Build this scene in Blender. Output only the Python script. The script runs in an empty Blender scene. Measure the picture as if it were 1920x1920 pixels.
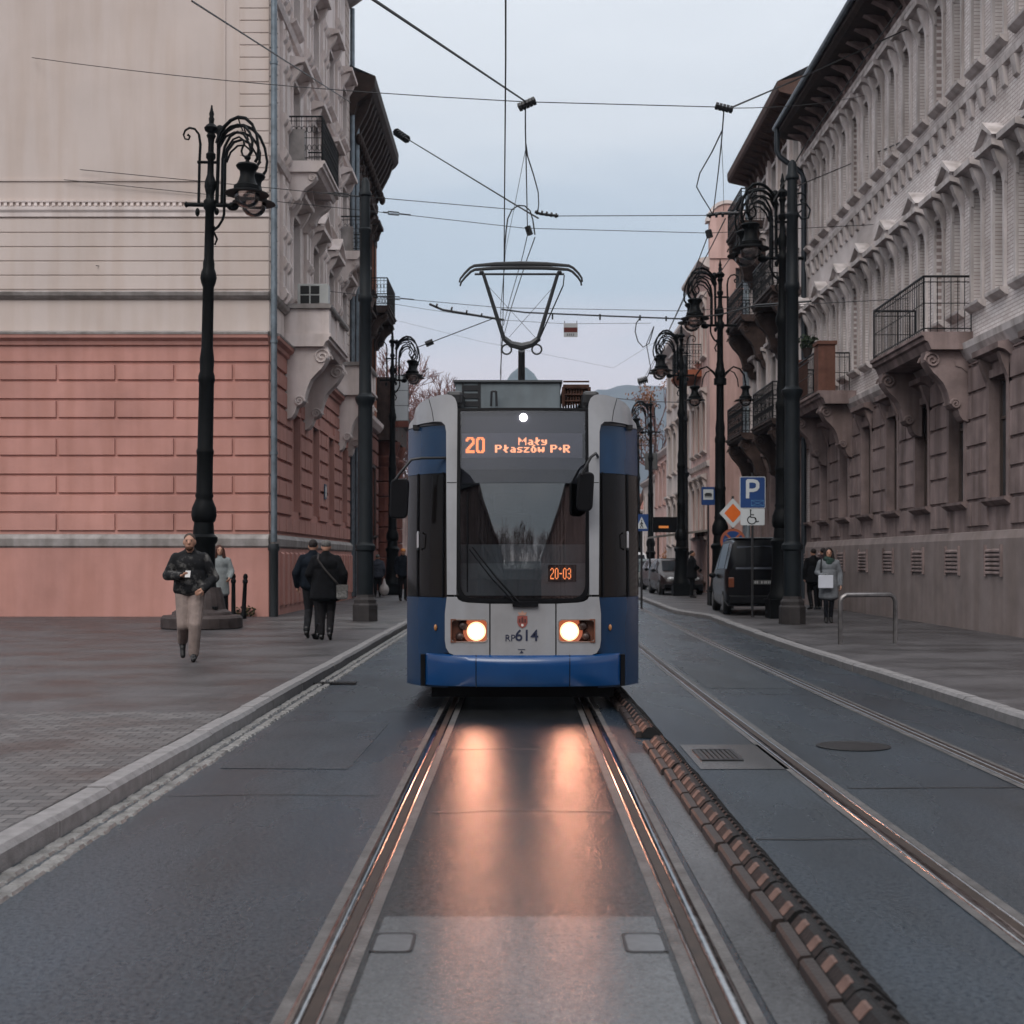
import bpy, bmesh, math, random
from mathutils import Vector, Matrix
from mathutils.geometry import delaunay_2d_cdt
R = math.radians
PI = math.pi
scene = bpy.context.scene
COL = scene.collection
F, HX, HY, CH = 2600.0, 973.0, 1051.0, 1.53      # focal length in picture units, vanishing point, eye height
random.seed(7)

def at(px, py, Y):
    """world point seen at picture position (px, py) at distance Y"""
    return ((px - HX) * Y / F, Y, CH - (py - HY) * Y / F)

# ------------------------------------------------------------------ materials
MC = {}
def lin(c):
    return tuple(c) + (1,)

def M(name, col, rough=.6, metal=0., var=.2, scale=2., bump=0., bscale=60., spec=None, coat=0., streak=0., col2=None, rvar=0.):
    if name in MC: return MC[name]
    if spec is None: spec = .2 if rough >= .6 else .4
    m = bpy.data.materials.new(name); m.use_nodes = True
    nt = m.node_tree; N = nt.nodes; L = nt.links
    b = N['Principled BSDF']
    b.inputs['Roughness'].default_value = rough
    b.inputs['Metallic'].default_value = metal
    b.inputs['Specular IOR Level'].default_value = spec
    b.inputs['Coat Weight'].default_value = coat
    b.inputs['Coat Roughness'].default_value = .08
    tc = N.new('ShaderNodeTexCoord')
    no = N.new('ShaderNodeTexNoise'); no.inputs['Scale'].default_value = scale; no.inputs['Detail'].default_value = 6
    no.inputs['Roughness'].default_value = .62
    L.new(tc.outputs['Object'], no.inputs['Vector'])
    rp = N.new('ShaderNodeValToRGB')
    rp.color_ramp.elements[0].position = .3; rp.color_ramp.elements[1].position = .72
    c2 = col2 or tuple(x * (1 - var) for x in col)
    rp.color_ramp.elements[0].color = lin(c2)
    rp.color_ramp.elements[1].color = lin(tuple(min(1, x * (1 + var * .5)) for x in col))
    L.new(no.outputs['Fac'], rp.inputs['Fac'])
    out = rp.outputs['Color']
    if streak > 0:
        mp = N.new('ShaderNodeMapping'); mp.inputs['Scale'].default_value = (1.4, 1.4, .13)
        L.new(tc.outputs['Object'], mp.inputs['Vector'])
        n2 = N.new('ShaderNodeTexNoise'); n2.inputs['Scale'].default_value = 2.2; n2.inputs['Detail'].default_value = 7
        L.new(mp.outputs['Vector'], n2.inputs['Vector'])
        r2 = N.new('ShaderNodeValToRGB'); r2.color_ramp.elements[0].position = .36; r2.color_ramp.elements[1].position = .6
        k = 1 - streak
        r2.color_ramp.elements[0].color = (k, k * .97, k * .94, 1); r2.color_ramp.elements[1].color = (1, 1, 1, 1)
        L.new(n2.outputs['Fac'], r2.inputs['Fac'])
        mx = N.new('ShaderNodeMixRGB'); mx.blend_type = 'MULTIPLY'; mx.inputs['Fac'].default_value = 1
        L.new(out, mx.inputs['Color1']); L.new(r2.outputs['Color'], mx.inputs['Color2'])
        out = mx.outputs['Color']
    L.new(out, b.inputs['Base Color'])
    if rvar > 0:
        mr = N.new('ShaderNodeMapRange'); mr.inputs['From Min'].default_value = .3; mr.inputs['From Max'].default_value = .7
        mr.inputs['To Min'].default_value = max(.03, rough - rvar); mr.inputs['To Max'].default_value = min(1, rough + rvar)
        L.new(no.outputs['Fac'], mr.inputs['Value']); L.new(mr.outputs['Result'], b.inputs['Roughness'])
    if bump > 0:
        n3 = N.new('ShaderNodeTexNoise'); n3.inputs['Scale'].default_value = bscale; n3.inputs['Detail'].default_value = 5
        L.new(tc.outputs['Object'], n3.inputs['Vector'])
        bp = N.new('ShaderNodeBump'); bp.inputs['Strength'].default_value = bump; bp.inputs['Distance'].default_value = .02
        L.new(n3.outputs['Fac'], bp.inputs['Height']); L.new(bp.outputs['Normal'], b.inputs['Normal'])
    MC[name] = m
    return m

def emit(name, col, strength):
    if name in MC: return MC[name]
    m = bpy.data.materials.new(name); m.use_nodes = True
    b = m.node_tree.nodes['Principled BSDF']
    b.inputs['Base Color'].default_value = (.02, .02, .02, 1)
    b.inputs['Emission Color'].default_value = lin(col); b.inputs['Emission Strength'].default_value = strength
    MC[name] = m
    return m

def glass(name, tint, refl, rough=.02):
    """thin sheet glass: clear body, mirror reflection rising towards grazing angles"""
    if name in MC: return MC[name]
    m = bpy.data.materials.new(name); m.use_nodes = True
    nt = m.node_tree; N = nt.nodes; L = nt.links
    N.remove(N['Principled BSDF'])
    t = N.new('ShaderNodeBsdfTransparent'); t.inputs['Color'].default_value = lin(tint)
    g = N.new('ShaderNodeBsdfGlossy'); g.inputs['Roughness'].default_value = rough
    lw = N.new('ShaderNodeFresnel'); lw.inputs['IOR'].default_value = 1.5
    mr = N.new('ShaderNodeMapRange'); mr.inputs['From Min'].default_value = .04; mr.inputs['From Max'].default_value = 1
    mr.inputs['To Min'].default_value = refl; mr.inputs['To Max'].default_value = 1
    mx = N.new('ShaderNodeMixShader')
    L.new(lw.outputs['Fac'], mr.inputs['Value']); L.new(mr.outputs['Result'], mx.inputs['Fac'])
    L.new(t.outputs['BSDF'], mx.inputs[1]); L.new(g.outputs['BSDF'], mx.inputs[2])
    L.new(mx.outputs['Shader'], N['Material Output'].inputs['Surface'])
    MC[name] = m
    return m

# ------------------------------------------------------------------ mesh building
class Fr:
    """facade frame: u along the wall, n outwards, z up"""
    def __init__(s, o, u, n): s.o, s.u, s.n = o, u, n
    def __call__(s, u, n, z):
        return (s.o[0] + s.u[0] * u + s.n[0] * n, s.o[1] + s.u[1] * u + s.n[1] * n, z)

class MB:
    def __init__(s): s.v = []; s.f = []
    def add(s, vs, fs):
        k = len(s.v); s.v += [tuple(v) for v in vs]; s.f += [tuple(i + k for i in f) for f in fs]
    def box(s, a, b, fr=None):
        x0, y0, z0 = a; x1, y1, z1 = b
        vs = [(x0,y0,z0),(x1,y0,z0),(x1,y1,z0),(x0,y1,z0),(x0,y0,z1),(x1,y0,z1),(x1,y1,z1),(x0,y1,z1)]
        if fr: vs = [fr(*v) for v in vs]
        s.add(vs, [(0,3,2,1),(4,5,6,7),(0,1,5,4),(1,2,6,5),(2,3,7,6),(3,0,4,7)])
    def block(s, u0, u1, z0, z1, n0, n1, c, fr):
        """raised stone with chamfered front edges"""
        vs = [fr(u0,n0,z0),fr(u1,n0,z0),fr(u1,n0,z1),fr(u0,n0,z1),
              fr(u0+c,n1,z0+c),fr(u1-c,n1,z0+c),fr(u1-c,n1,z1-c),fr(u0+c,n1,z1-c)]
        s.add(vs, [(4,5,6,7),(0,1,5,4),(1,2,6,5),(2,3,7,6),(3,0,4,7)])
    def prof(s, u0, u1, poly, fr):
        """polygon in (n, z) run along u"""
        k = len(poly)
        vs = [fr(u0, n, z) for n, z in poly] + [fr(u1, n, z) for n, z in poly]
        s.add(vs, [tuple(range(k)), tuple(range(2*k-1, k-1, -1))] + [(i, i+k, (i+1) % k + k, (i+1) % k) for i in range(k)])
    def flat(s, poly, n0, n1, fr):
        """polygon in (u, z) with thickness n0..n1"""
        k = len(poly)
        vs = [fr(u, n0, z) for u, z in poly] + [fr(u, n1, z) for u, z in poly]
        s.add(vs, [tuple(range(k)), tuple(range(2*k-1, k-1, -1))] + [(i, i+k, (i+1) % k + k, (i+1) % k) for i in range(k)])
    def tube(s, pts, r, seg=6, caps=True):
        pts = [Vector(p) for p in pts]
        rs = r if isinstance(r, (list, tuple)) else [r] * len(pts)
        k = len(s.v); n = len(pts); up = None
        for i, p in enumerate(pts):
            t = (pts[min(i+1, n-1)] - pts[max(i-1, 0)])
            if t.length < 1e-9: t = Vector((0,0,1))
            t.normalize()
            if up is None:
                up = Vector((0,0,1)) if abs(t.z) < .9 else Vector((1,0,0))
            a = t.cross(up)
            if a.length < 1e-6: a = t.cross(Vector((0,1,0.3)))
            a.normalize(); b = a.cross(t); up = b
            for j in range(seg):
                q = p + (a * math.cos(2*PI*j/seg) + b * math.sin(2*PI*j/seg)) * rs[i]
                s.v.append(tuple(q))
        for i in range(n - 1):
            for j in range(seg):
                s.f.append((k+i*seg+j, k+i*seg+(j+1) % seg, k+(i+1)*seg+(j+1) % seg, k+(i+1)*seg+j))
        if caps:
            s.f.append(tuple(k+j for j in reversed(range(seg)))); s.f.append(tuple(k+(n-1)*seg+j for j in range(seg)))
    def lathe(s, prof, c=(0,0,0), seg=20, ax=None):
        """profile of (radius, height) round an axis"""
        k = len(s.v); n = len(prof); mt = ax or Matrix.Identity(3)
        for r, h in prof:
            for j in range(seg):
                a = 2*PI*(j+.5)/seg
                q = mt @ Vector((max(r, 1e-4)*math.cos(a), max(r, 1e-4)*math.sin(a), h)) + Vector(c)
                s.v.append(tuple(q))
        for i in range(n-1):
            for j in range(seg):
                s.f.append((k+i*seg+j, k+i*seg+(j+1) % seg, k+(i+1)*seg+(j+1) % seg, k+(i+1)*seg+j))
        s.f.append(tuple(k+j for j in reversed(range(seg)))); s.f.append(tuple(k+(n-1)*seg+j for j in range(seg)))
    def ball(s, c, r, seg=12, rings=8, rot=None):
        rr = r if isinstance(r, (tuple, list)) else (r, r, r)
        k = len(s.v); rot = rot or Matrix.Identity(3)
        for i in range(1, rings):
            th = PI*i/rings
            for j in range(seg):
                a = 2*PI*j/seg
                q = rot @ Vector((rr[0]*math.sin(th)*math.cos(a), rr[1]*math.sin(th)*math.sin(a), rr[2]*math.cos(th)))
                s.v.append((c[0]+q.x, c[1]+q.y, c[2]+q.z))
        q = rot @ Vector((0,0,rr[2]))
        t = len(s.v); s.v.append((c[0]+q.x, c[1]+q.y, c[2]+q.z)); s.v.append((c[0]-q.x, c[1]-q.y, c[2]-q.z))
        for j in range(seg):
            s.f.append((t, k+j, k+(j+1) % seg)); e = k+(rings-2)*seg
            s.f.append((t+1, e+(j+1) % seg, e+j))
        for i in range(rings-2):
            for j in range(seg):
                s.f.append((k+i*seg+j, k+(i+1)*seg+j, k+(i+1)*seg+(j+1) % seg, k+i*seg+(j+1) % seg))
    def cap(s, a, b, ra, rb, seg=12):
        """tapered rounded limb"""
        s.ball(a, ra, seg, 8); s.ball(b, rb, seg, 8)
        s.tube([a, b], [ra, rb], seg)
    def mesh(s, name, smooth=False):
        me = bpy.data.meshes.new(name)
        me.from_pydata(s.v, [], s.f)
        bm = bmesh.new(); bm.from_mesh(me)
        bmesh.ops.recalc_face_normals(bm, faces=bm.faces)
        bm.to_mesh(me); bm.free()
        if smooth:
            me.polygons.foreach_set('use_smooth', [True] * len(me.polygons))
            try: me.set_sharp_from_angle(angle=R(42))
            except Exception: pass
        return me
    def build(s, name, mat, parent=None, smooth=False, label=None, bevel=0):
        me = s.mesh(name, smooth); me.materials.append(mat)
        o = bpy.data.objects.new(name, me); COL.objects.link(o)
        if parent: o.parent = parent
        if label: o['label'] = label
        if bevel:
            md = o.modifiers.new('bevel', 'BEVEL'); md.width = bevel; md.segments = 2; md.limit_method = 'ANGLE'; md.angle_limit = R(40)
        return o

def thing(name, label, cat, loc=(0,0,0), rz=0., group=None):
    o = bpy.data.objects.new(name, None); COL.objects.link(o); o.empty_display_size = .2
    o.location = loc; o.rotation_euler = (0, 0, rz); o['label'] = label; o['category'] = cat
    if group: o['group'] = group
    return o
def tag(o, label, cat, group=None):
    o['label'] = label; o['category'] = cat
    if group: o['group'] = group
    return o
def struct(o):
    o['kind'] = 'structure'; return o
def kids(o): return [c for c in bpy.data.objects if c.parent == o]
def dup(root, loc=None, rz=None, label=None, group=None, lean=None):
    def cp(o, par):
        c = o.copy(); COL.objects.link(c)
        if par: c.parent = par
        for ch in kids(o): cp(ch, c)
        return c
    r = cp(root, None)
    if loc is not None: r.location = loc
    if rz is not None: r.rotation_euler = (0, 0, rz)
    if lean is not None: r.rotation_euler = (0, lean, rz or 0)
    if label: r['label'] = label
    if group: r['group'] = group
    return r

def evalmesh(o):
    dg = bpy.context.evaluated_depsgraph_get(); dg.update()
    return bpy.data.meshes.new_from_object(o.evaluated_get(dg))

def lettering(name, text, size, mat, parent, loc, rot=(PI/2, 0, 0), ext=.002, label=None, bold=0.):
    cu = bpy.data.curves.new('t', 'FONT'); cu.body = text; cu.size = size; cu.extrude = ext
    cu.align_x = 'CENTER'; cu.align_y = 'CENTER'; cu.offset = bold
    t = bpy.data.objects.new('t', cu); COL.objects.link(t)
    me = evalmesh(t)
    bpy.data.objects.remove(t); bpy.data.curves.remove(cu)
    me.name = name; me.materials.clear(); me.materials.append(mat)
    o = bpy.data.objects.new(name, me); COL.objects.link(o); o.parent = parent
    o.location = loc; o.rotation_euler = rot
    if label: o['label'] = label
    return o

DOTS = {
 'M': ["1000001","1100011","1110111","1101011","1000001","1000001","1000001"],
 'a': ["00000","00000","01110","00011","01111","11011","01111"],
 'l': ["01100","01100","01111","01110","11100","01100","00110"],
 'y': ["00000","00000","11011","11011","01111","00011","11110"],
 'P': ["111110","110011","110011","111110","110000","110000","110000"],
 's': ["00000","00000","01111","11000","01110","00011","11110"],
 'z': ["00000","00000","11111","00110","01100","11000","11111"],
 'o': ["00110","01100","01110","11011","11011","11011","01110"],
 'w': ["000000","000000","110011","110011","111111","111111","010010"],
 '+': ["000","000","010","111","010","000","000"],
 'R': ["111110","110011","110011","111110","111100","110110","110011"],
 ' ': ["000"]*7,
 '2': ["0111110","1110111","1100011","0000011","0000111","0001110","0011100","0111000","1110000","1111111","1111111"],
 '0': ["0111110","1110111","1100011","1100011","1100011","1100011","1100011","1100011","1100011","1110111","0111110"],
 'c2': ["0110","1001","0001","0001","0010","0100","1000","1000","1111"],
 'c0': ["0110","1001","1001","1001","1001","1001","1001","1001","0110"],
 'c3': ["0110","1001","0001","0001","0110","0001","0001","1001","0110"],
 'c-': ["000","000","000","000","111","000","000","000","000"],
}
def dots(text, cw, ch, fill=1.0):
    """lit cells of a dot matrix line: list of (x, z, w, h) from the left foot"""
    out = []; x = 0
    for c in text:
        g = DOTS[c]; w = len(g[0]); h = len(g)
        for r, row in enumerate(g):
            for k, b in enumerate(row):
                if b == '1': out.append(((x + k) * cw, (h - 1 - r) * ch, cw * fill, ch * fill))
        x += w + 1
    return out, (x - 1) * cw

def poly_grid(outer, hole=None, step=.08):
    """triangulated polygon (2d) with inner points for bending; returns verts, tris, outer loop, hole loop"""
    pts = []; edges = []
    def loop(pl):
        k0 = len(pts); idx = []
        for i, p in enumerate(pl):
            q = pl[(i+1) % len(pl)]
            d = math.dist(p, q); n = max(1, int(d / step))
            for j in range(n):
                idx.append(len(pts)); pts.append((p[0]+(q[0]-p[0])*j/n, p[1]+(q[1]-p[1])*j/n))
        for a, b in zip(idx, idx[1:] + idx[:1]): edges.append((a, b))
        return idx
    def inside(p, pl):
        c = False
        for i in range(len(pl)):
            a, b = pl[i], pl[i-1]
            if (a[1] > p[1]) != (b[1] > p[1]) and p[0] < (b[0]-a[0])*(p[1]-a[1])/(b[1]-a[1]) + a[0]: c = not c
        return c
    lo = loop(outer); lh = loop(hole) if hole else []
    xs = [p[0] for p in outer]; ys = [p[1] for p in outer]
    nx = int((max(xs)-min(xs))/step); ny = int((max(ys)-min(ys))/step)
    for i in range(1, nx):
        for j in range(1, ny):
            p = (min(xs)+i*step, min(ys)+j*step)
            if inside(p, outer) and not (hole and inside(p, hole)):
                if min(math.dist(p, q) for q in pts[:len(lo)+len(lh)]) > step*.45: pts.append(p)
    v, e, f, _, _, _ = delaunay_2d_cdt([Vector(p) for p in pts], edges, [], 1, 1e-5)
    fs = []
    for t in f:
        c = (sum(v[i][0] for i in t)/len(t), sum(v[i][1] for i in t)/len(t))
        if inside(c, outer) and not (hole and inside(c, hole)): fs.append(tuple(t))
    return [tuple(p) for p in v], fs

def round_poly(pl, r, n=5):
    """polygon with rounded corners"""
    out = []
    for i, p in enumerate(pl):
        rr = r[i] if isinstance(r, (list, tuple)) else r
        a = Vector(pl[i-1]) - Vector(p); b = Vector(pl[(i+1) % len(pl)]) - Vector(p)
        rr = min(rr, a.length*.49, b.length*.49)
        if rr < 1e-4: out.append(p); continue
        p0 = Vector(p) + a.normalized()*rr; p1 = Vector(p) + b.normalized()*rr
        for k in range(n+1):
            t = k/n
            q = p0*(1-t)**2 + Vector(p)*2*t*(1-t) + p1*t*t
            out.append((q.x, q.y))
    return out
WORLD_ROOTS = set()
_build = MB.build
def build_w(s, name, mat, parent=None, smooth=False, label=None, bevel=0):
    o = _build(s, name, mat, parent, smooth, label, bevel)
    if parent and parent.name in WORLD_ROOTS: o.matrix_parent_inverse = Matrix.Translation(-Vector(parent.location))
    return o
MB.build = build_w
# ------------------------------------------------------------------ camera, sky, sun
cam = bpy.data.cameras.new('camera'); camo = bpy.data.objects.new('camera', cam); COL.objects.link(camo)
camo.location = (0, 0, CH); camo.rotation_euler = (PI/2, 0, 0)
cam.sensor_width = 36; cam.lens = F/1920*36
cam.shift_x = -(HX-960)/1920; cam.shift_y = (HY-960)/1920
cam.clip_start = .1; cam.clip_end = 9000
cam.dof.use_dof = True; cam.dof.focus_distance = 14.6; cam.dof.aperture_fstop = 4
scene.camera = camo
scene.view_settings.view_transform = 'Standard'; scene.view_settings.look = 'None'
scene.view_settings.exposure = 0; scene.view_settings.gamma = 1
try: scene.view_settings.use_curve_mapping = False
except Exception: pass
scene.cycles.max_bounces = 7; scene.cycles.diffuse_bounces = 3; scene.cycles.glossy_bounces = 4
scene.cycles.transparent_max_bounces = 12; scene.cycles.volume_bounces = 0
scene.cycles.sample_clamp_indirect = 4; scene.cycles.sample_clamp_direct = 0
scene.cycles.caustics_reflective = False; scene.cycles.caustics_refractive = False
scene.cycles.use_denoising = True

SUN_EL, SUN_ROT = R(46), R(196)
w = bpy.data.worlds.new('World'); scene.world = w; w.use_nodes = True
nt = w.node_tree; N = nt.nodes; L = nt.links
bg = N['Background']
sky = N.new('ShaderNodeTexSky'); sky.sky_type = 'NISHITA'; sky.sun_disc = False
sky.sun_elevation = SUN_EL; sky.sun_rotation = SUN_ROT; sky.dust_density = 3
bg2 = N.new('ShaderNodeBackground'); bg2.inputs['Strength'].default_value = .03
L.new(sky.outputs['Color'], bg2.inputs['Color'])
tc = N.new('ShaderNodeTexCoord'); sx = N.new('ShaderNodeSeparateXYZ'); L.new(tc.outputs['Generated'], sx.inputs['Vector'])
no = N.new('ShaderNodeTexNoise'); no.inputs['Scale'].default_value = 5; no.inputs['Detail'].default_value = 5; no.inputs['Roughness'].default_value = .5
mp = N.new('ShaderNodeMapping'); mp.inputs['Scale'].default_value = (1, 1, 4.5); L.new(tc.outputs['Generated'], mp.inputs['Vector']); L.new(mp.outputs['Vector'], no.inputs['Vector'])
ma = N.new('ShaderNodeMath'); ma.operation = 'MULTIPLY_ADD'; ma.inputs[1].default_value = .09
sb = N.new('ShaderNodeMath'); sb.operation = 'SUBTRACT'; sb.inputs[1].default_value = .045
L.new(no.outputs['Fac'], ma.inputs[0]); L.new(sx.outputs['Z'], ma.inputs[2]); L.new(ma.outputs[0], sb.inputs[0])
rp = N.new('ShaderNodeValToRGB'); cr = rp.color_ramp
stops = [(0, (.76, .63, .62)), (.10, (.77, .65, .65)), (.15, (.71, .64, .67)), (.20, (.49, .56, .62)), (.25, (.55, .61, .665)), (.31, (.74, .765, .785)), (.42, (.92, .94, .955)), (.62, (1.35, 1.37, 1.40)), (1, (1.75, 1.78, 1.84))]
while len(cr.elements) < len(stops): cr.elements.new(.5)
for e, (p, c) in zip(cr.elements, stops): e.position = p; e.color = lin([q*.5 for q in c])
L.new(sb.outputs[0], rp.inputs['Fac']); L.new(rp.outputs['Color'], bg.inputs['Color']); bg.inputs['Strength'].default_value = 1.84
ad = N.new('ShaderNodeAddShader'); L.new(bg.outputs[0], ad.inputs[0]); L.new(bg2.outputs[0], ad.inputs[1])
L.new(ad.outputs[0], N['World Output'].inputs['Surface'])

sl = bpy.data.lights.new('sun', 'SUN'); sl.energy = 1.5; sl.angle = R(35); sl.color = (1, .96, .92)
so = bpy.data.objects.new('sun', sl); COL.objects.link(so)
so.rotation_euler = (R(90-46), 0, R(-16))

# ------------------------------------------------------------------ ground, road, pavements
def asphalt(name, base, r0, r1, patch=.35, tint=(.9, 1, 1.15), bump=.35, spec=.5, wave=0.):
    m = bpy.data.materials.new(name); m.use_nodes = True
    nt = m.node_tree; N = nt.nodes; L = nt.links; b = N['Principled BSDF']
    tc = N.new('ShaderNodeTexCoord')
    fine = N.new('ShaderNodeTexNoise'); fine.inputs['Scale'].default_value = 75; fine.inputs['Detail'].default_value = 4; fine.inputs['Roughness'].default_value = .7
    L.new(tc.outputs['Object'], fine.inputs['Vector'])
    mp = N.new('ShaderNodeMapping'); mp.inputs['Scale'].default_value = (1.1, .28, 1); L.new(tc.outputs['Object'], mp.inputs['Vector'])
    big = N.new('ShaderNodeTexNoise'); big.inputs['Scale'].default_value = 1.1; big.inputs['Detail'].default_value = 8; big.inputs['Roughness'].default_value = .6
    L.new(mp.outputs['Vector'], big.inputs['Vector'])
    rp = N.new('ShaderNodeValToRGB'); rp.color_ramp.elements[0].position = .32; rp.color_ramp.elements[1].position = .7
    rp.color_ramp.elements[0].color = lin(tuple(base*t*(1-patch) for t in tint)); rp.color_ramp.elements[1].color = lin(tuple(base*t*(1+patch) for t in tint))
    L.new(big.outputs['Fac'], rp.inputs['Fac'])
    r2 = N.new('ShaderNodeValToRGB'); r2.color_ramp.elements[0].position = .3; r2.color_ramp.elements[1].position = .75
    r2.color_ramp.elements[0].color = (.45, .45, .45, 1); r2.color_ramp.elements[1].color = (1.5, 1.5, 1.5, 1)
    L.new(fine.outputs['Fac'], r2.inputs['Fac'])
    mx = N.new('ShaderNodeMixRGB'); mx.blend_type = 'MULTIPLY'; mx.inputs['Fac'].default_value = 1
    L.new(rp.outputs['Color'], mx.inputs['Color1']); L.new(r2.outputs['Color'], mx.inputs['Color2']); L.new(mx.outputs['Color'], b.inputs['Base Color'])
    mp2 = N.new('ShaderNodeMapping'); mp2.inputs['Scale'].default_value = (.9, .22, 1); mp2.inputs['Location'].default_value = (3.7, 1.2, 0); L.new(tc.outputs['Object'], mp2.inputs['Vector'])
    n4 = N.new('ShaderNodeTexNoise'); n4.inputs['Scale'].default_value = 1.7; n4.inputs['Detail'].default_value = 7; L.new(mp2.outputs['Vector'], n4.inputs['Vector'])
    mr = N.new('ShaderNodeMapRange'); mr.inputs['From Min'].default_value = .22; mr.inputs['From Max'].default_value = .78
    mr.inputs['To Min'].default_value = r0; mr.inputs['To Max'].default_value = r1
    L.new(n4.outputs['Fac'], mr.inputs['Value']); L.new(mr.outputs['Result'], b.inputs['Roughness'])
    bp = N.new('ShaderNodeBump'); bp.inputs['Strength'].default_value = bump; bp.inputs['Distance'].default_value = .009
    L.new(fine.outputs['Fac'], bp.inputs['Height']); L.new(bp.outputs['Normal'], b.inputs['Normal'])
    if wave:
        m5 = N.new('ShaderNodeMapping'); m5.inputs['Scale'].default_value = (.55, 11, 1); L.new(tc.outputs['Object'], m5.inputs['Vector'])
        n5 = N.new('ShaderNodeTexNoise'); n5.inputs['Scale'].default_value = 3; n5.inputs['Detail'].default_value = 6; n5.inputs['Roughness'].default_value = .65; L.new(m5.outputs['Vector'], n5.inputs['Vector'])
        b5 = N.new('ShaderNodeBump'); b5.inputs['Strength'].default_value = wave; b5.inputs['Distance'].default_value = .012
        L.new(n5.outputs['Fac'], b5.inputs['Height']); L.new(b5.outputs['Normal'], bp.inputs['Normal'])
    ms = N.new('ShaderNodeMapRange'); ms.inputs['From Min'].default_value = .36; ms.inputs['From Max'].default_value = .62
    ms.inputs['To Min'].default_value = spec*.12; ms.inputs['To Max'].default_value = spec*1.25
    gr = N.new('ShaderNodeTexNoise'); gr.inputs['Scale'].default_value = 42; gr.inputs['Detail'].default_value = 3; gr.inputs['Roughness'].default_value = .75
    L.new(tc.outputs['Object'], gr.inputs['Vector']); L.new(gr.outputs['Fac'], ms.inputs['Value']); L.new(ms.outputs['Result'], b.inputs['Specular IOR Level'])
    b.inputs['Specular Tint'].default_value = (.84, .95, 1.0, 1)
    return m

def pavers(name, c1, c2, mortar, bw, bh, rough, bump, rot=0.):
    m = bpy.data.materials.new(name); m.use_nodes = True
    nt = m.node_tree; N = nt.nodes; L = nt.links; b = N['Principled BSDF']
    tc = N.new('ShaderNodeTexCoord'); mp = N.new('ShaderNodeMapping'); mp.inputs['Rotation'].default_value = (0, 0, rot)
    L.new(tc.outputs['Object'], mp.inputs['Vector'])
    br = N.new('ShaderNodeTexBrick'); br.inputs['Scale'].default_value = 1; br.inputs['Brick Width'].default_value = bw; br.inputs['Row Height'].default_value = bh
    br.inputs['Mortar Size'].default_value = .006; br.inputs['Mortar Smooth'].default_value = .3
    br.inputs['Color1'].default_value = lin(c1); br.inputs['Color2'].default_value = lin(c2); br.inputs['Mortar'].default_value = lin(mortar)
    L.new(mp.outputs['Vector'], br.inputs['Vector'])
    no = N.new('ShaderNodeTexNoise'); no.inputs['Scale'].default_value = .9; no.inputs['Detail'].default_value = 8
    L.new(tc.outputs['Object'], no.inputs['Vector'])
    r2 = N.new('ShaderNodeValToRGB'); r2.color_ramp.elements[0].position = .3; r2.color_ramp.elements[1].position = .7
    r2.color_ramp.elements[0].color = (.5, .5, .5, 1); r2.color_ramp.elements[1].color = (1.25, 1.22, 1.2, 1)
    L.new(no.outputs['Fac'], r2.inputs['Fac'])
    mx = N.new('ShaderNodeMixRGB'); mx.blend_type = 'MULTIPLY'; mx.inputs['Fac'].default_value = 1
    L.new(br.outputs['Color'], mx.inputs['Color1']); L.new(r2.outputs['Color'], mx.inputs['Color2']); L.new(mx.outputs['Color'], b.inputs['Base Color'])
    mr = N.new('ShaderNodeMapRange'); mr.inputs['From Min'].default_value = .35; mr.inputs['From Max'].default_value = .65
    mr.inputs['To Min'].default_value = rough-.12; mr.inputs['To Max'].default_value = rough+.12
    L.new(no.outputs['Fac'], mr.inputs['Value']); L.new(mr.outputs['Result'], b.inputs['Roughness'])
    iv = N.new('ShaderNodeMath'); iv.operation = 'SUBTRACT'; iv.inputs[0].default_value = 1; L.new(br.outputs['Fac'], iv.inputs[1])
    fn = N.new('ShaderNodeTexNoise'); fn.inputs['Scale'].default_value = 50; L.new(tc.outputs['Object'], fn.inputs['Vector'])
    md = N.new('ShaderNodeMath'); md.operation = 'MULTIPLY_ADD'; md.inputs[1].default_value = .35; L.new(fn.outputs['Fac'], md.inputs[0]); L.new(iv.outputs[0], md.inputs[2])
    bp = N.new('ShaderNodeBump'); bp.inputs['Strength'].default_value = bump; bp.inputs['Distance'].default_value = .012
    L.new(md.outputs[0], bp.inputs['Height']); L.new(bp.outputs['Normal'], b.inputs['Normal'])
    return m

ASPH = asphalt('wet_asphalt', .020, .16, .38, patch=.55, bump=.7, tint=(.6, .95, 1.4), spec=.9, wave=.3)
TRACK = asphalt('wet_track_asphalt', .013, .16, .25, patch=.7, tint=(1, 1, 1.05), bump=.16, spec=.9, wave=.45)
CONC = asphalt('wet_concrete', .085, .16, .28, patch=.3, tint=(1, 1, 1.03), bump=.2, spec=.9)
PAVE = pavers('paving_slabs', (.060, .055, .057), (.044, .040, .043), (.025, .023, .024), .36, .18, .5, .5)
SETT = pavers('small_setts', (.10, .095, .095), (.05, .048, .05), (.012, .012, .012), .15, .12, .5, .9)
GRAN = M('granite_kerb', (.19, .18, .18), .55, var=.35, scale=9, bump=.3, bscale=90)

def sheet(name, poly, z, mat):
    mb = MB(); mb.add([(x, y, z) for x, y in poly], [tuple(range(len(poly)))])
    return struct(mb.build(name, mat))
g = sheet('ground', [(-3000, -300), (3000, -300), (3000, 5200), (-3000, 5200)], -.05, M('earth', (.05, .045, .04), .9))

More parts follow.
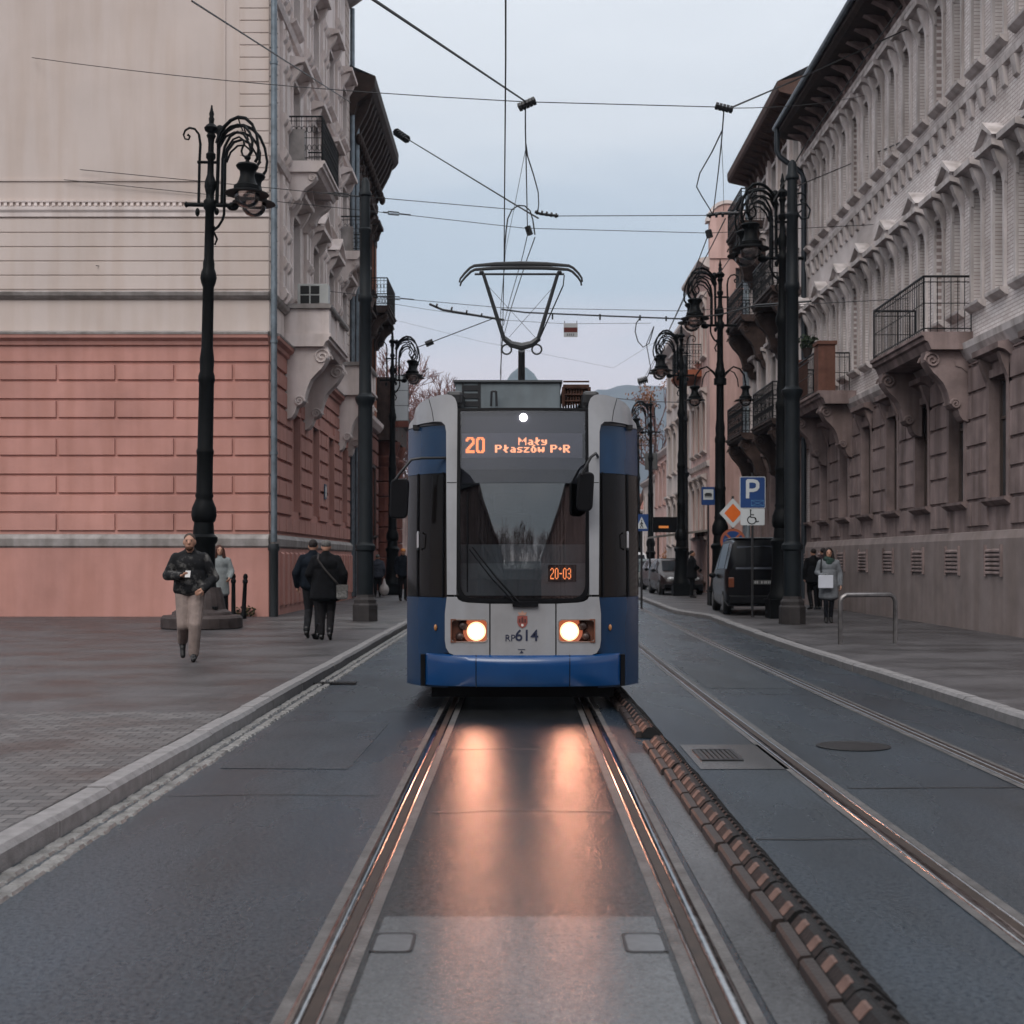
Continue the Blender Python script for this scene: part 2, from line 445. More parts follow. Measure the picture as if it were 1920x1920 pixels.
KERB_R = [(4.58,-40),(4.58,5),(4.58,19),(4.6,25),(4.8,32),(4.96,36.6),(4.45,39.6),(4.65,52),(5.0,70),(6.2,110),(12,190),(30,330)]
def kx(y):
    for (x0,y0),(x1,y1) in zip(KERB_R, KERB_R[1:]):
        if y0 <= y <= y1: return x0+(x1-x0)*(y-y0)/(y1-y0)
    return KERB_R[-1][0]
KERB_L = lambda y: -2.53 + (0 if y < 60 else (y-60)**2*.0008)
def lshift(y): return 0 if y < 60 else (y-60)**2*.0008
ys = [-40, 0, 20, 32, 36.6, 39.6, 52, 60, 70, 85, 100, 120, 150, 200, 260, 330]
road_l = [(KERB_L(y)-.05, y) for y in ys]
road_r = [(kx(y)+.05, y) for y in ys]
sheet('road', road_l + road_r[::-1], 0, ASPH)
mb = MB()
PZ = .12
def strip(mb, la, lb, z):
    k = len(mb.v)
    for (a, b) in zip(la, lb): mb.v += [(a[0], a[1], z), (b[0], b[1], z)]
    for i in range(len(la)-1): mb.f.append((k+2*i, k+2*i+1, k+2*i+3, k+2*i+2))
strip(mb, [(-60, y) for y in ys], [(KERB_L(y)-.145, y) for y in ys], PZ)
struct(mb.build('pavement', PAVE))
mb = MB(); strip(mb, [(kx(y)+.145, y) for y in ys], [(70, y) for y in ys], PZ)
struct(mb.build('pavement', PAVE))
# small setts at the pavement's near corner and in a band beside the far kerb
sheet('pavement_setts', [(-9, -5), (-2.69, -5), (-2.69, 12.9), (-9, 12.9)], PZ+.004, SETT)
sheet('pavement_setts', [(-5.9, 28.6), (-2.69, 28.6), (-2.69, 35.4), (-5.9, 35.4)], PZ+.004, SETT)
# kerbstones
def kerb(path, side, w=.15, h=.125):
    mb = MB(); rnd = random.Random(3)
    y = 1.0
    while y < 130:
        ln = .95; a = (path(y), y); b = (path(y+ln), y+ln)
        o = Vector((b[0]-a[0], b[1]-a[1])).normalized(); n = Vector((o.y, -o.x))*side
        fr = Fr(a, (o.x, o.y), (n.x, n.y)); j = rnd.uniform(-.006, .006); hz = h + rnd.uniform(-.005, .005)
        mb.prof(.006, ln+.02*0, [(j, -.03), (j, hz-.03), (j+.03, hz), (w+j, hz), (w+j, -.03)], fr)
        y += ln
    return struct(mb.build('kerb', GRAN))
kerb(KERB_L, -1)
kerb(lambda y: kx(y), 1)
# sett gutter along the near kerb
mb = MB(); rnd = random.Random(5)
for row in range(2):
    y = 2.0 + row*.06
    while y < 46:
        l = rnd.uniform(.10, .17); x0 = -2.53 + .01 + row*.115; w_ = .1 + rnd.uniform(-.012, .008)
        fr = Fr((0, 0), (0, 1), (1, 0)); z1 = .012 + rnd.uniform(-.003, .007)
        vs = [(x0, y, -.01), (x0+w_, y, -.01), (x0+w_, y+l, -.01), (x0, y+l, -.01)]
        c = .016
        top = [(x0+c, y+c, z1), (x0+w_-c, y+c, z1+rnd.uniform(-.004, .004)), (x0+w_-c, y+l-c, z1), (x0+c, y+l-c, z1+rnd.uniform(-.004, .004))]
        mb.add(vs+top, [(4,5,6,7),(0,1,5,4),(1,2,6,5),(2,3,7,6),(3,0,4,7)])
        y += l + .012
struct(mb.build('gutter', M('sett_stone', (.17, .165, .16), .42, var=.6, scale=7, bump=.5, bscale=60)))

# tram rails
STEEL = M('polished_rail', (.48, .47, .47), .14, 1., var=.3, scale=14, rvar=.08)
STEELD = M('dark_rail', (.12, .085, .07), .38, .8, var=.5, scale=10)
GROOVE = M('rail_groove', (.035, .022, .016), .5, .3, var=.5, scale=8)
def tshift(y): return 0 if y < 8 else ((y-8)/36)**2*.4 if y < 120 else 3.87+(y-120)*.18
def mshift(y): return lshift(y)
def run(mb, x0, x1, z, sh, y0=-6, y1=160, step=2.):
    la = []; lb = []; y = y0
    while y <= y1: la.append((x0+sh(y), y)); lb.append((x1+sh(y), y)); y += step
    strip(mb, la, lb, z)
def runbox(mb, x0, x1, z0, z1, sh, y0=-6, y1=160, step=2.):
    k = len(mb.v); y = y0; n = 0; r_ = min(.011, (x1-x0)*.45)
    while y <= y1:
        s_ = sh(y); mb.v += [(x0+s_, y, z0), (x0+s_+r_*.08, y, z1-r_*.6), (x0+s_+r_*.35, y, z1-r_*.22), (x0+s_+r_, y, z1), (x1+s_-r_, y, z1), (x1+s_-r_*.35, y, z1-r_*.22), (x1+s_-r_*.08, y, z1-r_*.6), (x1+s_, y, z0)]; n += 1; y += step
    for i in range(n-1):
        for j in range(7): mb.f.append((k+8*i+j, k+8*i+j+1, k+8*i+9+j, k+8*i+8+j))
for cx, sh, lab in ((0., mshift, 'tram on the main track'), (2.77, tshift, 'empty right-hand track')):
    for s_ in (-1, 1):
        near = {(0., -1): 'grooved steel rail under the kerb-side wheels of the oncoming tram',
                (0., 1): 'grooved steel rail running beside the ribbed lane separator',
                (2.77, -1): 'empty grooved rail next to the ribbed lane separator, nearer the tram',
                (2.77, 1): 'empty grooved rail nearest the kerb with the parked van'}[(cx, s_)]
        t = thing('tram_rail', near, 'tram rail', (cx + s_*.7175, 0, 0), group='tram rails set in the street')
        a = MB(); runbox(a, *sorted((-s_*.0, s_*.058)), 0, .012, sh); a.build('rail_head', STEEL, t, True)
        b_ = MB(); run(b_, *sorted((-s_*.045, s_*0.)), .007, sh); b_.build('groove', GROOVE, t)
        c_ = MB(); runbox(c_, *sorted((-s_*.066, -s_*.045)), 0, .011, sh); c_.build('guard_lip', STEEL, t, True)
    mb = MB()
    run(mb, cx-.7175-.058-.045, cx-.7175+.066+.05, .004, sh); run(mb, cx+.7175-.066-.05, cx+.7175+.058+.045, .004, sh)
    struct(mb.build('rail_bedding', M('rail_bedding', (.085, .08, .078), .42, var=.6, scale=6, bump=.5, bscale=50)))
mb = MB(); run(mb, -.60, .60, .0035, mshift, -6, 60); struct(mb.build('track_surface', TRACK))
sheet('concrete_patch', [(-.575, 4.0), (.575, 4.0), (.575, 5.93), (-.575, 5.93)], .0075, CONC)
sheet('concrete_patch', [(1.33, 10.15), (1.98, 10.15), (1.98, 11.5), (1.33, 11.5)], .004, CONC)
sheet('concrete_patch', [(.85, 4.0), (1.05, 4.0), (1.05, 11.0), (.85, 11.0)], .004, asphalt('wet_strip', .075, .2, .38, patch=.5, tint=(1, 1, 1.05)))
# lids, drain grates, manhole
IRON = M('cast_iron', (.035, .034, .036), .38, .7, var=.4, scale=20)
for sx_ in (-1, 1):
    t = thing('inspection_lid', 'small steel lid set in the concrete beside the %s rail' % ('kerb-side' if sx_ < 0 else 'separator-side'), 'inspection lid', (sx_*.50, 5.52, .012), group='lids in the concrete patch')
    a = MB(); w_ = .085
    pl = round_poly([(-w_, -.14), (w_, -.14), (w_, .14), (-w_, .14)], .04)
    k = len(pl); a.v = [(x, y, 0) for x, y in pl] + [(x*.86, y*.9, 0) for x, y in pl]
    a.f = [(i, (i+1) % k, k+(i+1) % k, k+i) for i in range(k)]
    a.build('lid_frame', IRON, t)
    b_ = MB(); b_.v = [(x*.85, y*.89, -.002) for x, y in pl]; b_.f = [tuple(range(k))]
    b_.build('lid_plate', M('lid_plate', (.15, .15, .155), .3, .5, var=.3, scale=20), t)
def grate(name, label, cat, cx, cy, w_, l_, bars, z=.012):
    t = thing(name, label, cat, (cx, cy, z))
    a = MB(); e = .03
    for (x0, x1, y0, y1) in ((-w_, w_, -l_, -l_+e), (-w_, w_, l_-e, l_), (-w_, -w_+e, -l_+e, l_-e), (w_-e, w_, -l_+e, l_-e)): a.box((x0, y0, -.01), (x1, y1, .004))
    a.build('grate_frame', IRON, t)
    b_ = MB()
    for i in range(bars):
        x = -w_+e + (2*w_-2*e)*(i+.5)/bars
        b_.box((x-.012, -l_+e, -.008), (x+.012, l_-e, .002))
    b_.build('grate_bars', IRON, t)
    c_ = MB(); c_.box((-w_+e, -l_+e, -.0105), (w_-e, l_-e, -.0095)); c_.build('grate_pit', M('pit', (.008, .008, .008), .8), t)
grate('drain_grate', 'iron drain grate in the pale patch beside the separator', 'drain grate', 1.55, 10.85, .16, .3, 7)
grate('drain_grate', 'long dark drain slot at the cobbled gutter ahead of the tram', 'drain grate', -2.27, 17.15, .26, .09, 12, .022)
mb = MB(); mb.lathe([(.30, .002), (.30, .009), (.27, .011), (.265, .007), (0, .007)], (2.75, 11.4, 0), 32)
tag(mb.build('manhole_cover', IRON), 'round dark manhole cover between the rails of the empty track', 'manhole cover')

JOINT = M('tar_joint', (.010, .010, .011), .45, var=.3, scale=6)
def tar(pts, w_=.022, z=.0035):
    mb = MB(); rnd = random.Random(len(pts)*7+int(pts[0][1]*10)); q = []
    for a, b in zip(pts, pts[1:]):
        n = max(2, int(math.dist(a, b)/.18))
        for i in range(n): q.append((a[0]+(b[0]-a[0])*i/n+rnd.gauss(0, .006), a[1]+(b[1]-a[1])*i/n+rnd.gauss(0, .012)))
    q.append(pts[-1]); la = []; lb = []
    for i, p in enumerate(q):
        d = Vector(q[min(i+1, len(q)-1)])-Vector(q[max(i-1, 0)]); d.normalize(); k = w_*rnd.uniform(.35, .65)
        la.append((p[0]-d.y*k, p[1]+d.x*k)); lb.append((p[0]+d.y*k, p[1]-d.x*k))
    strip(mb, la, lb, z); struct(mb.build('road_joint', JOINT))
tar([(-2.28, 9.0), (-1.5, 9.05), (-.9, 9.0)], .014); tar([(-2.28, 14.0), (-.9, 14.05)], .018)
tar([(1.3, 7.6), (1.98, 7.62)], .02); tar([(2.2, 9.3), (3.4, 9.35), (4.45, 9.3)], .02); tar([(2.2, 15.8), (3.45, 15.85)], .02)
tar([(-.56, 8.4), (0, 8.43), (.56, 8.4)], .014, .0062); tar([(-.56, 11.2), (.1, 11.22), (.56, 11.2)], .014, .0062)
sheet('road_patch', [(-2.2, 10.2), (-1.25, 10.15), (-1.22, 13.1), (-2.22, 13.2)], .003, asphalt('patched_asphalt', .020, .22, .46, patch=.5, bump=.9, tint=(.7, .95, 1.3), spec=.7))
sheet('road_patch', [(2.25, 16.6), (3.3, 16.5), (3.32, 21), (2.3, 21.2)], .003, bpy.data.materials['patched_asphalt'])
# lane separator blocks
RUB = M('black_rubber', (.009, .0085, .009), .6, var=.4, scale=12, bump=.2, bscale=60)
RUBB = M('brown_rubber', (.022, .014, .012), .55, var=.5, scale=9, bump=.2, bscale=60)
REFL = M('amber_reflector', (.125, .075, .062), .6, var=.4, scale=15)
def separator():
    t = thing('separator_block', 'ribbed black and brown lane separator block beside the tram track', 'lane separator', (0, 0, 0), group='lane separator blocks along the track')
    fr = Fr((0, 0), (0, 1), (1, 0)); ln = .5
    a = MB(); a.prof(.008, ln-.008, [(.05, 0), (.05, .035), (.095, .085), (.12, .093), (.15, .085), (.24, .012), (.24, 0)], fr)
    for i in range(5):                                                # ribs down the far slope
        u = .04 + i*.095
        a.prof(u, u+.045, [(.135, .086), (.15, .1), (.165, .093), (.242, .022), (.24, .01)], fr)
    a.build('ribbed_body', RUB, t)
    b_ = MB(); b_.prof(.014, ln-.014, [(0, 0), (0, .04), (.012, .052), (.05, .056), (.05, 0)], fr)
    b_.build('front_edge', RUBB, t)
    for i in range(2):
        c_ = MB(); u = .075 + i*.24
        c_.prof(u, u+.085, [(.060, .05), (.092, .088), (.104, .092), (.104, .08), (.09, .07)], fr)
        c_.build('reflector', REFL, t)
    return t
sep = separator(); first = True; y = 3.6
while y < 16:
    if abs(y - 11.2) < .28: y += .52; continue
    p = (1.035 + (y-5)*(-.004), y, .0045)
    if first: sep.location = p; first = False
    else:
        q_ = random.Random(int(y*100)); dup(sep, (p[0]+q_.gauss(0, .005), p[1]+q_.gauss(0, .004), p[2]), q_.gauss(0, .008))
    y += .52
# ------------------------------------------------------------------ the tram
TX, TY = .040, 13.95
BLUE = M('tram_blue', (.0007, .021, .062), .25, var=.25, scale=2, spec=.35)
BLUEB = M('bumper_blue', (.0008, .038, .135), .2, var=.2, scale=2, spec=.6)
NAVY = M('tram_side_navy', (.018, .022, .05), .3, var=.3, scale=3)
WHITE = M('tram_white', (.25, .252, .265), .3, var=.14, scale=3, streak=.12)
GREYB = M('roof_box_grey', (.12, .145, .16), .5, var=.25, scale=3, streak=.2)
BLACK = M('black_seal', (.004, .004, .005), .45, var=.2, spec=.1)
DARKM = M('dark_metal', (.018, .018, .02), .42, .4, var=.3, scale=8)
CAB = M('cab_dark', (.018, .017, .018), .6)
DESK = M('dashboard_grey', (.30, .32, .32), .5, var=.2)
WSG = glass('windshield_glass', (.74, .77, .80), .10, .012)
SIDEG = M('tram_side_glass', (.007, .006, .006), .07, var=.3, spec=.12)

def rake(z):
    return 0 if z <= 1.15 else .20*((z-1.15)/2.0)**1.6
def corner(ax):
    ax = abs(ax)
    if ax <= .72: return .07*(ax/.72)**2
    t = min(1, (ax-.72)/.5)
    return .07 + .10*t + .46*t**2.4
def FYt(x, z): return rake(z) + corner(x)
def TP(dx, y):
    """picture offset from the tram's middle line -> (x, z) on its face"""
    Y = TY
    for _ in range(6):
        x = dx*Y/F; z = CH - (y-HY)*Y/F
        Y = TY + FYt(x, z)
    return (x, z)
def panel(name, pl, mat, parent, off=0., thick=.03, hole=None, px=True, step=.07, smooth=True, label=None, mirror=False):
    if px: pl = [TP(*p) for p in pl]
    if px and hole: hole = [TP(*p) for p in hole]
    if mirror:
        pl = [(-x, z) for x, z in pl]; hole = [(-x, z) for x, z in hole] if hole else None
    v, f = poly_grid(pl, hole, step)
    mb = MB(); k = len(v)
    mb.v = [(x, FYt(x, z) - off, z) for x, z in v] + [(x, FYt(x, z) - off + thick, z) for x, z in v]
    mb.f = [tuple(t) for t in f] + [tuple(i+k for i in reversed(t)) for t in f]
    cnt = {}
    for t in f:
        for a, b in zip(t, t[1:]+t[:1]): cnt[tuple(sorted((a, b)))] = cnt.get(tuple(sorted((a, b))), 0) + 1
    for (a, b), n in cnt.items():
        if n == 1: mb.f.append((a, b, b+k, a+k))
    return mb.build(name, mat, parent, smooth, label)

tram = thing('tram', 'blue and white tram with lit headlights coming down the track', 'tram', (TX, TY, 0))
# hull: bands of one outline
def outline(z, inset=0., front_from=0., ymax=9.0, recess=False):
    pts = []
    xs = [x for x in (1.22, 1.215, 1.19, 1.14, 1.08, 1.0, .92, .84, .76, .70, .5, .25, 0)]
    right = [(1.22-inset, ymax)] + [(1.22-inset, y) for y in (6, 3, 1.2)]
    for x in xs:
        if x >= front_from: right.append((min(x, 1.22-inset), FYt(x, z)+.035+(.15 if recess and x < .75 else 0)))
    return right
def band(name, zs, mat, insets=None, front_from=0., label=None, ymax=9.0):
    mb = MB(); insets = insets or [0]*len(zs)
    for s_ in (1, -1):
        rows = [[(s_*x, y, z) for x, y in outline(z, ins, front_from, ymax, name == 'lower_body')] for z, ins in zip(zs, insets)]
        k = len(mb.v); n = len(rows[0])
        for r_ in rows: mb.v += r_
        for i in range(len(rows)-1):
            for j in range(n-1): mb.f.append((k+i*n+j, k+i*n+j+1, k+(i+1)*n+j+1, k+(i+1)*n+j))
    return mb.build(name, mat, tram, True, label)
band('lower_body', [.24, .5, .8, 1.155], BLUE)
band('window_band', [1.16, 1.5, 1.9, 2.42], SIDEG, front_from=.74)
band('upper_body', [2.425, 2.6, 2.92], BLUE, front_from=.74)
mb = MB()                                                             # roof shell
zs = [2.93, 2.99, 3.05, 3.08, 3.095]; ins = [0, .015, .07, .2, .5]
for s_ in (1, -1):
    rows = [[(s_*x, max(y, .42), z) for x, y in outline(z, i_, .74)] for z, i_ in zip(zs, ins)]
    rows.append([(0, y, 3.10) for x, y, z in rows[-1]])
    k = len(mb.v); n = len(rows[0])
    for r_ in rows: mb.v += r_
    for i in range(len(rows)-1):
        for j in range(n-1): mb.f.append((k+i*n+j, k+i*n+j+1, k+(i+1)*n+j+1, k+(i+1)*n+j))
mb.build('roof_shell', WHITE, tram, True)
mb = MB(); mb.box((-1.2, .75, .24), (1.2, 9, .30)); mb.box((-.70, .30, .30), (.70, .75, 1.15)); mb.box((-1.18, 8.95, .3), (1.18, 9.0, 3.15))
mb.build('floor', CAB, tram)
mb = MB(); mb.box((-1.17, 2.2, .30), (-.35, 2.28, 2.9)); mb.box((.3, 2.2, .30), (1.17, 2.28, 2.9)); mb.box((-.35, 2.2, .30), (.3, 2.28, 1.2)); mb.box((-.35, 2.2, 2.05), (.3, 2.28, 2.9))
mb.box((-1.15, .55, 2.9), (1.15, 9, 2.95))
mb.build('cab_partition', CAB, tram)
# second section behind a bellows joint, down the straight track
mb = MB(); mb.box((-1.05, 9.02, .35), (1.05, 9.75, 3.1)); mb.build('bellows', BLACK, tram)
mb = MB(); mb.box((-1.2, 9.8, .25), (1.2, 22, 1.15)); mb.box((-1.2, 9.8, 2.45), (1.2, 22, 3.15)); mb.build('rear_section', BLUE, tram)
mb = MB(); mb.box((-1.17, 9.83, 1.15), (1.17, 21.97, 2.45)); mb.build('rear_window_band', M('dark_glass_band', (.02, .018, .018), .08), tram)
for s_ in (-1, 1):
    for yb in (1.9, 3.7, 12, 20):
        a = MB(); rot = Matrix.Rotation(PI/2, 3, 'Y')
        a.lathe([(.0, -.05), (.30, -.05), (.33, -.04), (.30, .04), (.12, .05), (.0, .05)], (s_*.7175, yb, .33), 20, rot)
        a.build('wheel', DARKM, tram)
mb = MB(); mb.box((-.9, 1.2, .12), (.9, 4.5, .30)); mb.box((-.95, .5, .11), (.95, .58, .24)); mb.build('underframe', BLACK, tram)
# white corner pillars and roof edge
pil = [(122.5, 768), (123.5, 756), (127, 747), (133, 742), (141, 740), (154, 741), (176, 747), (192, 756), (200, 766), (203.5, 780), (205, 799), (190, 795), (168, 791), (153, 791), (146, 797), (143.5, 810), (142, 1115), (124.5, 1115)]
low = [(142.5, 1119), (124, 1119), (121, 1124), (114, 1128), (102, 1130), (63, 1132), (63, 1228), (128, 1228), (138, 1224), (144, 1214), (146, 1200), (146, 1150)]
hh = round_poly([(67, 1162), (134, 1162), (134, 1203), (67, 1203)], 9*1.)
for s_ in (False, True):
    panel('corner_pillar', pil, WHITE, tram, .03, .07, mirror=s_)
    panel('lower_panel', low, WHITE, tram, .03, .05, hole=hh, mirror=s_, step=.05)
panel('centre_panel', [(-60.5, 1132), (60.5, 1132), (60.5, 1229), (-60.5, 1229)], WHITE, tram, .031, .05)
for sd in (-61.7, 61.7): panel('panel_seal', [(sd-2.6, 1130), (sd+2.6, 1130), (sd+2.6, 1231), (sd-2.6, 1231)], BLACK, tram, -.0, .01)
panel('panel_seal', [(-147, 1224), (147, 1224), (147, 1236), (-147, 1236)], BLACK, tram, .0, .01)
panel('seal_strip', [(-128, 1116.5), (128, 1116.5), (120, 1136), (-120, 1136)], BLACK, tram, .0, .03)
for s_ in (-1, 1):                                                   # seams across the roof shoulders and pillars
    for seam in ([(176, 748), (170, 770), (167, 790)], [(124, 905), (142, 905)]):
        mb = MB(); pts = []
        for (p, q) in zip(seam, seam[1:]):
            for t in range(6): pts.append((p[0]+(q[0]-p[0])*t/5, p[1]+(q[1]-p[1])*t/5))
        mb.tube([(s_*TP(*p)[0], FYt(*TP(*p))-.0302, TP(*p)[1]) for p in pts], .0035, 5); mb.build('panel_joint', BLACK, tram)
# windscreen
wo = round_poly([(-124, 766), (124, 766), (124, 1130), (-124, 1130)], [3, 3, 34, 34], 8)
wi = round_poly([(-117, 771), (117, 771), (117, 1122), (-117, 1122)], [2, 2, 30, 30], 8)
panel('windscreen_frame', wo, BLACK, tram, .020, .04, hole=wi, step=.05)
panel('windscreen', [p for p in wi if p[1] > 900] and round_poly([(-117, 906.5), (117, 906.5), (117, 1122), (-117, 1122)], [0, 0, 30, 30], 8), WSG, tram, .016, .004, step=.1)
panel('windscreen_header', [(-117, 771), (117, 771), (117, 905.8), (-117, 905.8)], glass('header_glass', (.80, .81, .86), .055, .012), tram, .016, .004, step=.1)
# headers behind the glass
HDR = M('display_header', (.05, .052, .065), .5)
panel('header_panel', [(-116, 772), (116, 772), (116, 812), (-116, 812)], HDR, tram, -.05, .01)
panel('destination_display', [(-115, 812), (112, 812), (112, 858), (-115, 858)], M('display_face', (.17, .17, .195), .45, var=.1), tram, -.042, .02, label='wide front display lit with orange lettering')
panel('header_band', [(-116, 858), (116, 858), (116, 880), (-116, 880)], HDR, tram, -.05, .01)
panel('sun_blind', [(-116, 880), (116, 880), (116, 906), (-116, 906)], M('sun_blind', (.03, .03, .032), .6), tram, -.055, .01)
LED = emit('orange_led', (1., .25, .07), 2.3)
LED2 = emit('pale_led', (1., .36, .16), 2.3)
disp = [o for o in kids(tram) if o.name.startswith('destination_display')][0]
def led(name, items, px0, pyb, pxw, pyh, off, mat, parent):
    """lit cells; px0/pyb = left foot in the picture, pxw/pyh = width and height there"""
    (cells, w_), h_ = items
    mb = MB()
    for (x, z, cw, chh) in cells:
        a = TP(px0-980.5 + x/w_*pxw, pyb - z/h_*pyh); b = TP(px0-980.5 + (x+cw)/w_*pxw, pyb - (z+chh)/h_*pyh)
        y0 = FYt(*a) + off; y1 = FYt(a[0], b[1]) + off
        mb.add([(a[0], y0, a[1]), (b[0], y0, a[1]), (b[0], y1, b[1]), (a[0], y1, b[1])], [(0, 1, 2, 3)])
    return mb.build(name, mat, parent)
led('route_number_lettering', (dots('20', 1, 1), 11), 873, 849, 36, 30, .038, LED, disp)
led('destination_lettering', (dots('Maly', 1, 1), 7), 972, 834, 54, 14.5, .038, LED2, disp)
led('destination_lettering', (dots('Plaszow P+R', 1, 1), 7), 928, 848, 141, 14.5, .038, LED2, disp)
# dashboard and cab
mb = MB(); mb.box((-.70, .12, 1.12), (.70, .75, 1.34)); mb.box((-.68, .35, 1.34), (.68, .62, 1.50)); mb.build('dashboard', DESK, tram)
mb = MB(); mb.box((-.66, .62, 1.38), (.66, .68, 1.70)); mb.build('desk_back', M('desk_back', (.17, .185, .19), .5), tram)
mb = MB(); mb.box((-.4, 1.35, 1.0), (.1, 1.5, 2.05)); mb.box((-.33, 1.33, 2.06), (.03, 1.45, 2.28)); mb.build('driver_seat', CAB, tram, bevel=.04)
mb = MB(); a = TP(1028-980.5, 1091); b = TP(1081-980.5, 1059); mb.box((a[0], .10, a[1]), (b[0], .16, b[1]))
rd = mb.build('run_number_display', BLACK, tram, label='small black display lit 20-03')
led('run_number_lettering', (dots(['c2', 'c0', 'c-', 'c0', 'c3'], 1, 1), 9), 1032, 1086, 39, 21, .030, LED, rd)
# route and fleet marks
INK = M('navy_ink', (.012, .016, .04), .4)
def mark_at(px, py): 
    x, z = TP(px-980.5, py); return (x, FYt(x, z)-.034, z)
lettering('fleet_number', '614', .158, INK, tram, mark_at(987.5, 1192), bold=.0018)
lettering('fleet_letters', 'RP', .095, INK, tram, mark_at(956.5, 1196.5))
mb = MB(); c = mark_at(978, 1222); s_ = .012
mb.flat([(c[0]-.020, c[2]-.012), (c[0]+.020, c[2]-.012), (c[0], c[2]+.016)], c[1]-.002, c[1], Fr((0, 0), (1, 0), (0, 1)))
mb.flat([(c[0]-.036, c[2]+.022), (c[0]+.036, c[2]+.022), (c[0]+.036, c[2]+.028), (c[0]-.036, c[2]+.028)], c[1]-.002, c[1], Fr((0, 0), (1, 0), (0, 1)))
mb.build('arrow_mark', INK, tram)
# coat of arms: shield, gate, crown
fr0 = Fr((0, 0), (1, 0), (0, 1)); c = mark_at(979.5, 1163)
mb = MB(); sh = [(-.05, .045), (.05, .045), (.052, -.02), (.035, -.058), (0, -.078), (-.035, -.058), (-.052, -.02)]
mb.flat([(c[0]+x, c[2]+z) for x, z in sh], c[1]-.003, c[1]+.001, fr0)
crest = mb.build('coat_of_arms', M('crest_red', (.22, .055, .045), .45, var=.3, scale=40), tram)
mb = MB()
for (x, w_, h_) in ((-.028, .018, .03), (0, .022, .045), (.028, .018, .03)):
    mb.flat([(c[0]+x-w_/2, c[2]-.022), (c[0]+x+w_/2, c[2]-.022), (c[0]+x+w_/2, c[2]-.022+h_), (c[0]+x, c[2]-.01+h_), (c[0]+x-w_/2, c[2]-.022+h_)], c[1]-.005, c[1]-.0032, fr0)
mb.build('crest_gate', M('crest_dark', (.07, .022, .02), .5), crest)
mb = MB(); mb.flat([(c[0]-.012, c[2]-.055), (c[0], c[2]-.062), (c[0]+.012, c[2]-.055), (c[0]+.01, c[2]-.035), (c[0]-.01, c[2]-.035)], c[1]-.005, c[1]-.0032, fr0)
mb.build('crest_bird', M('crest_pale', (.55, .5, .47), .5), crest)
mb = MB(); mb.flat([(c[0]-.033, c[2]+.05), (c[0]+.033, c[2]+.05), (c[0]+.043, c[2]+.085), (c[0]+.02, c[2]+.073), (c[0], c[2]+.098), (c[0]-.02, c[2]+.073), (c[0]-.043, c[2]+.085)], c[1]-.003, c[1]+.001, fr0)
mb.build('crest_crown', M('crest_gold', (.36, .2, .15), .45), crest)
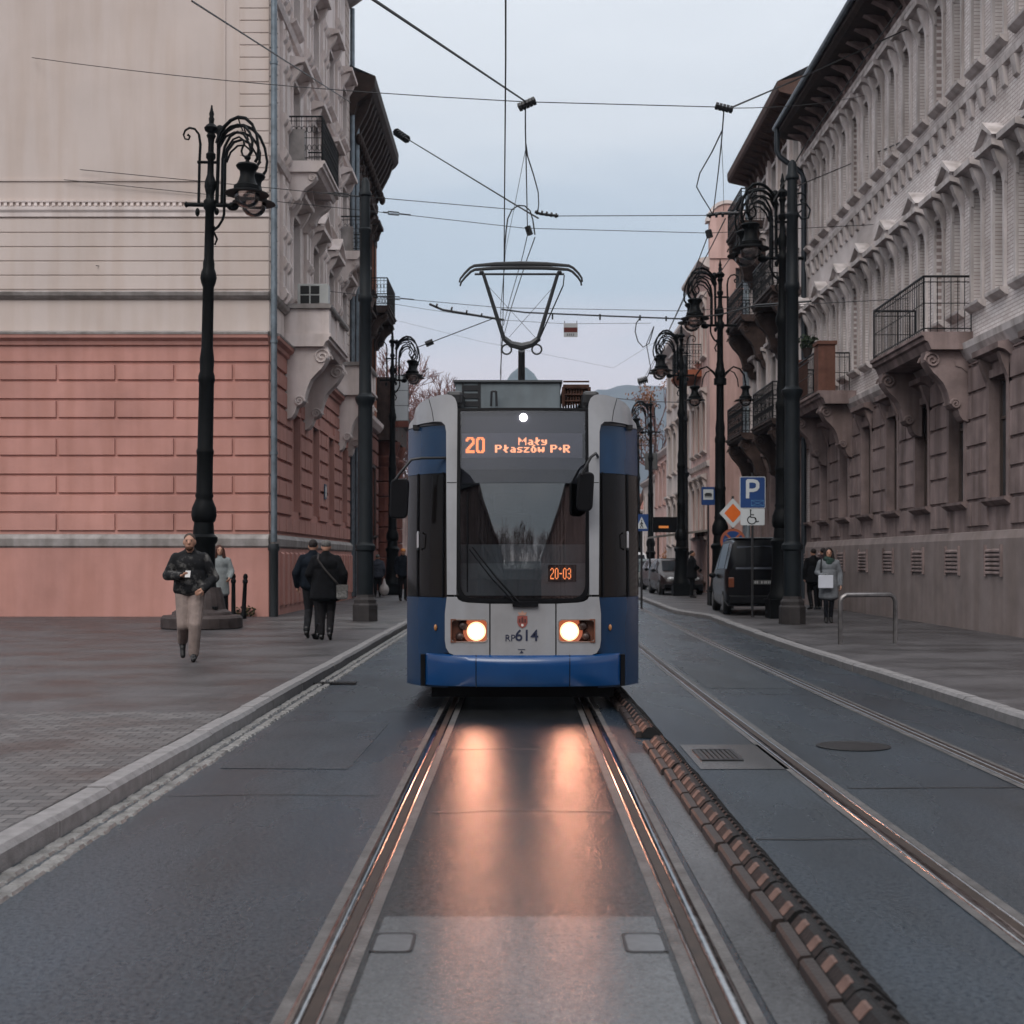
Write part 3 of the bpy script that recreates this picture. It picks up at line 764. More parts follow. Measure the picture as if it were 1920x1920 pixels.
# headlights
HOUS = M('headlight_housing', (.16, .06, .035), .4, .2, var=.3, scale=20)
RIM = M('headlight_rim', (.40, .34, .31), .25, .6)
LAMP = emit('headlight_beam', (1., .74, .58), 12); LAMP2 = emit('headlight_ring', (1., .50, .26), 2.6)
for s_ in (-1, 1):
    a = MB()
    hx0, hz1 = TP(68, 1163); hx1, hz0 = TP(133, 1202)
    x0, x1 = sorted((s_*hx0, s_*hx1)); y0 = .025
    a.box((x0-.02, y0+.10, hz0-.02), (x1+.02, y0+.115, hz1+.02))
    for bx in ((x0-.012, y0, hz0-.012, x0, y0+.1, hz1+.012), (x1, y0, hz0-.012, x1+.012, y0+.1, hz1+.012), (x0, y0, hz0-.012, x1, y0+.1, hz0), (x0, y0, hz1, x1, y0+.1, hz1+.012)):
        a.box(bx[:3], bx[3:])
    hl = a.build('headlight', HOUS, tram, label='lit round headlight glowing orange in its housing')
    ring = round_poly([TP(65.5, 1160.5), TP(135.5, 1160.5), TP(135.5, 1204.5), TP(65.5, 1204.5)], .05, 6)
    ring2 = round_poly([TP(67.5, 1162.5), TP(133.5, 1162.5), TP(133.5, 1202.5), TP(67.5, 1202.5)], .045, 6)
    o = panel('headlight_rim', ring, RIM, hl, .036, .02, hole=ring2, px=False, step=.03, mirror=s_ < 0)
    mx, mz = TP(87.5, 1184)
    rot = Matrix.Rotation(PI/2, 3, 'X')
    b_ = MB(); b_.lathe([(.0, .035), (.05, .03), (.072, .02), (.076, .012)], (s_*mx, y0+.035, mz), 24, rot)
    b_.build('lamp_lens', LAMP, hl, True)
    b_ = MB(); b_.lathe([(.077, .014), (.088, .009), (.096, 0), (.096, -.01), (.077, -.01)], (s_*mx, y0+.035, mz), 24, rot); b_.build('lamp_lens_rim', LAMP2, hl, True)
    b_ = MB(); b_.lathe([(.098, -.012), (.118, .0), (.134, .012), (.126, -.014), (.098, -.024)], (s_*mx, y0+.055, mz), 24, rot); b_.box((min(s_*(hx0+.004), s_*(hx0+.205)), y0+.092, hz0+.002), (max(s_*(hx0+.004), s_*(hx0+.205)), y0+.0995, hz1-.002)); b_.build('lamp_glow_dish', emit('reflector_glow', (1, .19, .07), .33), hl, True)  # scattered headlamp glow put in as emission on the dish and back plate
    for (dx, py, r_) in ((118, 1194, .043), (112, 1174, .048)):
        px_, pz_ = TP(dx, py)
        b_ = MB(); b_.lathe([(0, .02), (.6*r_, .018), (r_*.9, .006), (r_, -.01), (r_*1.1, -.02), (r_*1.12, -.05)], (s_*px_, y0+.05, pz_), 18, rot)
        b_.build('side_lamp', M('lamp_glass', (.05, .03, .026), .35, .2, var=.3, scale=30), hl, True)
    ld = bpy.data.lights.new('headlight_spot', 'SPOT'); ld.energy = 34; ld.color = (1, .40, .24); ld.spot_size = R(74); ld.spot_blend = .6; ld.shadow_soft_size = .09
    lo = bpy.data.objects.new('headlight_spot', ld); COL.objects.link(lo); lo.parent = hl
    lo.location = (s_*mx, -.06, mz); lo.rotation_euler = (R(-84), 0, 0)
    # amber corner marker, handrail
    cx_, cz_ = TP(164, 1177); b_ = MB(); b_.ball((s_*cx_, FYt(cx_, cz_)+.03, cz_), (.018, .02, .034)); b_.build('side_marker', M('marker_amber', (.32, .14, .05), .2), tram, True)
    gx, gz0 = TP(196, 1030); _, gz1 = TP(196, 998); gy = FYt(gx, gz0)
    b_ = MB(); b_.tube([(s_*gx, gy, gz0), (s_*gx, gy-.05, gz0+.02), (s_*gx, gy-.05, gz1-.02), (s_*gx, gy, gz1)], .013, 8); b_.build('grab_handle', M('handle_steel', (.5, .5, .52), .3, .8), tram, True)
    # window posts of the corner
    for dx in (150, 197):
        ax_, az = TP(dx, 1000)
        b_ = MB(); b_.tube([(s_*ax_, FYt(ax_, z)+.028, z) for z in (1.16, 1.6, 2.0, 2.43)], .014, 6); b_.build('window_post', BLACK, tram)
# top marker lamp
mx, mz = TP(1, 782); mb = MB(); mb.lathe([(0, .02), (.03, .016), (.042, 0), (.042, -.02)], (mx, FYt(mx, mz)+.035, mz), 18, Matrix.Rotation(PI/2, 3, 'X'))
mb.build('top_lamp', emit('top_lamp_glow', (1, .93, .86), 8), tram, True)
# bumper
mb = MB(); rows = []
pr = [(.0, .585), (-.05, .575), (-.085, .548), (-.10, .512), (-.102, .47), (-.09, .40), (-.085, .31), (-.06, .265), (.04, .255)]
n = 40
for i in range(n+1):
    x = -.99 + 1.98*i/n; k_ = 1 - .55*abs(x/.99)**3; dz = .035*(abs(x/.99)**2)
    rows.append([(x, FYt(x, .4) + o_*k_ + .0, z + (dz if z > .45 and z < .575 else 0)) for o_, z in pr])
for i, r_ in enumerate(rows):
    mb.v += r_
m_ = len(pr)
for i in range(n):
    for j in range(m_-1): mb.f.append((i*m_+j, (i+1)*m_+j, (i+1)*m_+j+1, i*m_+j+1))
mb.f.append(tuple(range(m_))); mb.f.append(tuple(n*m_+j for j in reversed(range(m_))))
mb.build('bumper', BLUEB, tram, True)
mb = MB()
for x in (-.47, .47):
    mb.tube([(x, FYt(x, .4) + o_*(1-.55*abs(x/.99)**3) - .0015, z) for o_, z in pr], .0045, 6)
mb.build('bumper_seam', BLACK, tram)
for s_ in (-1, 1):
    mb = MB(); mb.box((min(s_*1.0, s_*1.045), FYt(1.02, .4)-.05, .25), (max(s_*1.0, s_*1.045), FYt(1.02, .4)+.1, .57)); mb.build('bumper_end', BLACK, tram)
    mb = MB(); mb.box((min(s_*1.21, s_*1.228), .78, .42), (max(s_*1.21, s_*1.228), 1.5, .62)); mb.build('side_vent', BLACK, tram)
# wiper
mb = MB()
def gp(px, py, off): 
    x, z = TP(px-980.5, py); return (x, FYt(x, z)-off, z)
mb.tube([gp(975, 1131, .06), gp(930, 1082, .06), gp(886, 1026, .045)], [.012, .010, .007], 6)
mb.tube([gp(966, 1131, .06), gp(922, 1084, .06), gp(880, 1030, .045)], [.010, .008, .006], 6)
mb.box((gp(961, 1137, 0)[0], -.07, gp(961, 1137, 0)[2]), (gp(1009, 1130, 0)[0], .0, gp(1009, 1128, 0)[2]))
mb.tube([gp(876.5, 925, .034), gp(876.5, 1010, .034), gp(876.5, 1110, .034)], .007, 5)
mb.build('wiper', BLACK, tram)
# mirrors
for nm, (mx0, mx1, my0, my1), armp in (('a', (727, 765, 897, 972), [(838, 857), (790, 859), (771, 862), (748, 890), (742, 899)]), ('b', (1078, 1113, 885, 958), [(1126, 852), (1117, 850), (1108, 857), (1093, 884), (1092, 890)])):
    Ym = TY + (.12 if nm == 'a' else -.16)
    def wp(px, py, Y=Ym): a_ = at(px, py, Y); return (a_[0]-TX, a_[1]-TY, a_[2])
    a_ = wp(mx0, my1); b_ = wp(mx1, my0)
    mb = MB(); fr = Fr((0, 0), (1, 0), (0, 1))
    pl = round_poly([(a_[0]+.015, a_[2]), (b_[0]-.01, a_[2]), (b_[0]+.01, b_[2]), (a_[0]+.03, b_[2])], .06, 5)
    mb.flat(pl, a_[1], a_[1]+.10, fr)
    mr_ = mb.build('mirror', BLACK, tram, bevel=.015)
    mb = MB(); pts = [wp(*p) for p in armp]
    pts[0] = (pts[0][0], FYt(pts[0][0], pts[0][2])+.03, pts[0][2])
    mb.tube(pts, .014, 8); mb.build('mirror_arm', DARKM, mr_, True)
# roof equipment
def wpt(px, py, Y): a_ = at(px, py, Y); return (a_[0]-TX, a_[1]-TY, a_[2])
a_ = wpt(854, 766, TY+.9); b_ = wpt(1051, 717, TY+.9)
mb = MB(); mb.box((a_[0], .9, 3.09), (b_[0], 2.6, b_[2])); ru = mb.build('roof_unit', GREYB, tram, bevel=.02)
mb = MB(); mb.box((a_[0]-.02, .87, b_[2]), (b_[0]+.02, 2.62, b_[2]+.022)); mb.build('roof_unit_lid', M('roof_lid', (.05, .055, .06), .5), ru)
mb = MB()
for k_ in range(3): mb.box((a_[0]+.09, .885, 3.18+.085*k_), (a_[0]+.24, .897, 3.235+.085*k_))
mb.box((a_[0]+.07, .89, 3.16), (a_[0]+.09, .899, 3.44)); mb.box((a_[0]+.24, .89, 3.16), (a_[0]+.27, .899, 3.44))
mb.build('vent_louvre', DARKM, ru)
mb = MB(); x = wpt(926, 750, TY+.8)[0]; mb.tube([(x-.03, .8, 3.17), (x-.024, .8, 3.33)], .014, 6); mb.tube([(x+.03, .8, 3.17), (x+.024, .8, 3.33)], .014, 6); mb.tube([(x-.024, .8, 3.33), (x+.024, .8, 3.33)], .012, 6)
mb.build('roof_hook', DARKM, tram)
mb = MB(); RUST = M('rusty_coil', (.05, .022, .015), .6, .3, var=.5, scale=30)
x0 = b_[0]+.03; x1 = wpt(1105, 740, TY+.9)[0]
for k_ in range(9):
    x = x0 + (x1-x0)*(k_+.5)/9; mb.tube([(x, .95, 3.2), (x+.004, .95, b_[2]-.06), (x, 2.4, b_[2]-.06), (x, 2.4, 3.2)], .012, 5)
for k_ in range(4): mb.tube([(x0, .93, 3.24+.07*k_), (x1, .93, 3.24+.07*k_)], .010, 5)
mb.box((x0, .92, b_[2]-.05), (x1, 2.5, b_[2]-.02)); mb.tube([(x0, .9, 3.18), (x0, .9, b_[2]-.05)], .018, 6); mb.tube([(x1, .9, 3.18), (x1, .9, b_[2]-.05)], .018, 6)
mb.build('roof_coil', RUST, tram)
for s_ in (-1, 1):
    mb = MB(); mb.box((min(s_*.62, s_*.80), .5, 3.14), (max(s_*.62, s_*.80), 5, 3.30)); mb.build('roof_fairing', DARKM, tram, bevel=.04)
# pantograph
YP = TY + 6.6
PAN = M('pantograph_grey', (.045, .047, .05), .4, .6, var=.3, scale=8)
def wq(px, py, Y=YP): a_ = at(px, py, Y); return (a_[0]-TX, a_[1]-TY, a_[2])
mb = MB(); x = wq(978, 700)[0]
mb.tube([(x, 8.1, 3.35), (x, 6.7, wq(978, 655)[2])], [.06, .05], 10); mb.box((x-.4, 6.4, 3.2), (x+.4, 8.4, 3.36))
pan = mb.build('pantograph', PAN, tram, True)
zk = wq(978, 650)[2]
mb = MB(); pts = [wq(945, 634), wq(958, 645), wq(978, 650), wq(997, 645), wq(1011, 634)]
mb.tube(pts, [.04, .05, .06, .05, .04], 8)
for px in (950, 1006.5):
    c_ = wq(px, 655); mb.tube([(c_[0]+.072*math.cos(a), c_[1], c_[2]+.072*math.sin(a)) for a in [2*PI*i/16 for i in range(17)]], .014, 5, caps=False)
mb.build('knee_joint', PAN, pan, True)
Yt = YP - .9
mb = MB(); mb.tube([wq(945, 636), wq(906, 513, Yt)], [.034, .026], 8); mb.tube([wq(1009, 636), wq(1046, 513, Yt)], [.034, .026], 8)
mb.build('upper_arm', M('arm_alu', (.11, .115, .12), .42, .5), pan, True)
mb = MB(); mb.tube([wq(890, 514, Yt), wq(1058, 514, Yt)], .016, 8)
for px in (903, 1049): mb.ball(wq(px, 511, Yt), .035)
mb.tube([wq(1013, 632), wq(1056, 535, Yt)], .010, 5); mb.tube([wq(1056, 535, Yt), wq(1058, 516, Yt)], .009, 5)
mb.tube([wq(955, 632), wq(1040, 535, Yt)], .004, 4); mb.tube([wq(1003, 632), wq(914, 535, Yt)], .004, 4)
mb.build('pantograph_bracing', PAN, pan)
for dy in (-.13, .13):
    mb = MB(); Yh = Yt + dy - 0
    pts = [(862, 533), (864, 526), (872, 516), (882, 506), (890, 502), (930, 499), (978, 498), (1025, 499), (1066, 502), (1074, 506), (1084, 516), (1090, 525), (1091, 532)]
    base = [wq(p[0], p[1], Yt) for p in pts]
    mb.tube([(p[0], p[1]+dy, p[2]) for p in base], [.012, .014, .017, .019, .022, .03, .034, .03, .022, .019, .017, .014, .012], 7)
    mb.build('contact_strip', M('carbon_strip', (.012, .012, .013), .5), pan, True)
# ------------------------------------------------------------------ buildings
PINK = M('pink_plaster', (.46, .235, .20), .8, var=.2, scale=.55, bump=.12, bscale=30, streak=.10)
CREAM = M('cream_plaster', (.50, .43, .40), .8, var=.10, scale=.45, bump=.1, bscale=30, streak=.06)
PALE = M('pale_stucco', (.66, .585, .565), .8, var=.15, scale=1.5, bump=.15, bscale=30, streak=.16)
COPING = M('grey_coping', (.30, .275, .265), .6, var=.3, scale=3, streak=.3)
ORANGE = M('orange_brick', (.30, .115, .065), .85, var=.45, scale=3, bump=.3, bscale=40, streak=.4)
DKSTONE = M('sooty_stone', (.065, .042, .036), .8, var=.5, scale=3, bump=.3, bscale=20, streak=.4)
REDST = M('red_sandstone', (.19, .072, .055), .85, var=.45, scale=2, bump=.35, bscale=20, streak=.4)
GREYST = M('grey_stucco', (.60, .55, .54), .82, var=.25, scale=1.2, bump=.15, bscale=30, streak=.35)
BROWNST = M('brown_stucco', (.27, .205, .195), .82, var=.35, scale=1.5, bump=.2, bscale=25, streak=.4)
ROSE = M('rose_plaster', (.58, .39, .355), .8, var=.15, scale=.7, streak=.25)
IVORY = M('ivory_plaster', (.60, .52, .49), .8, var=.18, scale=.8, streak=.3)
SLATE = M('roof_sheet', (.075, .08, .088), .5, .3, var=.3, scale=3)
PIPE = M('zinc_pipe', (.15, .18, .205), .42, .5, var=.4, scale=4)
IRONB = M('black_ironwork', (.010, .010, .011), .45, .4, var=.3, scale=10)
WFR = M('white_window_frame', (.40, .385, .37), .5, var=.15)
BFR = M('brown_window_frame', (.07, .05, .042), .5, var=.3)
PANE = M('window_pane', (.055, .055, .06), .06, var=.9, scale=.8, spec=.8, col2=(.008, .009, .01))
EAVE = M('dark_timber', (.035, .021, .017), .75, var=.5, scale=4, bump=.2, bscale=20)

def brickwall(name, c1, c2, mortar, w=.25, h=.075):
    m = bpy.data.materials.new(name); m.use_nodes = True
    nt = m.node_tree; N = nt.nodes; L = nt.links; b = N['Principled BSDF']; b.inputs['Roughness'].default_value = .75
    tc = N.new('ShaderNodeTexCoord'); s = N.new('ShaderNodeSeparateXYZ'); c = N.new('ShaderNodeCombineXYZ')
    L.new(tc.outputs['Object'], s.inputs[0]); L.new(s.outputs['Y'], c.inputs['X']); L.new(s.outputs['Z'], c.inputs['Y'])
    br = N.new('ShaderNodeTexBrick'); br.inputs['Scale'].default_value = 1; br.inputs['Brick Width'].default_value = w; br.inputs['Row Height'].default_value = h
    br.inputs['Mortar Size'].default_value = .007; br.inputs['Color1'].default_value = lin(c1); br.inputs['Color2'].default_value = lin(c2); br.inputs['Mortar'].default_value = lin(mortar)
    L.new(c.outputs[0], br.inputs['Vector'])
    no = N.new('ShaderNodeTexNoise'); no.inputs['Scale'].default_value = .7; no.inputs['Detail'].default_value = 8; L.new(tc.outputs['Object'], no.inputs['Vector'])
    r2 = N.new('ShaderNodeValToRGB'); r2.color_ramp.elements[0].position = .3; r2.color_ramp.elements[1].position = .7
    r2.color_ramp.elements[0].color = (.65, .62, .6, 1); r2.color_ramp.elements[1].color = (1.1, 1.1, 1.1, 1); L.new(no.outputs['Fac'], r2.inputs['Fac'])
    mx = N.new('ShaderNodeMixRGB'); mx.blend_type = 'MULTIPLY'; mx.inputs['Fac'].default_value = 1
    L.new(br.outputs['Color'], mx.inputs['Color1']); L.new(r2.outputs['Color'], mx.inputs['Color2']); L.new(mx.outputs['Color'], b.inputs['Base Color'])
    iv = N.new('ShaderNodeMath'); iv.operation = 'SUBTRACT'; iv.inputs[0].default_value = 1; L.new(br.outputs['Fac'], iv.inputs[1])
    bp = N.new('ShaderNodeBump'); bp.inputs['Strength'].default_value = .6; bp.inputs['Distance'].default_value = .01; L.new(iv.outputs[0], bp.inputs['Height']); L.new(bp.outputs['Normal'], b.inputs['Normal'])
    return m
WBRICK = brickwall('pale_brick', (.72, .68, .67), (.62, .56, .55), (.34, .27, .26))

def wall(root, fr, u0, u1, z0, z1, ops, mat, depth=.28, name='wall'):
    """wall face with real window openings and their reveals; ops = (u, z, w, h)"""
    us = sorted({u0, u1, *[o[0]-o[2]/2 for o in ops], *[o[0]+o[2]/2 for o in ops]})
    zs = sorted({z0, z1, *[o[1] for o in ops], *[o[1]+o[3] for o in ops]})
    mb = MB()
    for a, b in zip(us, us[1:]):
        for c, d in zip(zs, zs[1:]):
            um, zm = (a+b)/2, (c+d)/2
            if any(abs(um-o[0]) < o[2]/2 and o[1] < zm < o[1]+o[3] for o in ops): continue
            mb.add([fr(a,0,c), fr(b,0,c), fr(b,0,d), fr(a,0,d)], [(0,1,2,3)])
    for (u, z, w, h) in ops:
        a, b, c, d = u-w/2, u+w/2, z, z+h
        for q in (((a,c),(a,d)), ((b,c),(b,d)), ((a,c),(b,c)), ((a,d),(b,d))):
            (p, r_), (s_, t) = q
            mb.add([fr(p,0,r_), fr(s_,0,t), fr(s_,-depth,t), fr(p,-depth,r_)], [(0,1,2,3)])
    return mb.build(name, mat, root)

def window(root, fr, u, z, w, h, fmat, tmat, hood=None, depth=.2, jamb=.13, sill=True, hp=.28):
    e = .055
    mb = MB(); n0, n1 = -depth-.03, -depth+.05
    for (a, b, c, d) in ((u-w/2, u-w/2+e, z, z+h), (u+w/2-e, u+w/2, z, z+h), (u-w/2+e, u+w/2-e, z, z+e), (u-w/2+e, u+w/2-e, z+h-e, z+h)):
        mb.box((a, n0, c), (b, n1, d), fr)
    mb.box((u-e*.55, n0, z+e), (u+e*.55, n1-.008, z+h-e), fr); mb.box((u-w/2+e, n0, z+h*.66), (u-e*.56, n1-.012, z+h*.66+e), fr); mb.box((u+e*.56, n0, z+h*.66), (u+w/2-e, n1-.012, z+h*.66+e), fr)
    fo = mb.build('window', fmat, root)
    mb = MB(); mb.add([fr(u-w/2, -depth, z), fr(u+w/2, -depth, z), fr(u+w/2, -depth, z+h), fr(u-w/2, -depth, z+h)], [(0,1,2,3)])
    mb.build('pane', PANE, fo)
    mb = MB(); j = jamb
    if j:
        mb.box((u-w/2-j, .002, z), (u-w/2-.004, .06, z+h+j), fr); mb.box((u+w/2+.004, .002, z), (u+w/2+j, .06, z+h+j), fr); mb.box((u-w/2-.004, .002, z+h+.004), (u+w/2+.004, .06, z+h+j), fr)
    if sill: mb.prof(u-w/2-j-.06, u+w/2+j+.06, [(.002, z-.16), (.06, z-.14), (.16, z-.06), (.17, z-.004), (.002, z-.004)], fr)
    zh = z+h+j+.03
    if hood:
        mb.prof(u-w/2-j-.12, u+w/2+j+.12, [(.002, zh+.12), (.07, zh+.13), (hp*.6, zh+.22), (hp, zh+.25), (hp+.01, zh+.36), (.002, zh+.42)], fr)
        for s_ in (-1, 1):
            c = u+s_*(w/2+j*.5); mb.prof(c-.08, c+.08, [(.003, zh-.45), (.05, zh-.42), (.08, zh-.25), (hp*.6, zh+.0), (hp*.8, zh+.2), (.003, zh+.119)], fr)
    if hood == 'tri':
        a = w/2+j+.16; mb.flat([(u-a, zh+.42), (u+a, zh+.42), (u, zh+.42+a*.5)], .002, hp*.7, fr)
        mb.flat([(u-a-.04, zh+.42), (u-a+.06, zh+.42), (u+.0, zh+.42+a*.5), (u, zh+.54+a*.5)], .002, hp+.02, fr)
        mb.flat([(u+a+.04, zh+.42), (u, zh+.541+a*.5), (u, zh+.421+a*.5), (u+a-.06, zh+.42)], .002, hp+.02, fr)
    if mb.v: mb.build('window_surround', tmat, fo)
    return fo

def courses(mb, fr, u0, u1, z0, z1, ch, gap, n1, blk=None, ops=(), n0=-.0, c=.012):
    """rusticated courses, skipping openings"""
    k = 0; z = z0
    while z < z1-.05:
        a, b = z+gap/2, min(z+ch, z1)-gap/2
        segs = [(u0, u1)]
        for o in ops:
            if o[1]-.15 < b and o[1]+o[3]+.1 > a:
                ns = []
                for s_ in segs:
                    l, r_ = o[0]-o[2]/2-.16, o[0]+o[2]/2+.16
                    if s_[0] < l: ns.append((s_[0], min(s_[1], l)))
                    if s_[1] > r_: ns.append((max(s_[0], r_), s_[1]))
                segs = [s_ for s_ in ns if s_[1]-s_[0] > .08]
        for s0, s1 in segs:
            cuts = [s0]
            if blk and k % 2 == 0:
                q = u1 - .9
                lst = []
                while q > s0+.2:
                    if q < s1-.2: lst.append(q)
                    q -= blk
                cuts += sorted(lst)
            cuts.append(s1)
            for p, q in zip(cuts, cuts[1:]): mb.block(p+(gap/2 if p > s0 else 0), q-(gap/2 if q < s1 else 0), a, b, n0, n1, c, fr)
        z += ch; k += 1

SCROLL = [(1, 1), (1.0, .86), (.93, .78), (.84, .70), (.72, .63), (.60, .545), (.52, .44), (.47, .33), (.44, .25), (.36, .20), (.27, .17), (.22, .08), (.15, .02), (.06, 0), (0, .0)]
def console(root, fr, uc, w, p, z0, z1, mat, name='console', scroll=True):
    mb = MB(); pl = [(0, z1)] + [(a*p, z0+b*(z1-z0)) for a, b in SCROLL]
    mb.prof(uc-w/2, uc+w/2, pl, fr)
    if scroll:
        for (n, z, r_) in ((p*.86, z1-(z1-z0)*.13, (z1-z0)*.115), (p*.33, z0+(z1-z0)*.25, (z1-z0)*.075)):
            for s_ in (-1, 1):
                pts = [fr(uc+s_*(w/2+.02), n+r_*(1-t/22)*math.cos(t*.6), z+r_*(1-t/22)*math.sin(t*.6)) for t in range(20)]
                mb.tube(pts, .028, 5)
    return mb.build(name, mat, root)

def railing(root, fr, u0, u1, p, z0, h, mat, step=.13, ornate=True, name='railing'):
    mb = MB()
    runs = [((u0, 0), (u0, p)), ((u0, p), (u1, p)), ((u1, p), (u1, 0))]
    for (a, b) in runs:
        for z, r_ in ((z0+h, .026), (z0+h*.9, .012), (z0+.08, .014), (z0+h*.52, .010)): mb.tube([fr(a[0], a[1], z), fr(b[0], b[1], z)], r_, 5)
        ln = math.dist(a, b); n = max(2, int(ln/step))
        for i in range(n+1):
            t = i/n; u = a[0]+(b[0]-a[0])*t; q = a[1]+(b[1]-a[1])*t
            mb.tube([fr(u, q, z0), fr(u, q, z0+h)], .020 if i in (0, n) else .009, 4)
            if ornate and i < n:
                t2 = (i+.5)/n; u2 = a[0]+(b[0]-a[0])*t2; q2 = a[1]+(b[1]-a[1])*t2; d = ((b[0]-a[0])/ln, (b[1]-a[1])/ln)
                for zc, rr in ((z0+h*.71, .058), (z0+h*.3, .05)):
                    pts = [fr(u2+d[0]*rr*math.cos(k*.7), q2+d[1]*rr*math.cos(k*.7), zc+rr*1.6*math.sin(k*.7)) for k in range(10)]
                    mb.tube(pts, .009, 4, caps=False)
    return mb.build(name, mat, root)

def slab(root, fr, u0, u1, p, z, mat, name='balcony_slab', th=.3):
    mb = MB()
    mb.prof(u0, u1, [(0, z), (p, z), (p, z-.07), (p-.05, z-.09), (p-.06, z-.17), (p-.13, z-.2), (p-.2, z-th), (0, z-th)], fr)
    return mb.build(name, mat, root)

def building(name, label, loc, cat='building'):
    return thing(name, label, cat, loc)

# --- the pink corner building
pb = building('corner_building', 'pink and cream corner building with rusticated ground floor and stone balconies', (-6.3, 35, 0))
WORLD_ROOTS.add(pb.name)
fs = Fr((0, 35), (1, 0), (0, -1)); ft = Fr((-6.3, 0), (0, 1), (1, 0))
SU0, SU1 = -15.5, -6.3
TU0, TU1 = 35.0, 51.6
AX = [39.0, 42.7, 46.2, 49.7]
g_ops = [(u, 2.9, 1.25, 2.7) for u in AX]
f1 = [(u, 8.75, 1.2, 2.35) for u in AX]; f2 = [(u, 12.55, 1.2, 2.3) for u in AX]; f3 = [(u, 16.5, 1.15, 1.9) for u in AX]
wall(pb, fs, SU0, SU1, 0, 7.06, [], PINK); wall(pb, fs, SU0, SU1, 7.061, 22.5, [], CREAM)
wall(pb, ft, TU0, TU1, 0, 7.06, g_ops, PINK)
wall(pb, ft, TU0, TU1, 7.061, 22.5, f1+f2+f3, PALE)
mb = MB(); mb.box((SU0, 35.3, 22.4), (-6.3, 51.6, 22.6)); mb.box((SU0, 51.3, 0), (-6.32, 51.59, 22.39)); mb.build('roof', SLATE, pb)
mb = MB(); courses(mb, fs, SU0, SU1, 2.26, 6.5, .475, .055, .05, 1.48)
courses(mb, ft, TU0+.02, TU1-.3, 2.26, 6.5, .475, .07, .06, 1.1, g_ops)
mb.build('rusticated_blocks', PINK, pb)
mb = MB(); courses(mb, fs, SU0, SU1, 8.36, 10.2, .36, .022, .022)
courses(mb, fs, -7.05, SU1, 10.5, 22, .31, .02, .02)
mb.build('quoin_courses', CREAM, pb); mb = MB()
courses(mb, ft, TU0+.02, TU0+1.1, 8.36, 22, .36, .03, .035); courses(mb, ft, TU1-1.3, TU1-.3, 8.36, 22, .36, .03, .035)
mb.build('quoin_courses', CREAM, pb)
mb = MB()
for fr, a, b in ((fs, SU0, SU1+.0), (ft, TU0, TU1-.1)):
    mb.prof(a, b, [(.002, 6.55), (.055, 6.56), (.06, 6.93), (.12, 6.96), (.14, 7.05), (.24, 7.12), (.26, 7.2), (.002, 7.2)], fr)
    mb.prof(a, b, [(.0, .0), (.10, .0), (.10, 1.85), (.0, 1.85)], fr)
mb.build('ground_floor_cornice', PINK, pb)
for fr, a, b in ((fs, SU0, SU1), (ft, TU0, TU1-.1)):
    mb = MB()
    mb.prof(a, b, [(.002, 7.203), (.27, 7.203), (.28, 7.25), (.002, 7.33)], fr)
    mb.build('stone_coping', COPING, pb); mb = MB(); mb.prof(a, b, [(.002, 8.12), (.04, 8.12), (.13, 8.2), (.16, 8.28), (.002, 8.34)], fr)
    mb.build('stone_coping', COPING, pb); mb = MB(); mb.prof(a, b, [(.0, 1.853), (.10, 1.853), (.14, 1.9), (.15, 2.08), (.08, 2.18), (.0, 2.2)], fr)
    mb.build('stone_coping', COPING, pb); mb = MB(); mb.prof(a, b, [(.002, 22.0), (.3, 22.2), (.7, 22.5), (.72, 22.7), (.002, 22.8)], fr)
    mb.build('stone_coping', COPING, pb)
mb = MB(); mb.prof(SU0, SU1, [(.002, 10.2), (.05, 10.2), (.06, 10.3), (.10, 10.36), (.11, 10.44), (.002, 10.47)], fs)
for i in range(60):
    u = SU0+.08+i*.152
    if u < SU1-.08: mb.box((u, .003, 10.475), (u+.08, .05, 10.56), fs)
mb.prof(SU0, SU1, [(.002, 10.563), (.06, 10.563), (.07, 10.6), (.002, 10.62)], fs)
mb.prof(TU0, TU1-.1, [(.002, 11.75), (.1, 11.78), (.16, 11.92), (.002, 11.98)], ft); mb.prof(TU0, TU1-.1, [(.002, 15.8), (.1, 15.83), (.16, 15.97), (.002, 16.02)], ft)
mb.build('string_course', PALE, pb)
mb = MB()
for (a, b, c, d) in ((-15, -7.4, 11.1, 11.16), (-7.46, -7.4, 11.161, 21), (-15, -7.461, 20.94, 21)): mb.box((a, .002, c), (b, .03, d), fs)
mb.build('wall_panel_border', CREAM, pb)
for ops, hood, sm in ((g_ops, None, PINK), (f1, 'tri', PALE), (f2, 'flat', PALE), (f3, 'flat', PALE)):
    for (u, z, w_, h_) in ops: window(pb, ft, u, z, w_, h_, BFR if ops is g_ops else WFR, sm, hood, hp=.42 if hood else .28, sill=ops is not g_ops)
mb = MB()
for i, u in enumerate([36.7, 37.3, 40.8, 41.3, 44.2, 44.8, 47.7, 48.2]):               # pilaster strips and stucco ornaments up the front
    mb.box((u-.16, .003, 8.4), (u+.16, .09, 11.7), ft); mb.box((u-.16, .003, 12.05), (u+.16, .09, 15.75), ft); mb.box((u-.16, .003, 16.05), (u+.16, .09, 21.9), ft)
    for z in (8.6, 9.4, 10.2, 11.3, 12.3, 13.2, 14.6, 15.4, 16.4, 17.6, 18.6, 20):
        mb.prof(u-.13, u+.13, [(.09, z-.18), (.16, z-.1), (.2, z), (.14, z+.14), (.09, z+.16)], ft)
for u in AX:
    for z in (8.1, 11.5, 15.3): mb.ball(ft(u, .1, z+.05), (.14, .34, .16), 10, 6)
mb.build('stucco_ornament', PALE, pb)
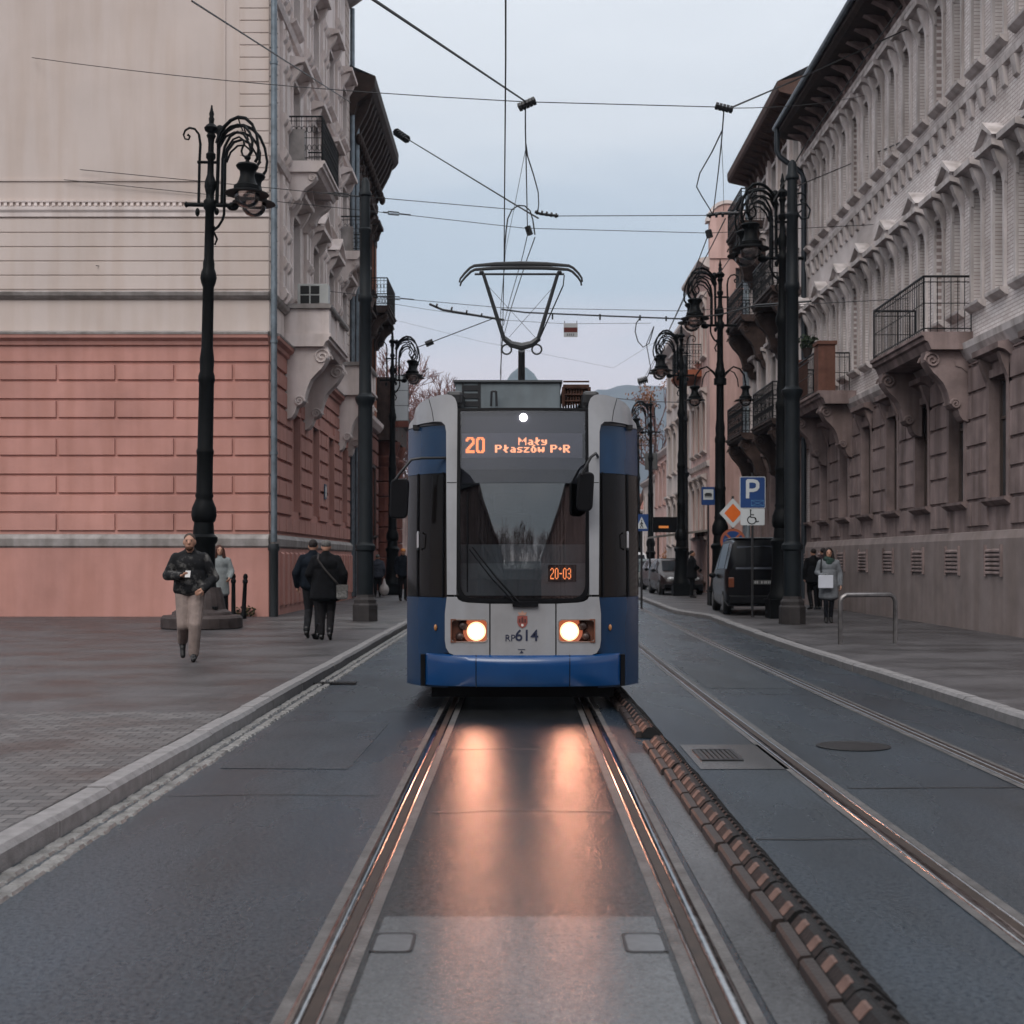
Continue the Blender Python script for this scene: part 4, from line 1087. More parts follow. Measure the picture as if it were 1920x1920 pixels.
# basement ribs and cellar vents
mb = MB()
for i in range(21):
    u = 36.0+i*.74
    if all(abs(u-a) > .1 for a in (0,)): mb.prof(u, u+.36, [(.10, .35), (.17, .38), (.17, 1.7), (.10, 1.76)], ft)
mb.build('basement_rib', PINK, pb)
for u0, u1, p in ((37.3, 41.0, 1.15), (48.2, 51.3, .95)):
    bt = slab(pb, ft, u0-.1, u1+.1, p+.1, 7.62, PALE, 'stone_balcony', .34)
    mb = MB(); mb.prof(u0, u1, [(p-.14, 7.625), (p, 7.625), (p, 8.3), (p-.14, 8.3)], ft)
    for u in (u0, u1-.14): mb.box((u+.001, 0.003, 7.625), (u+.139, p-.142, 8.3), ft)
    for u in (u0-.02, (u0+u1)/2-.2, u1-.38): mb.box((u, p-.16, 7.623), (u+.4, p+.05, 8.302), ft)
    mb.build('balcony_parapet', PALE, bt)
    mb = MB(); mb.prof(u0-.1, u1+.1, [(p-.22, 8.305), (p+.09, 8.305), (p+.12, 8.36), (p+.12, 8.42), (p-.22, 8.45)], ft)
    for u in (u0-.08, u1-.16): mb.box((u, .003, 8.306), (u+.24, p-.222, 8.43), ft)
    mb.build('parapet_coping', COPING, bt)
    for u in (u0+.3, u1-.3): console(bt, ft, u, .5, p, 5.35, 7.27, PALE)
    bi = slab(pb, ft, u0+.2, u1-.1, p-.1, 12.35, PALE, 'iron_balcony')
    railing(bi, ft, u0+.25, u1-.15, p-.18, 12.352, 1.2, IRONB)
    for u in (u0+.45, u1-.4): console(bi, ft, u, .3, p*.7, 11.1, 12.04, PALE)
    mb = MB(); mb.box((u0+.2, .003, 12.36), (u0+.5, .5, 13.2), ft); mb.build('balcony_pier', COPING, bi)
mb = MB(); mb.tube([(-6.16, 34.86, 2.0), (-6.16, 34.86, 22)], .082, 10)
for z in (4.2, 7.0, 10.4, 14, 18): mb.tube([(-6.16, 34.86, z), (-6.16, 34.86, z+.07)], .1, 10)
mb.build('drainpipe', PIPE, pb, True)
mb = MB(); mb.tube([(-6.16, 34.84, .1), (-6.16, 34.84, 1.75), (-6.16, 34.84, 1.8), (-6.16, 34.84, 1.95)], [.115, .115, .15, .13], 10); mb.build('drainpipe_shoe', M('cast_pipe', (.03, .034, .037), .5, .4), pb, True)
mb = MB(); mb.tube([ft(51.45, .12, .2), ft(51.45, .12, 22)], .09, 10); mb.build('drainpipe', PIPE, pb, True)
a_ = ft(44.55, .075, 3.7)
mb = MB(); mb.box((44.35, .07, 3.5), (44.75, .10, 3.98), ft); pq = mb.build('number_plaque', M('blue_enamel', (.03, .08, .14), .4), pb)
mb = MB(); mb.box((44.39, .1015, 3.56), (44.71, .104, 3.9), ft); mb.build('plaque_face', M('white_enamel', (.5, .52, .52), .4), pq)
# air conditioner standing on the first stone balcony
x0 = ft(38.2, 0, 0)[0]
ac = thing('air_conditioner', 'pale grey air conditioner box on the nearest stone balcony', 'air conditioner', (-5.62, 38.0, 8.46))
mb = MB(); mb.box((-.42, -.18, .03), (.42, .18, .62)); mb.box((-.36, -.15, 0), (-.28, .15, .03)); mb.box((.28, -.15, 0), (.36, .15, .03)); mb.build('casing', M('ac_casing', (.40, .41, .40), .5, var=.2), ac, bevel=.015)
mb = MB()
for i in range(2):
    for j in range(2): mb.box((-.34+i*.28, -.192, .08+j*.26), (-.10+i*.28, -.1805, .30+j*.26))
mb.build('fan_grille', M('ac_grille', (.02, .02, .02), .6), ac)

# --- tall brick building with the deep dark eave, behind the pink one
bb = building('brick_building', 'orange brick building with a deep dark bracketed eave behind the pink one', (-6.28, 51.6, 0)); WORLD_ROOTS.add(bb.name)
fb = Fr((-6.28, 0), (0, 1), (1, 0)); U0, U1 = 51.7, 61.2
ax = [53.6, 56.5, 59.4]
o0 = [(u, 2.6, 1.3, 2.9) for u in ax]; o1 = [(u, 8.6, 1.2, 2.5) for u in ax]; o2 = [(u, 13, 1.2, 2.4) for u in ax]
wall(bb, fb, U0, U1, 0, 7.4, o0, REDST); wall(bb, fb, U0, U1, 7.401, 19.5, o1+o2, ORANGE)
for y_ in (U0, U1-.3):
    mb = MB(); mb.box((-15, y_, 0), (-6.29, y_+.3, 19.4)); mb.build('side_wall', ORANGE, bb)
for ops, hd in ((o0, None), (o1, 'tri'), (o2, 'flat')):
    for (u, z, w_, h_) in ops: window(bb, fb, u, z, w_, h_, BFR, DKSTONE, hd, hp=.4)
mb = MB(); courses(mb, fb, U0, U1, .8, 7.0, .6, .08, .08, 1.3, o0); mb.build('rusticated_blocks', REDST, bb)
mb = MB(); mb.prof(U0, U1, [(.002, 7.1), (.15, 7.15), (.3, 7.35), (.32, 7.5), (.002, 7.6)], fb); mb.prof(U0, U1, [(.002, 12), (.12, 12.05), (.16, 12.25), (.002, 12.3)], fb); mb.build('string_course', PALE, bb)
mb = MB(); mb.prof(U0-.4, U1+.15, [(0, 18.0), (.18, 18.05), (.3, 18.5), (.82, 18.9), (.95, 19.1), (.96, 19.45), (0, 19.7)], fb)
for i in range(13):
    u = U0+.1+i*.73
    mb.prof(u, u+.22, [(.003, 17.1), (.12, 17.2), (.28, 17.7), (.62, 18.35), (.8, 18.85), (.003, 18.9)], fb)
    mb.ball(fb(u+.11, .3, 17.3), (.14, .14, .22), 8, 6)
mb.build('eave', EAVE, bb)
mb = MB(); rnd = random.Random(8); mb.prof(U0, U1, [(.003, 15.3), (.03, 15.32), (.03, 17.1), (.003, 17.12)], fb)
for i in range(60):
    u = rnd.uniform(U0+.2, U1-.1); z = rnd.uniform(15.4, 17.2); r_ = rnd.uniform(.08, .2)
    mb.ball(fb(u, .04, z), (r_*.7, r_, r_*1.3), 7, 5)
mb.build('frieze_carving', DKSTONE, bb)
mb = MB(); mb.add([fb(U0-.4, .97, 19.46), fb(U1+.15, .97, 19.46), fb(U1+.15, -5, 22), fb(U0-.4, -5, 22)], [(0, 1, 2, 3)]); mb.build('roof', SLATE, bb)
bi = slab(bb, fb, 57.4, 61.0, .9, 12.1, DKSTONE, 'balcony'); railing(bi, fb, 57.5, 60.9, .82, 12.1, 1.15, IRONB)
for u in (57.8, 60.6): console(bi, fb, u, .35, .8, 10.7, 11.79, DKSTONE)
mb = MB(); mb.tube([fb(52.0, .2, .2), fb(52.0, .2, 18)], .1, 10); mb.build('drainpipe', PIPE, bb, True)

# --- stone portal with a rusticated column and a white sign box
pt = building('stone_portal', 'dark red stone portal with banded column and heavy cornice past the brick building', (-6.6, 64, 0)); WORLD_ROOTS.add(pt.name)
fp = Fr((-6.9, 0), (0, 1), (1, 0))
wall(pt, fp, 61.2, 80, 0, 10, [(71, 2.5, 1.6, 3.5), (75, 2.5, 1.6, 3.5)], REDST)
for y_ in (61.25, 79.7):
    mb = MB(); mb.box((-14, y_, 0), (-6.95, y_+.25, 10)); mb.build('side_wall', REDST, pt)
for u in (71, 75): window(pt, fp, u, 2.5, 1.6, 3.5, BFR, DKSTONE, 'flat')
for uc in (66.0, 69.0):
    mb = MB(); z = .95
    mb.box((-6.95, uc-.72, 0), (-5.72, uc+.72, .9))
    while z < 5.9:
        mb.lathe([(.50, z), (.56, z+.04), (.56, z+.66), (.50, z+.70)], (-6.35, uc, 0), 18); z += .72
    mb.lathe([(.5, 5.95), (.62, 6.15), (.66, 6.4), (.55, 6.5), (.7, 7.0), (.72, 7.15)], (-6.35, uc, 0), 18)
    mb.build('column', REDST, pt)
    mb = MB()
    for k in range(2):
        mb.tube([(-5.95, uc-.2+.4*k-.3*k, 7.6+.28*math.sin(t*.5)*(1-t/30)) if False else (-6.1+.34*math.cos(t*.5)*(1-t/28), uc-.78-.02*k, 7.62+.34*math.sin(t*.5)*(1-t/28)) for t in range(24)], .06, 6)
    mb.build('volute', REDST, pt)
mb = MB(); mb.prof(64.6, 71, [(0, 7.16), (1.15, 7.16), (1.15, 8.12), (1.2, 8.15), (1.4, 8.3), (1.42, 8.6), (1.1, 8.66), (1.05, 9.75), (1.3, 9.85), (1.32, 10.05), (0, 10.1)], fp); mb.build('entablature', DKSTONE, pt)
for u in (66, 69):
    mb = MB(); mb.box((u-.55, 1.052, 8.7), (u+.55, 1.16, 9.72), fp); mb.build('parapet_panel', REDST, pt)
sb_ = thing('sign_box', 'blank white three panel sign box hung on the stone portal', 'sign', (-5.45, 64.4, 8.0)); 
mb = MB()
for k in range(3): mb.box((-.32, -.12, .03+k*.70), (.30, .12, .70+k*.70))
mb.build('sign_panel', M('sign_white', (.50, .55, .58), .4, var=.1), sb_)
mb = MB(); mb.box((-.345, -.10, 0), (.325, .10, 2.13)); mb.build('sign_frame', M('sign_frame', (.12, .13, .14), .5), sb_)
mb = MB(); mb.box((-.34, -.11, -.28), (.32, .11, -.003)); mb.build('sign_base', REDST, sb_)

# --- pale brick building on the right
rb = building('brick_facade_building', 'pale brick building with rows of narrow windows beside the thick tram pole', (9.3, 35, 0)); WORLD_ROOTS.add(rb.name)
fr_ = Fr((9.3, 0), (0, 1), (-1, 0)); U0, U1 = 23.5, 44.9
us = [U0+.75+i*1.27 for i in range(17)]
r0 = [(u, 2.75, .95, 2.35) for u in us[::2]]; r1 = [(u, 6.75, .56, 2.3) for u in us]; r2 = [(u, 11.55, .56, 2.2) for u in us]
wall(rb, fr_, U0, U1, 0, 5.9, r0, BROWNST); wall(rb, fr_, U0, U1, 5.901, 15.6, r1+r2, WBRICK)
for y_ in (U0, U1-.3):
    mb = MB(); mb.box((9.32, y_, 0), (20, y_+.3, 15.5)); mb.build('side_wall', WBRICK, rb)
for (u, z, w_, h_) in r0: window(rb, fr_, u, z, w_, h_, BFR, BROWNST, 'flat', jamb=.16, hp=.3)
for (u, z, w_, h_) in r1: window(rb, fr_, u, z, w_, h_, WFR, GREYST, 'tri' if round((u-U0-.75)/1.27) % 2 == 0 else 'flat', jamb=.10, hp=.34)
for (u, z, w_, h_) in r2: window(rb, fr_, u, z, w_, h_, WFR, GREYST, 'flat', jamb=.10, hp=.3)
mb = MB(); courses(mb, fr_, U0, U1, 2.2, 5.6, .55, .05, .045, 1.2, r0); mb.build('rusticated_blocks', BROWNST, rb)
mb = MB()
mb.prof(U0, U1, [(.002, 0), (.12, 0), (.12, 1.95), (.06, 2.1), (.002, 2.12)], fr_)
mb.build('plinth', M('grey_plinth', (.25, .205, .195), .8, var=.25, scale=1.2, streak=.15), rb)
mb = MB(); mb.prof(U0, U1, [(.002, 5.6), (.08, 5.65), (.2, 5.85), (.22, 5.98), (.002, 6.05)], fr_); mb.prof(U0, U1, [(.002, 14.3), (.1, 14.32), (.2, 14.42), (.21, 14.52), (.002, 14.58)], fr_)
mb.prof(U0, U1, [(.002, 10.95), (.1, 10.98), (.12, 11.1), (.002, 11.14)], fr_)
for i in range(33): 
    u = U0+.3+i*.64; mb.prof(u, u+.22, [(.003, 10.55), (.06, 10.6), (.12, 10.945), (.003, 10.945)], fr_)
mb.build('string_course', GREYST, rb)
mb = MB(); mb.prof(U0, U1, [(.002, 14.9), (.1, 14.95), (.2, 15.1), (.85, 15.2), (.95, 15.3), (.96, 15.55), (.002, 15.9)], fr_); mb.build('eave', EAVE, rb)
mb = MB(); rnd = random.Random(11); mb.prof(U0, U1, [(.003, 14.59), (.025, 14.59), (.025, 14.89), (.003, 14.89)], fr_)
for i in range(70):
    u = rnd.uniform(U0+.2, U1-.2); z = rnd.uniform(14.62, 14.9); mb.ball(fr_(u, .02, z), (.08, rnd.uniform(.12, .3), rnd.uniform(.08, .15)), 7, 5)
for i in range(24):
    u = U0+.5+i*.88
    mb.prof(u, u+.2, [(.003, 14.6), (.1, 14.62), (.3, 14.95), (.7, 15.14), (.003, 15.14)], fr_)
mb.build('frieze_carving', BROWNST, rb)
mb = MB(); mb.tube([fr_(U0, 1.02, 15.5), fr_(U1, 1.02, 15.5)], .09, 8); mb.build('gutter_pipe', PIPE, rb, True)
mb = MB(); mb.add([fr_(U0, .97, 15.56), fr_(U1, .97, 15.56), fr_(U1, -6, 18.5), fr_(U0, -6, 18.5)], [(0,1,2,3)]); mb.build('roof', SLATE, rb)
mb = MB(); mb.tube([fr_(44.6, 1.0, 15.45), fr_(44.6, 1.0, 14.7), fr_(44.6, .9, 14.5), fr_(44.6, .2, 14.0), fr_(44.6, .14, 13.8), fr_(44.6, .14, .3)], .085, 10); mb.build('drainpipe', M('dark_pipe', (.03, .037, .045), .45, .4), rb, True)
bi = slab(rb, fr_, 38.2, 42.6, 1.05, 6.22, BROWNST, 'balcony', .36)
railing(bi, fr_, 39.0, 42.5, .98, 6.222, 1.15, IRONB, ornate=False)
for u in (42.0, 38.3):
    mb = MB(); mb.box((u, .56, 6.223), (u+.55, 1.03, 7.5), fr_); mb.box((u-.05, .52, 7.503), (u+.6, 1.06, 7.6), fr_); mb.build('balcony_pier', M('terracotta_pier', (.16, .075, .055), .8, var=.3, scale=4, streak=.3), bi)
for u in (38.7, 42.1): console(bi, fr_, u, .4, .9, 4.4, 5.85, BROWNST)
bi = slab(rb, fr_, 28.4, 32.6, 1.05, 6.22, BROWNST, 'balcony', .36)
railing(bi, fr_, 28.5, 32.5, .98, 6.222, 1.15, IRONB, ornate=False)
for u in (28.8, 32.2): console(bi, fr_, u, .4, .9, 4.4, 5.85, BROWNST)
for u in us[::2]:
    mb = MB()
    for k in range(6): mb.prof(u-.42, u+.42, [(.125, 1.28+k*.085), (.16, 1.27+k*.085), (.16, 1.30+k*.085), (.125, 1.335+k*.085)], fr_)
    for a in (u-.48, u+.42): mb.box((a, .1205, 1.22), (a+.06, .17, 1.84), fr_)
    mb.build('basement_vent', BROWNST, rb)
# plant standing on that balcony
def leafy(mb, c, r_, n, rnd, s=.07):
    for i in range(n):
        d = Vector((rnd.gauss(0, 1), rnd.gauss(0, 1), rnd.gauss(0, 1))); d = d.normalized()*rnd.random()**.45
        p = Vector((c[0]+d.x*r_[0], c[1]+d.y*r_[1], c[2]+d.z*r_[2]))
        a = Vector((rnd.gauss(0, 1), rnd.gauss(0, 1), rnd.gauss(0, 1))).normalized()*s*rnd.uniform(.6, 1.4); b = a.cross(Vector((rnd.gauss(0, 1), rnd.gauss(0, 1), rnd.gauss(0, 1)))).normalized()*s*.5
        mb.add([p-a, p+b, p+a, p-b], [(0, 1, 2, 3)])
pl_ = thing('balcony_plant', 'potted plant on the balcony rail of the pale brick building', 'potted plant', fr_(40.0, .98, 7.39))
mb = MB(); mb.lathe([(.10, 0), (.15, .24), (.16, .26)], (0, 0, 0), 12); mb.build('pot', M('dark_pot', (.03, .02, .018), .7), pl_)
mb = MB(); leafy(mb, (0, 0, .45), (.3, .3, .25), 160, random.Random(4)); mb.build('foliage', M('dark_leaf', (.03, .045, .025), .6, var=.4, scale=9), pl_)

# --- grey-brown house with iron balconies and overhanging eave
gb = building('balcony_house', 'grey brown house with wrought iron balconies under an overhanging timber eave', (9.3, 50, 0)); WORLD_ROOTS.add(gb.name)
fg = Fr((9.32, 0), (0, 1), (-1, 0)); U0, U1 = 45.0, 55.6
us = [46.3, 48.4, 50.4, 52.4, 54.4]
r0 = [(u, 2.4, 1.1, 2.6) for u in us]; r1 = [(u, 6.45, 1.0, 2.5) for u in us]; r2 = [(u, 10.85, 1.0, 2.3) for u in us]; r3 = [(u, 14.4, .9, 1.5) for u in us]
wall(gb, fg, U0, U1, 0, 5.6, r0, BROWNST); wall(gb, fg, U0, U1, 5.601, 17, r1+r2+r3, GREYST)
for y_ in (U0+.02, U1-.3):
    mb = MB(); mb.box((9.34, y_, 0), (20, y_+.28, 17)); mb.build('side_wall', GREYST, gb)
for ops, hd in ((r0, 'flat'), (r1, 'flat'), (r2, 'tri'), (r3, None)):
    for (u, z, w_, h_) in ops: window(gb, fg, u, z, w_, h_, BFR, GREYST if ops is not r0 else BROWNST, hd, hp=.3)
mb = MB()
for u in [45.4]+[a+1.02 for a in us]: mb.box((u-.2, .003, 5.7), (u+.2, .13, 10.2), fg); mb.box((u-.2, .003, 10.45), (u+.2, .13, 14.0), fg); mb.box((u-.2, .003, 14.2), (u+.2, .13, 16.3), fg)
mb.build('pilaster', PALE, gb)
mb = MB(); mb.prof(U0, U1, [(.002, 5.4), (.1, 5.45), (.2, 5.65), (.002, 5.7)], fg); mb.prof(U0, U1, [(.002, 10.2), (.15, 10.25), (.2, 10.42), (.002, 10.45)], fg); mb.prof(U0, U1, [(.002, 14.0), (.15, 14.03), (.2, 14.17), (.002, 14.2)], fg)
for i in range(16): mb.prof(U0+.2+i*.64, U0+.45+i*.64, [(.003, 13.5), (.1, 13.55), (.19, 13.99), (.003, 13.99)], fg)
mb.build('string_course', BROWNST, gb)
mb = MB(); mb.prof(U0, U1+.3, [(.002, 16.35), (.15, 16.4), (.22, 16.6), (.86, 16.75), (.92, 16.85), (.93, 17.08), (.002, 17.3)], fg)
for i in range(14): mb.prof(U0+.3+i*.75, U0+.48+i*.75, [(.003, 16.0), (.1, 16.05), (.3, 16.5), (.8, 16.73), (.003, 16.73)], fg)
mb.build('eave', M('brown_timber', (.085, .048, .038), .75, var=.4, scale=5), gb)
mb = MB(); mb.add([fg(U0, .94, 17.09), fg(U1+.3, .94, 17.09), fg(U1+.3, -6, 20.5), fg(U0, -6, 20.5)], [(0,1,2,3)]); mb.build('roof', SLATE, gb)
for (a, b, z) in ((45.4, 49.3, 6.2), (51.6, 55.3, 6.3), (45.4, 49.3, 10.55), (51.6, 55.3, 10.7), (51.8, 55.2, 14.25)):
    bi = slab(gb, fg, a, b, 1.08, z, DKSTONE, 'balcony', .26)
    railing(bi, fg, a+.06, b-.06, 1.0, z+.002, 1.2, IRONB)
    for u in (a+.4, b-.4): console(bi, fg, u, .34, 1.0, z-2.0, z-.262, DKSTONE)
mb = MB(); mb.tube([fg(55.45, .16, 16.3), fg(55.45, .16, .2)], .1, 10); mb.build('drainpipe', M('pale_pipe', (.30, .35, .38), .4, .4, var=.3), gb, True)

# --- rose building with the rounded gable, then the cream house
cb = building('rose_building', 'rose plaster building with rounded gable and bare side wall behind the balconies', (8.4, 60, 0)); WORLD_ROOTS.add(cb.name)
fc = Fr((0, 60), (1, 0), (0, -1)); fd = Fr((8.25, 0), (0, 1), (-1, 0))
wall(cb, fc, 8.25, 22, 0, 14.6, [(9.6, 13.3, .45, .9)], ROSE); wall(cb, fd, 60, 66.5, 0, 14.6, [(u, z, 1.0, 2.2) for u in (61.6, 63.4, 65.2) for z in (2.6, 6.4, 10.6)], ROSE)
window(cb, fc, 9.6, 13.3, .45, .9, BFR, ROSE, None, jamb=.0)
for u in (61.6, 63.4, 65.2):
    for z in (2.6, 6.4, 10.6): window(cb, fd, u, z, 1.0, 2.2, WFR, IVORY, 'flat')
mb = MB(); pl = [(8.25, 14.601), (9.75, 14.601), (9.75, 16.2)] + [(9.0+.75*math.cos(a), 16.2+.75*math.sin(a)) for a in [PI*i/12 for i in range(1, 12)]] + [(8.25, 16.2)]
mb.flat(pl, -.4, .06, fc); mb.build('gable', ROSE, cb)
mb = MB(); pl = [(9.0+r_*math.cos(a), 16.2+r_*math.sin(a)) for r_, rg in ((.76, range(0, 13)), (.9, range(12, -1, -1))) for a in [PI*i/12 for i in rg]]; mb.flat(pl, -.5, .12, fc); mb.build('gable_coping', PALE, cb)
mb = MB(); mb.flat([(9.78, 14.62), (11.2, 14.62), (11.2, 16.4), (9.78, 16.4)], -1.4, -.1, fc); mb.build('roof_dormer', M('dormer_grey', (.2, .22, .24), .6, var=.3), cb)
mb = MB(); mb.box((8.28, 60.3, 14.5), (20, 66.4, 14.59)); mb.build('roof', SLATE, cb)
mb = MB(); mb.tube([fc(9.75, .1, .2), fc(9.75, .1, 14.5)], .09, 8); mb.build('drainpipe', PIPE, cb, True)
bi = slab(cb, fd, 62.6, 66.2, 1.0, 10.15, M('rust_underside', (.30, .10, .055), .8, var=.3), 'balcony'); railing(bi, fd, 62.7, 66.1, .92, 10.152, 1.15, IRONB)
mb = MB(); mb.prof(60, 66.5, [(.002, 14.2), (.2, 14.3), (.45, 14.5), (.46, 14.62), (.002, 14.7)], fd); mb.build('cornice', IVORY, cb); mb = MB(); mb.prof(60, 66.5, [(.002, 5.6), (.1, 5.65), (.15, 5.85), (.002, 5.9)], fd); mb.build('cornice', IVORY, cb)

db = building('cream_house', 'cream house with a moulded cornice standing behind the rose building', (8.6, 70, 0)); WORLD_ROOTS.add(db.name)
fe = Fr((8.3, 0), (0, 1), (-1, 0))
ops = [(u, z, 1.1, 2.1) for u in (68.5, 71, 73.5, 76) for z in (2.4, 6.2, 9.8)]
wall(db, fe, 66.6, 78, 0, 13, ops, IVORY)
for o_ in ops: window(db, fe, *o_, WFR, IVORY, 'flat')
mb = MB(); mb.prof(66.6, 78, [(.002, 12.4), (.2, 12.5), (.5, 12.8), (.52, 13.0), (.002, 13.3)], fe); mb.build('cornice', PALE, db)
mb = MB(); mb.add([fe(66.6, .5, 13.02), fe(78, .5, 13.02), fe(78, -5, 16), fe(66.6, -5, 16)], [(0,1,2,3)]); mb.build('roof', M('tile_roof', (.20, .08, .06), .8, var=.3), db)
mb = MB(); mb.box((8.32, 77.7, 0), (18, 78, 13)); mb.build('side_wall', IVORY, db)

# --- houses down the street
def far_house(name, label, fr, u0, u1, h, mat, n, floors, roofc, depth=9, chimney=None):
    b = building(name, label, fr((u0+u1)/2, 0, 0)); WORLD_ROOTS.add(b.name)
    ops = [(u0+(u1-u0)*(i+.5)/n, 1.0+ (h-1.2)/floors*j+.5, 1.0, (h-1.2)/floors*.6) for i in range(n) for j in range(floors)]
    wall(b, fr, u0, u1, 0, h, ops, mat)
    for o_ in ops: window(b, fr, *o_, WFR, mat, 'flat' if h > 9 else None)
    for y_ in (u0, u1-.25):
        mb = MB(); mb.box((y_, -depth, 0), (y_+.25, -.02, h), fr); mb.build('side_wall', mat, b)
    mb = MB(); mb.add([fr(u0-.2, .4, h), fr(u1+.2, .4, h), fr(u1+.2, -depth/2, h+2.4), fr(u0-.2, -depth/2, h+2.4), fr(u0-.2, -depth, h), fr(u1+.2, -depth, h)], [(0,1,2,3), (3,2,5,4), (0, 3, 4), (1, 5, 2)])
    rf = mb.build('roof', roofc, b)
    mb = MB(); mb.prof(u0, u1, [(.002, h-.4), (.15, h-.35), (.38, h-.12), (.39, h-.01), (.002, h-.01)], fr); mb.build('cornice', PALE, b)
    if chimney:
        mb = MB(); mb.box((chimney-.5, -3, h+1), (chimney+.5, -2, h+3.4), fr); mb.box((chimney-.6, -3.1, h+3.4), (chimney+.6, -1.9, h+3.6), fr); mb.build('chimney', PALE, rf)
    return b
TILE = M('red_tile', (.19, .08, .06), .8, var=.3, scale=2)
far_house('cream_house', 'low cream house with hipped roof and chimney by the autumn shrubs', Fr((10.2, 0), (0, 1), (-1, 0)), 90, 104, 9.2, ROSE, 5, 2, TILE, chimney=94)
far_house('cream_house', 'pale house with white tower chimney far down the right pavement', Fr((11.5, 0), (0, 1), (-1, 0)), 108, 128, 8.6, IVORY, 6, 2, SLATE, chimney=124)
far_house('grey_house', 'grey house at the far end of the street beyond the parked cars', Fr((0, 190), (1, 0), (0, -1)), 8, 26, 8.5, GREYST, 6, 2, TILE)
far_house('grey_house', 'low terrace closing the far left of the street under bare trees', Fr((0, 150), (1, 0), (0, -1)), -26, -10, 7, BROWNST, 6, 2, SLATE)
# houses on both sides behind the photographer (seen mirrored in the windscreen)
far_house('mirrored_house', 'tall dark terrace behind the viewer, mirrored in the windscreen on the pavement side', Fr((-9.5, 0), (0, 1), (1, 0)), -66, -18, 11.5, BROWNST, 12, 3, SLATE)
far_house('mirrored_house', 'tall pink terrace behind the viewer, mirrored in the windscreen on the parking side', Fr((9.5, 0), (0, 1), (-1, 0)), -66, -18, 11.5, ROSE, 12, 3, SLATE)
far_house('mirrored_house', 'dark terrace closing the street behind the viewer', Fr((0, -75), (1, 0), (0, 1)), -20, 20, 10, BROWNST, 10, 3, SLATE)
# ------------------------------------------------------------------ street lamps
LAMPM = M('lamp_iron', (.003, .0034, .0037), .5, .0, spec=.08, var=.4, scale=9, bump=.1, bscale=40)
MASTM = M('mast_paint', (.008, .0105, .0125), .5, .0, spec=.15, var=.35, scale=4, bump=.12, bscale=40)
GLOBE = glass('lamp_globe', (.80, .74, .72), .10, .06)
LG = 'cast iron twin arm lamps along the street'
def la(px, py): return ((px-397)/90., 0, (1051-py)/90.+1.41)
def rotz(p, a): c, s_ = math.cos(a), math.sin(a); return (p[0]*c-p[1]*s_, p[0]*s_+p[1]*c, p[2])
def lantern(mb, gl, c, k=1.):
    x, y, z = c
    pr = [(.02, 0), (.04, -.05), (.05, -.10), (.20, -.13), (.235, -.17), (.21, -.22), (.155, -.27), (.145, -.36), (.17, -.46), (.215, -.55), (.23, -.57), (.27, -.585), (.272, -.65), (.27, -.67), (.30, -.69), (.45, -.735), (.455, -.755), (.30, -.75), (.25, -.74)]
    mb.lathe([(r_*k, h*k) for r_, h in pr], (x, y, z), 20)
    gl.lathe([(.255*k, -.742*k), (.258*k, -.80*k), (.235*k, -.90*k), (.16*k, -.98*k), (.06*k, -1.02*k), (0, -1.025*k)], (x, y, z), 20)
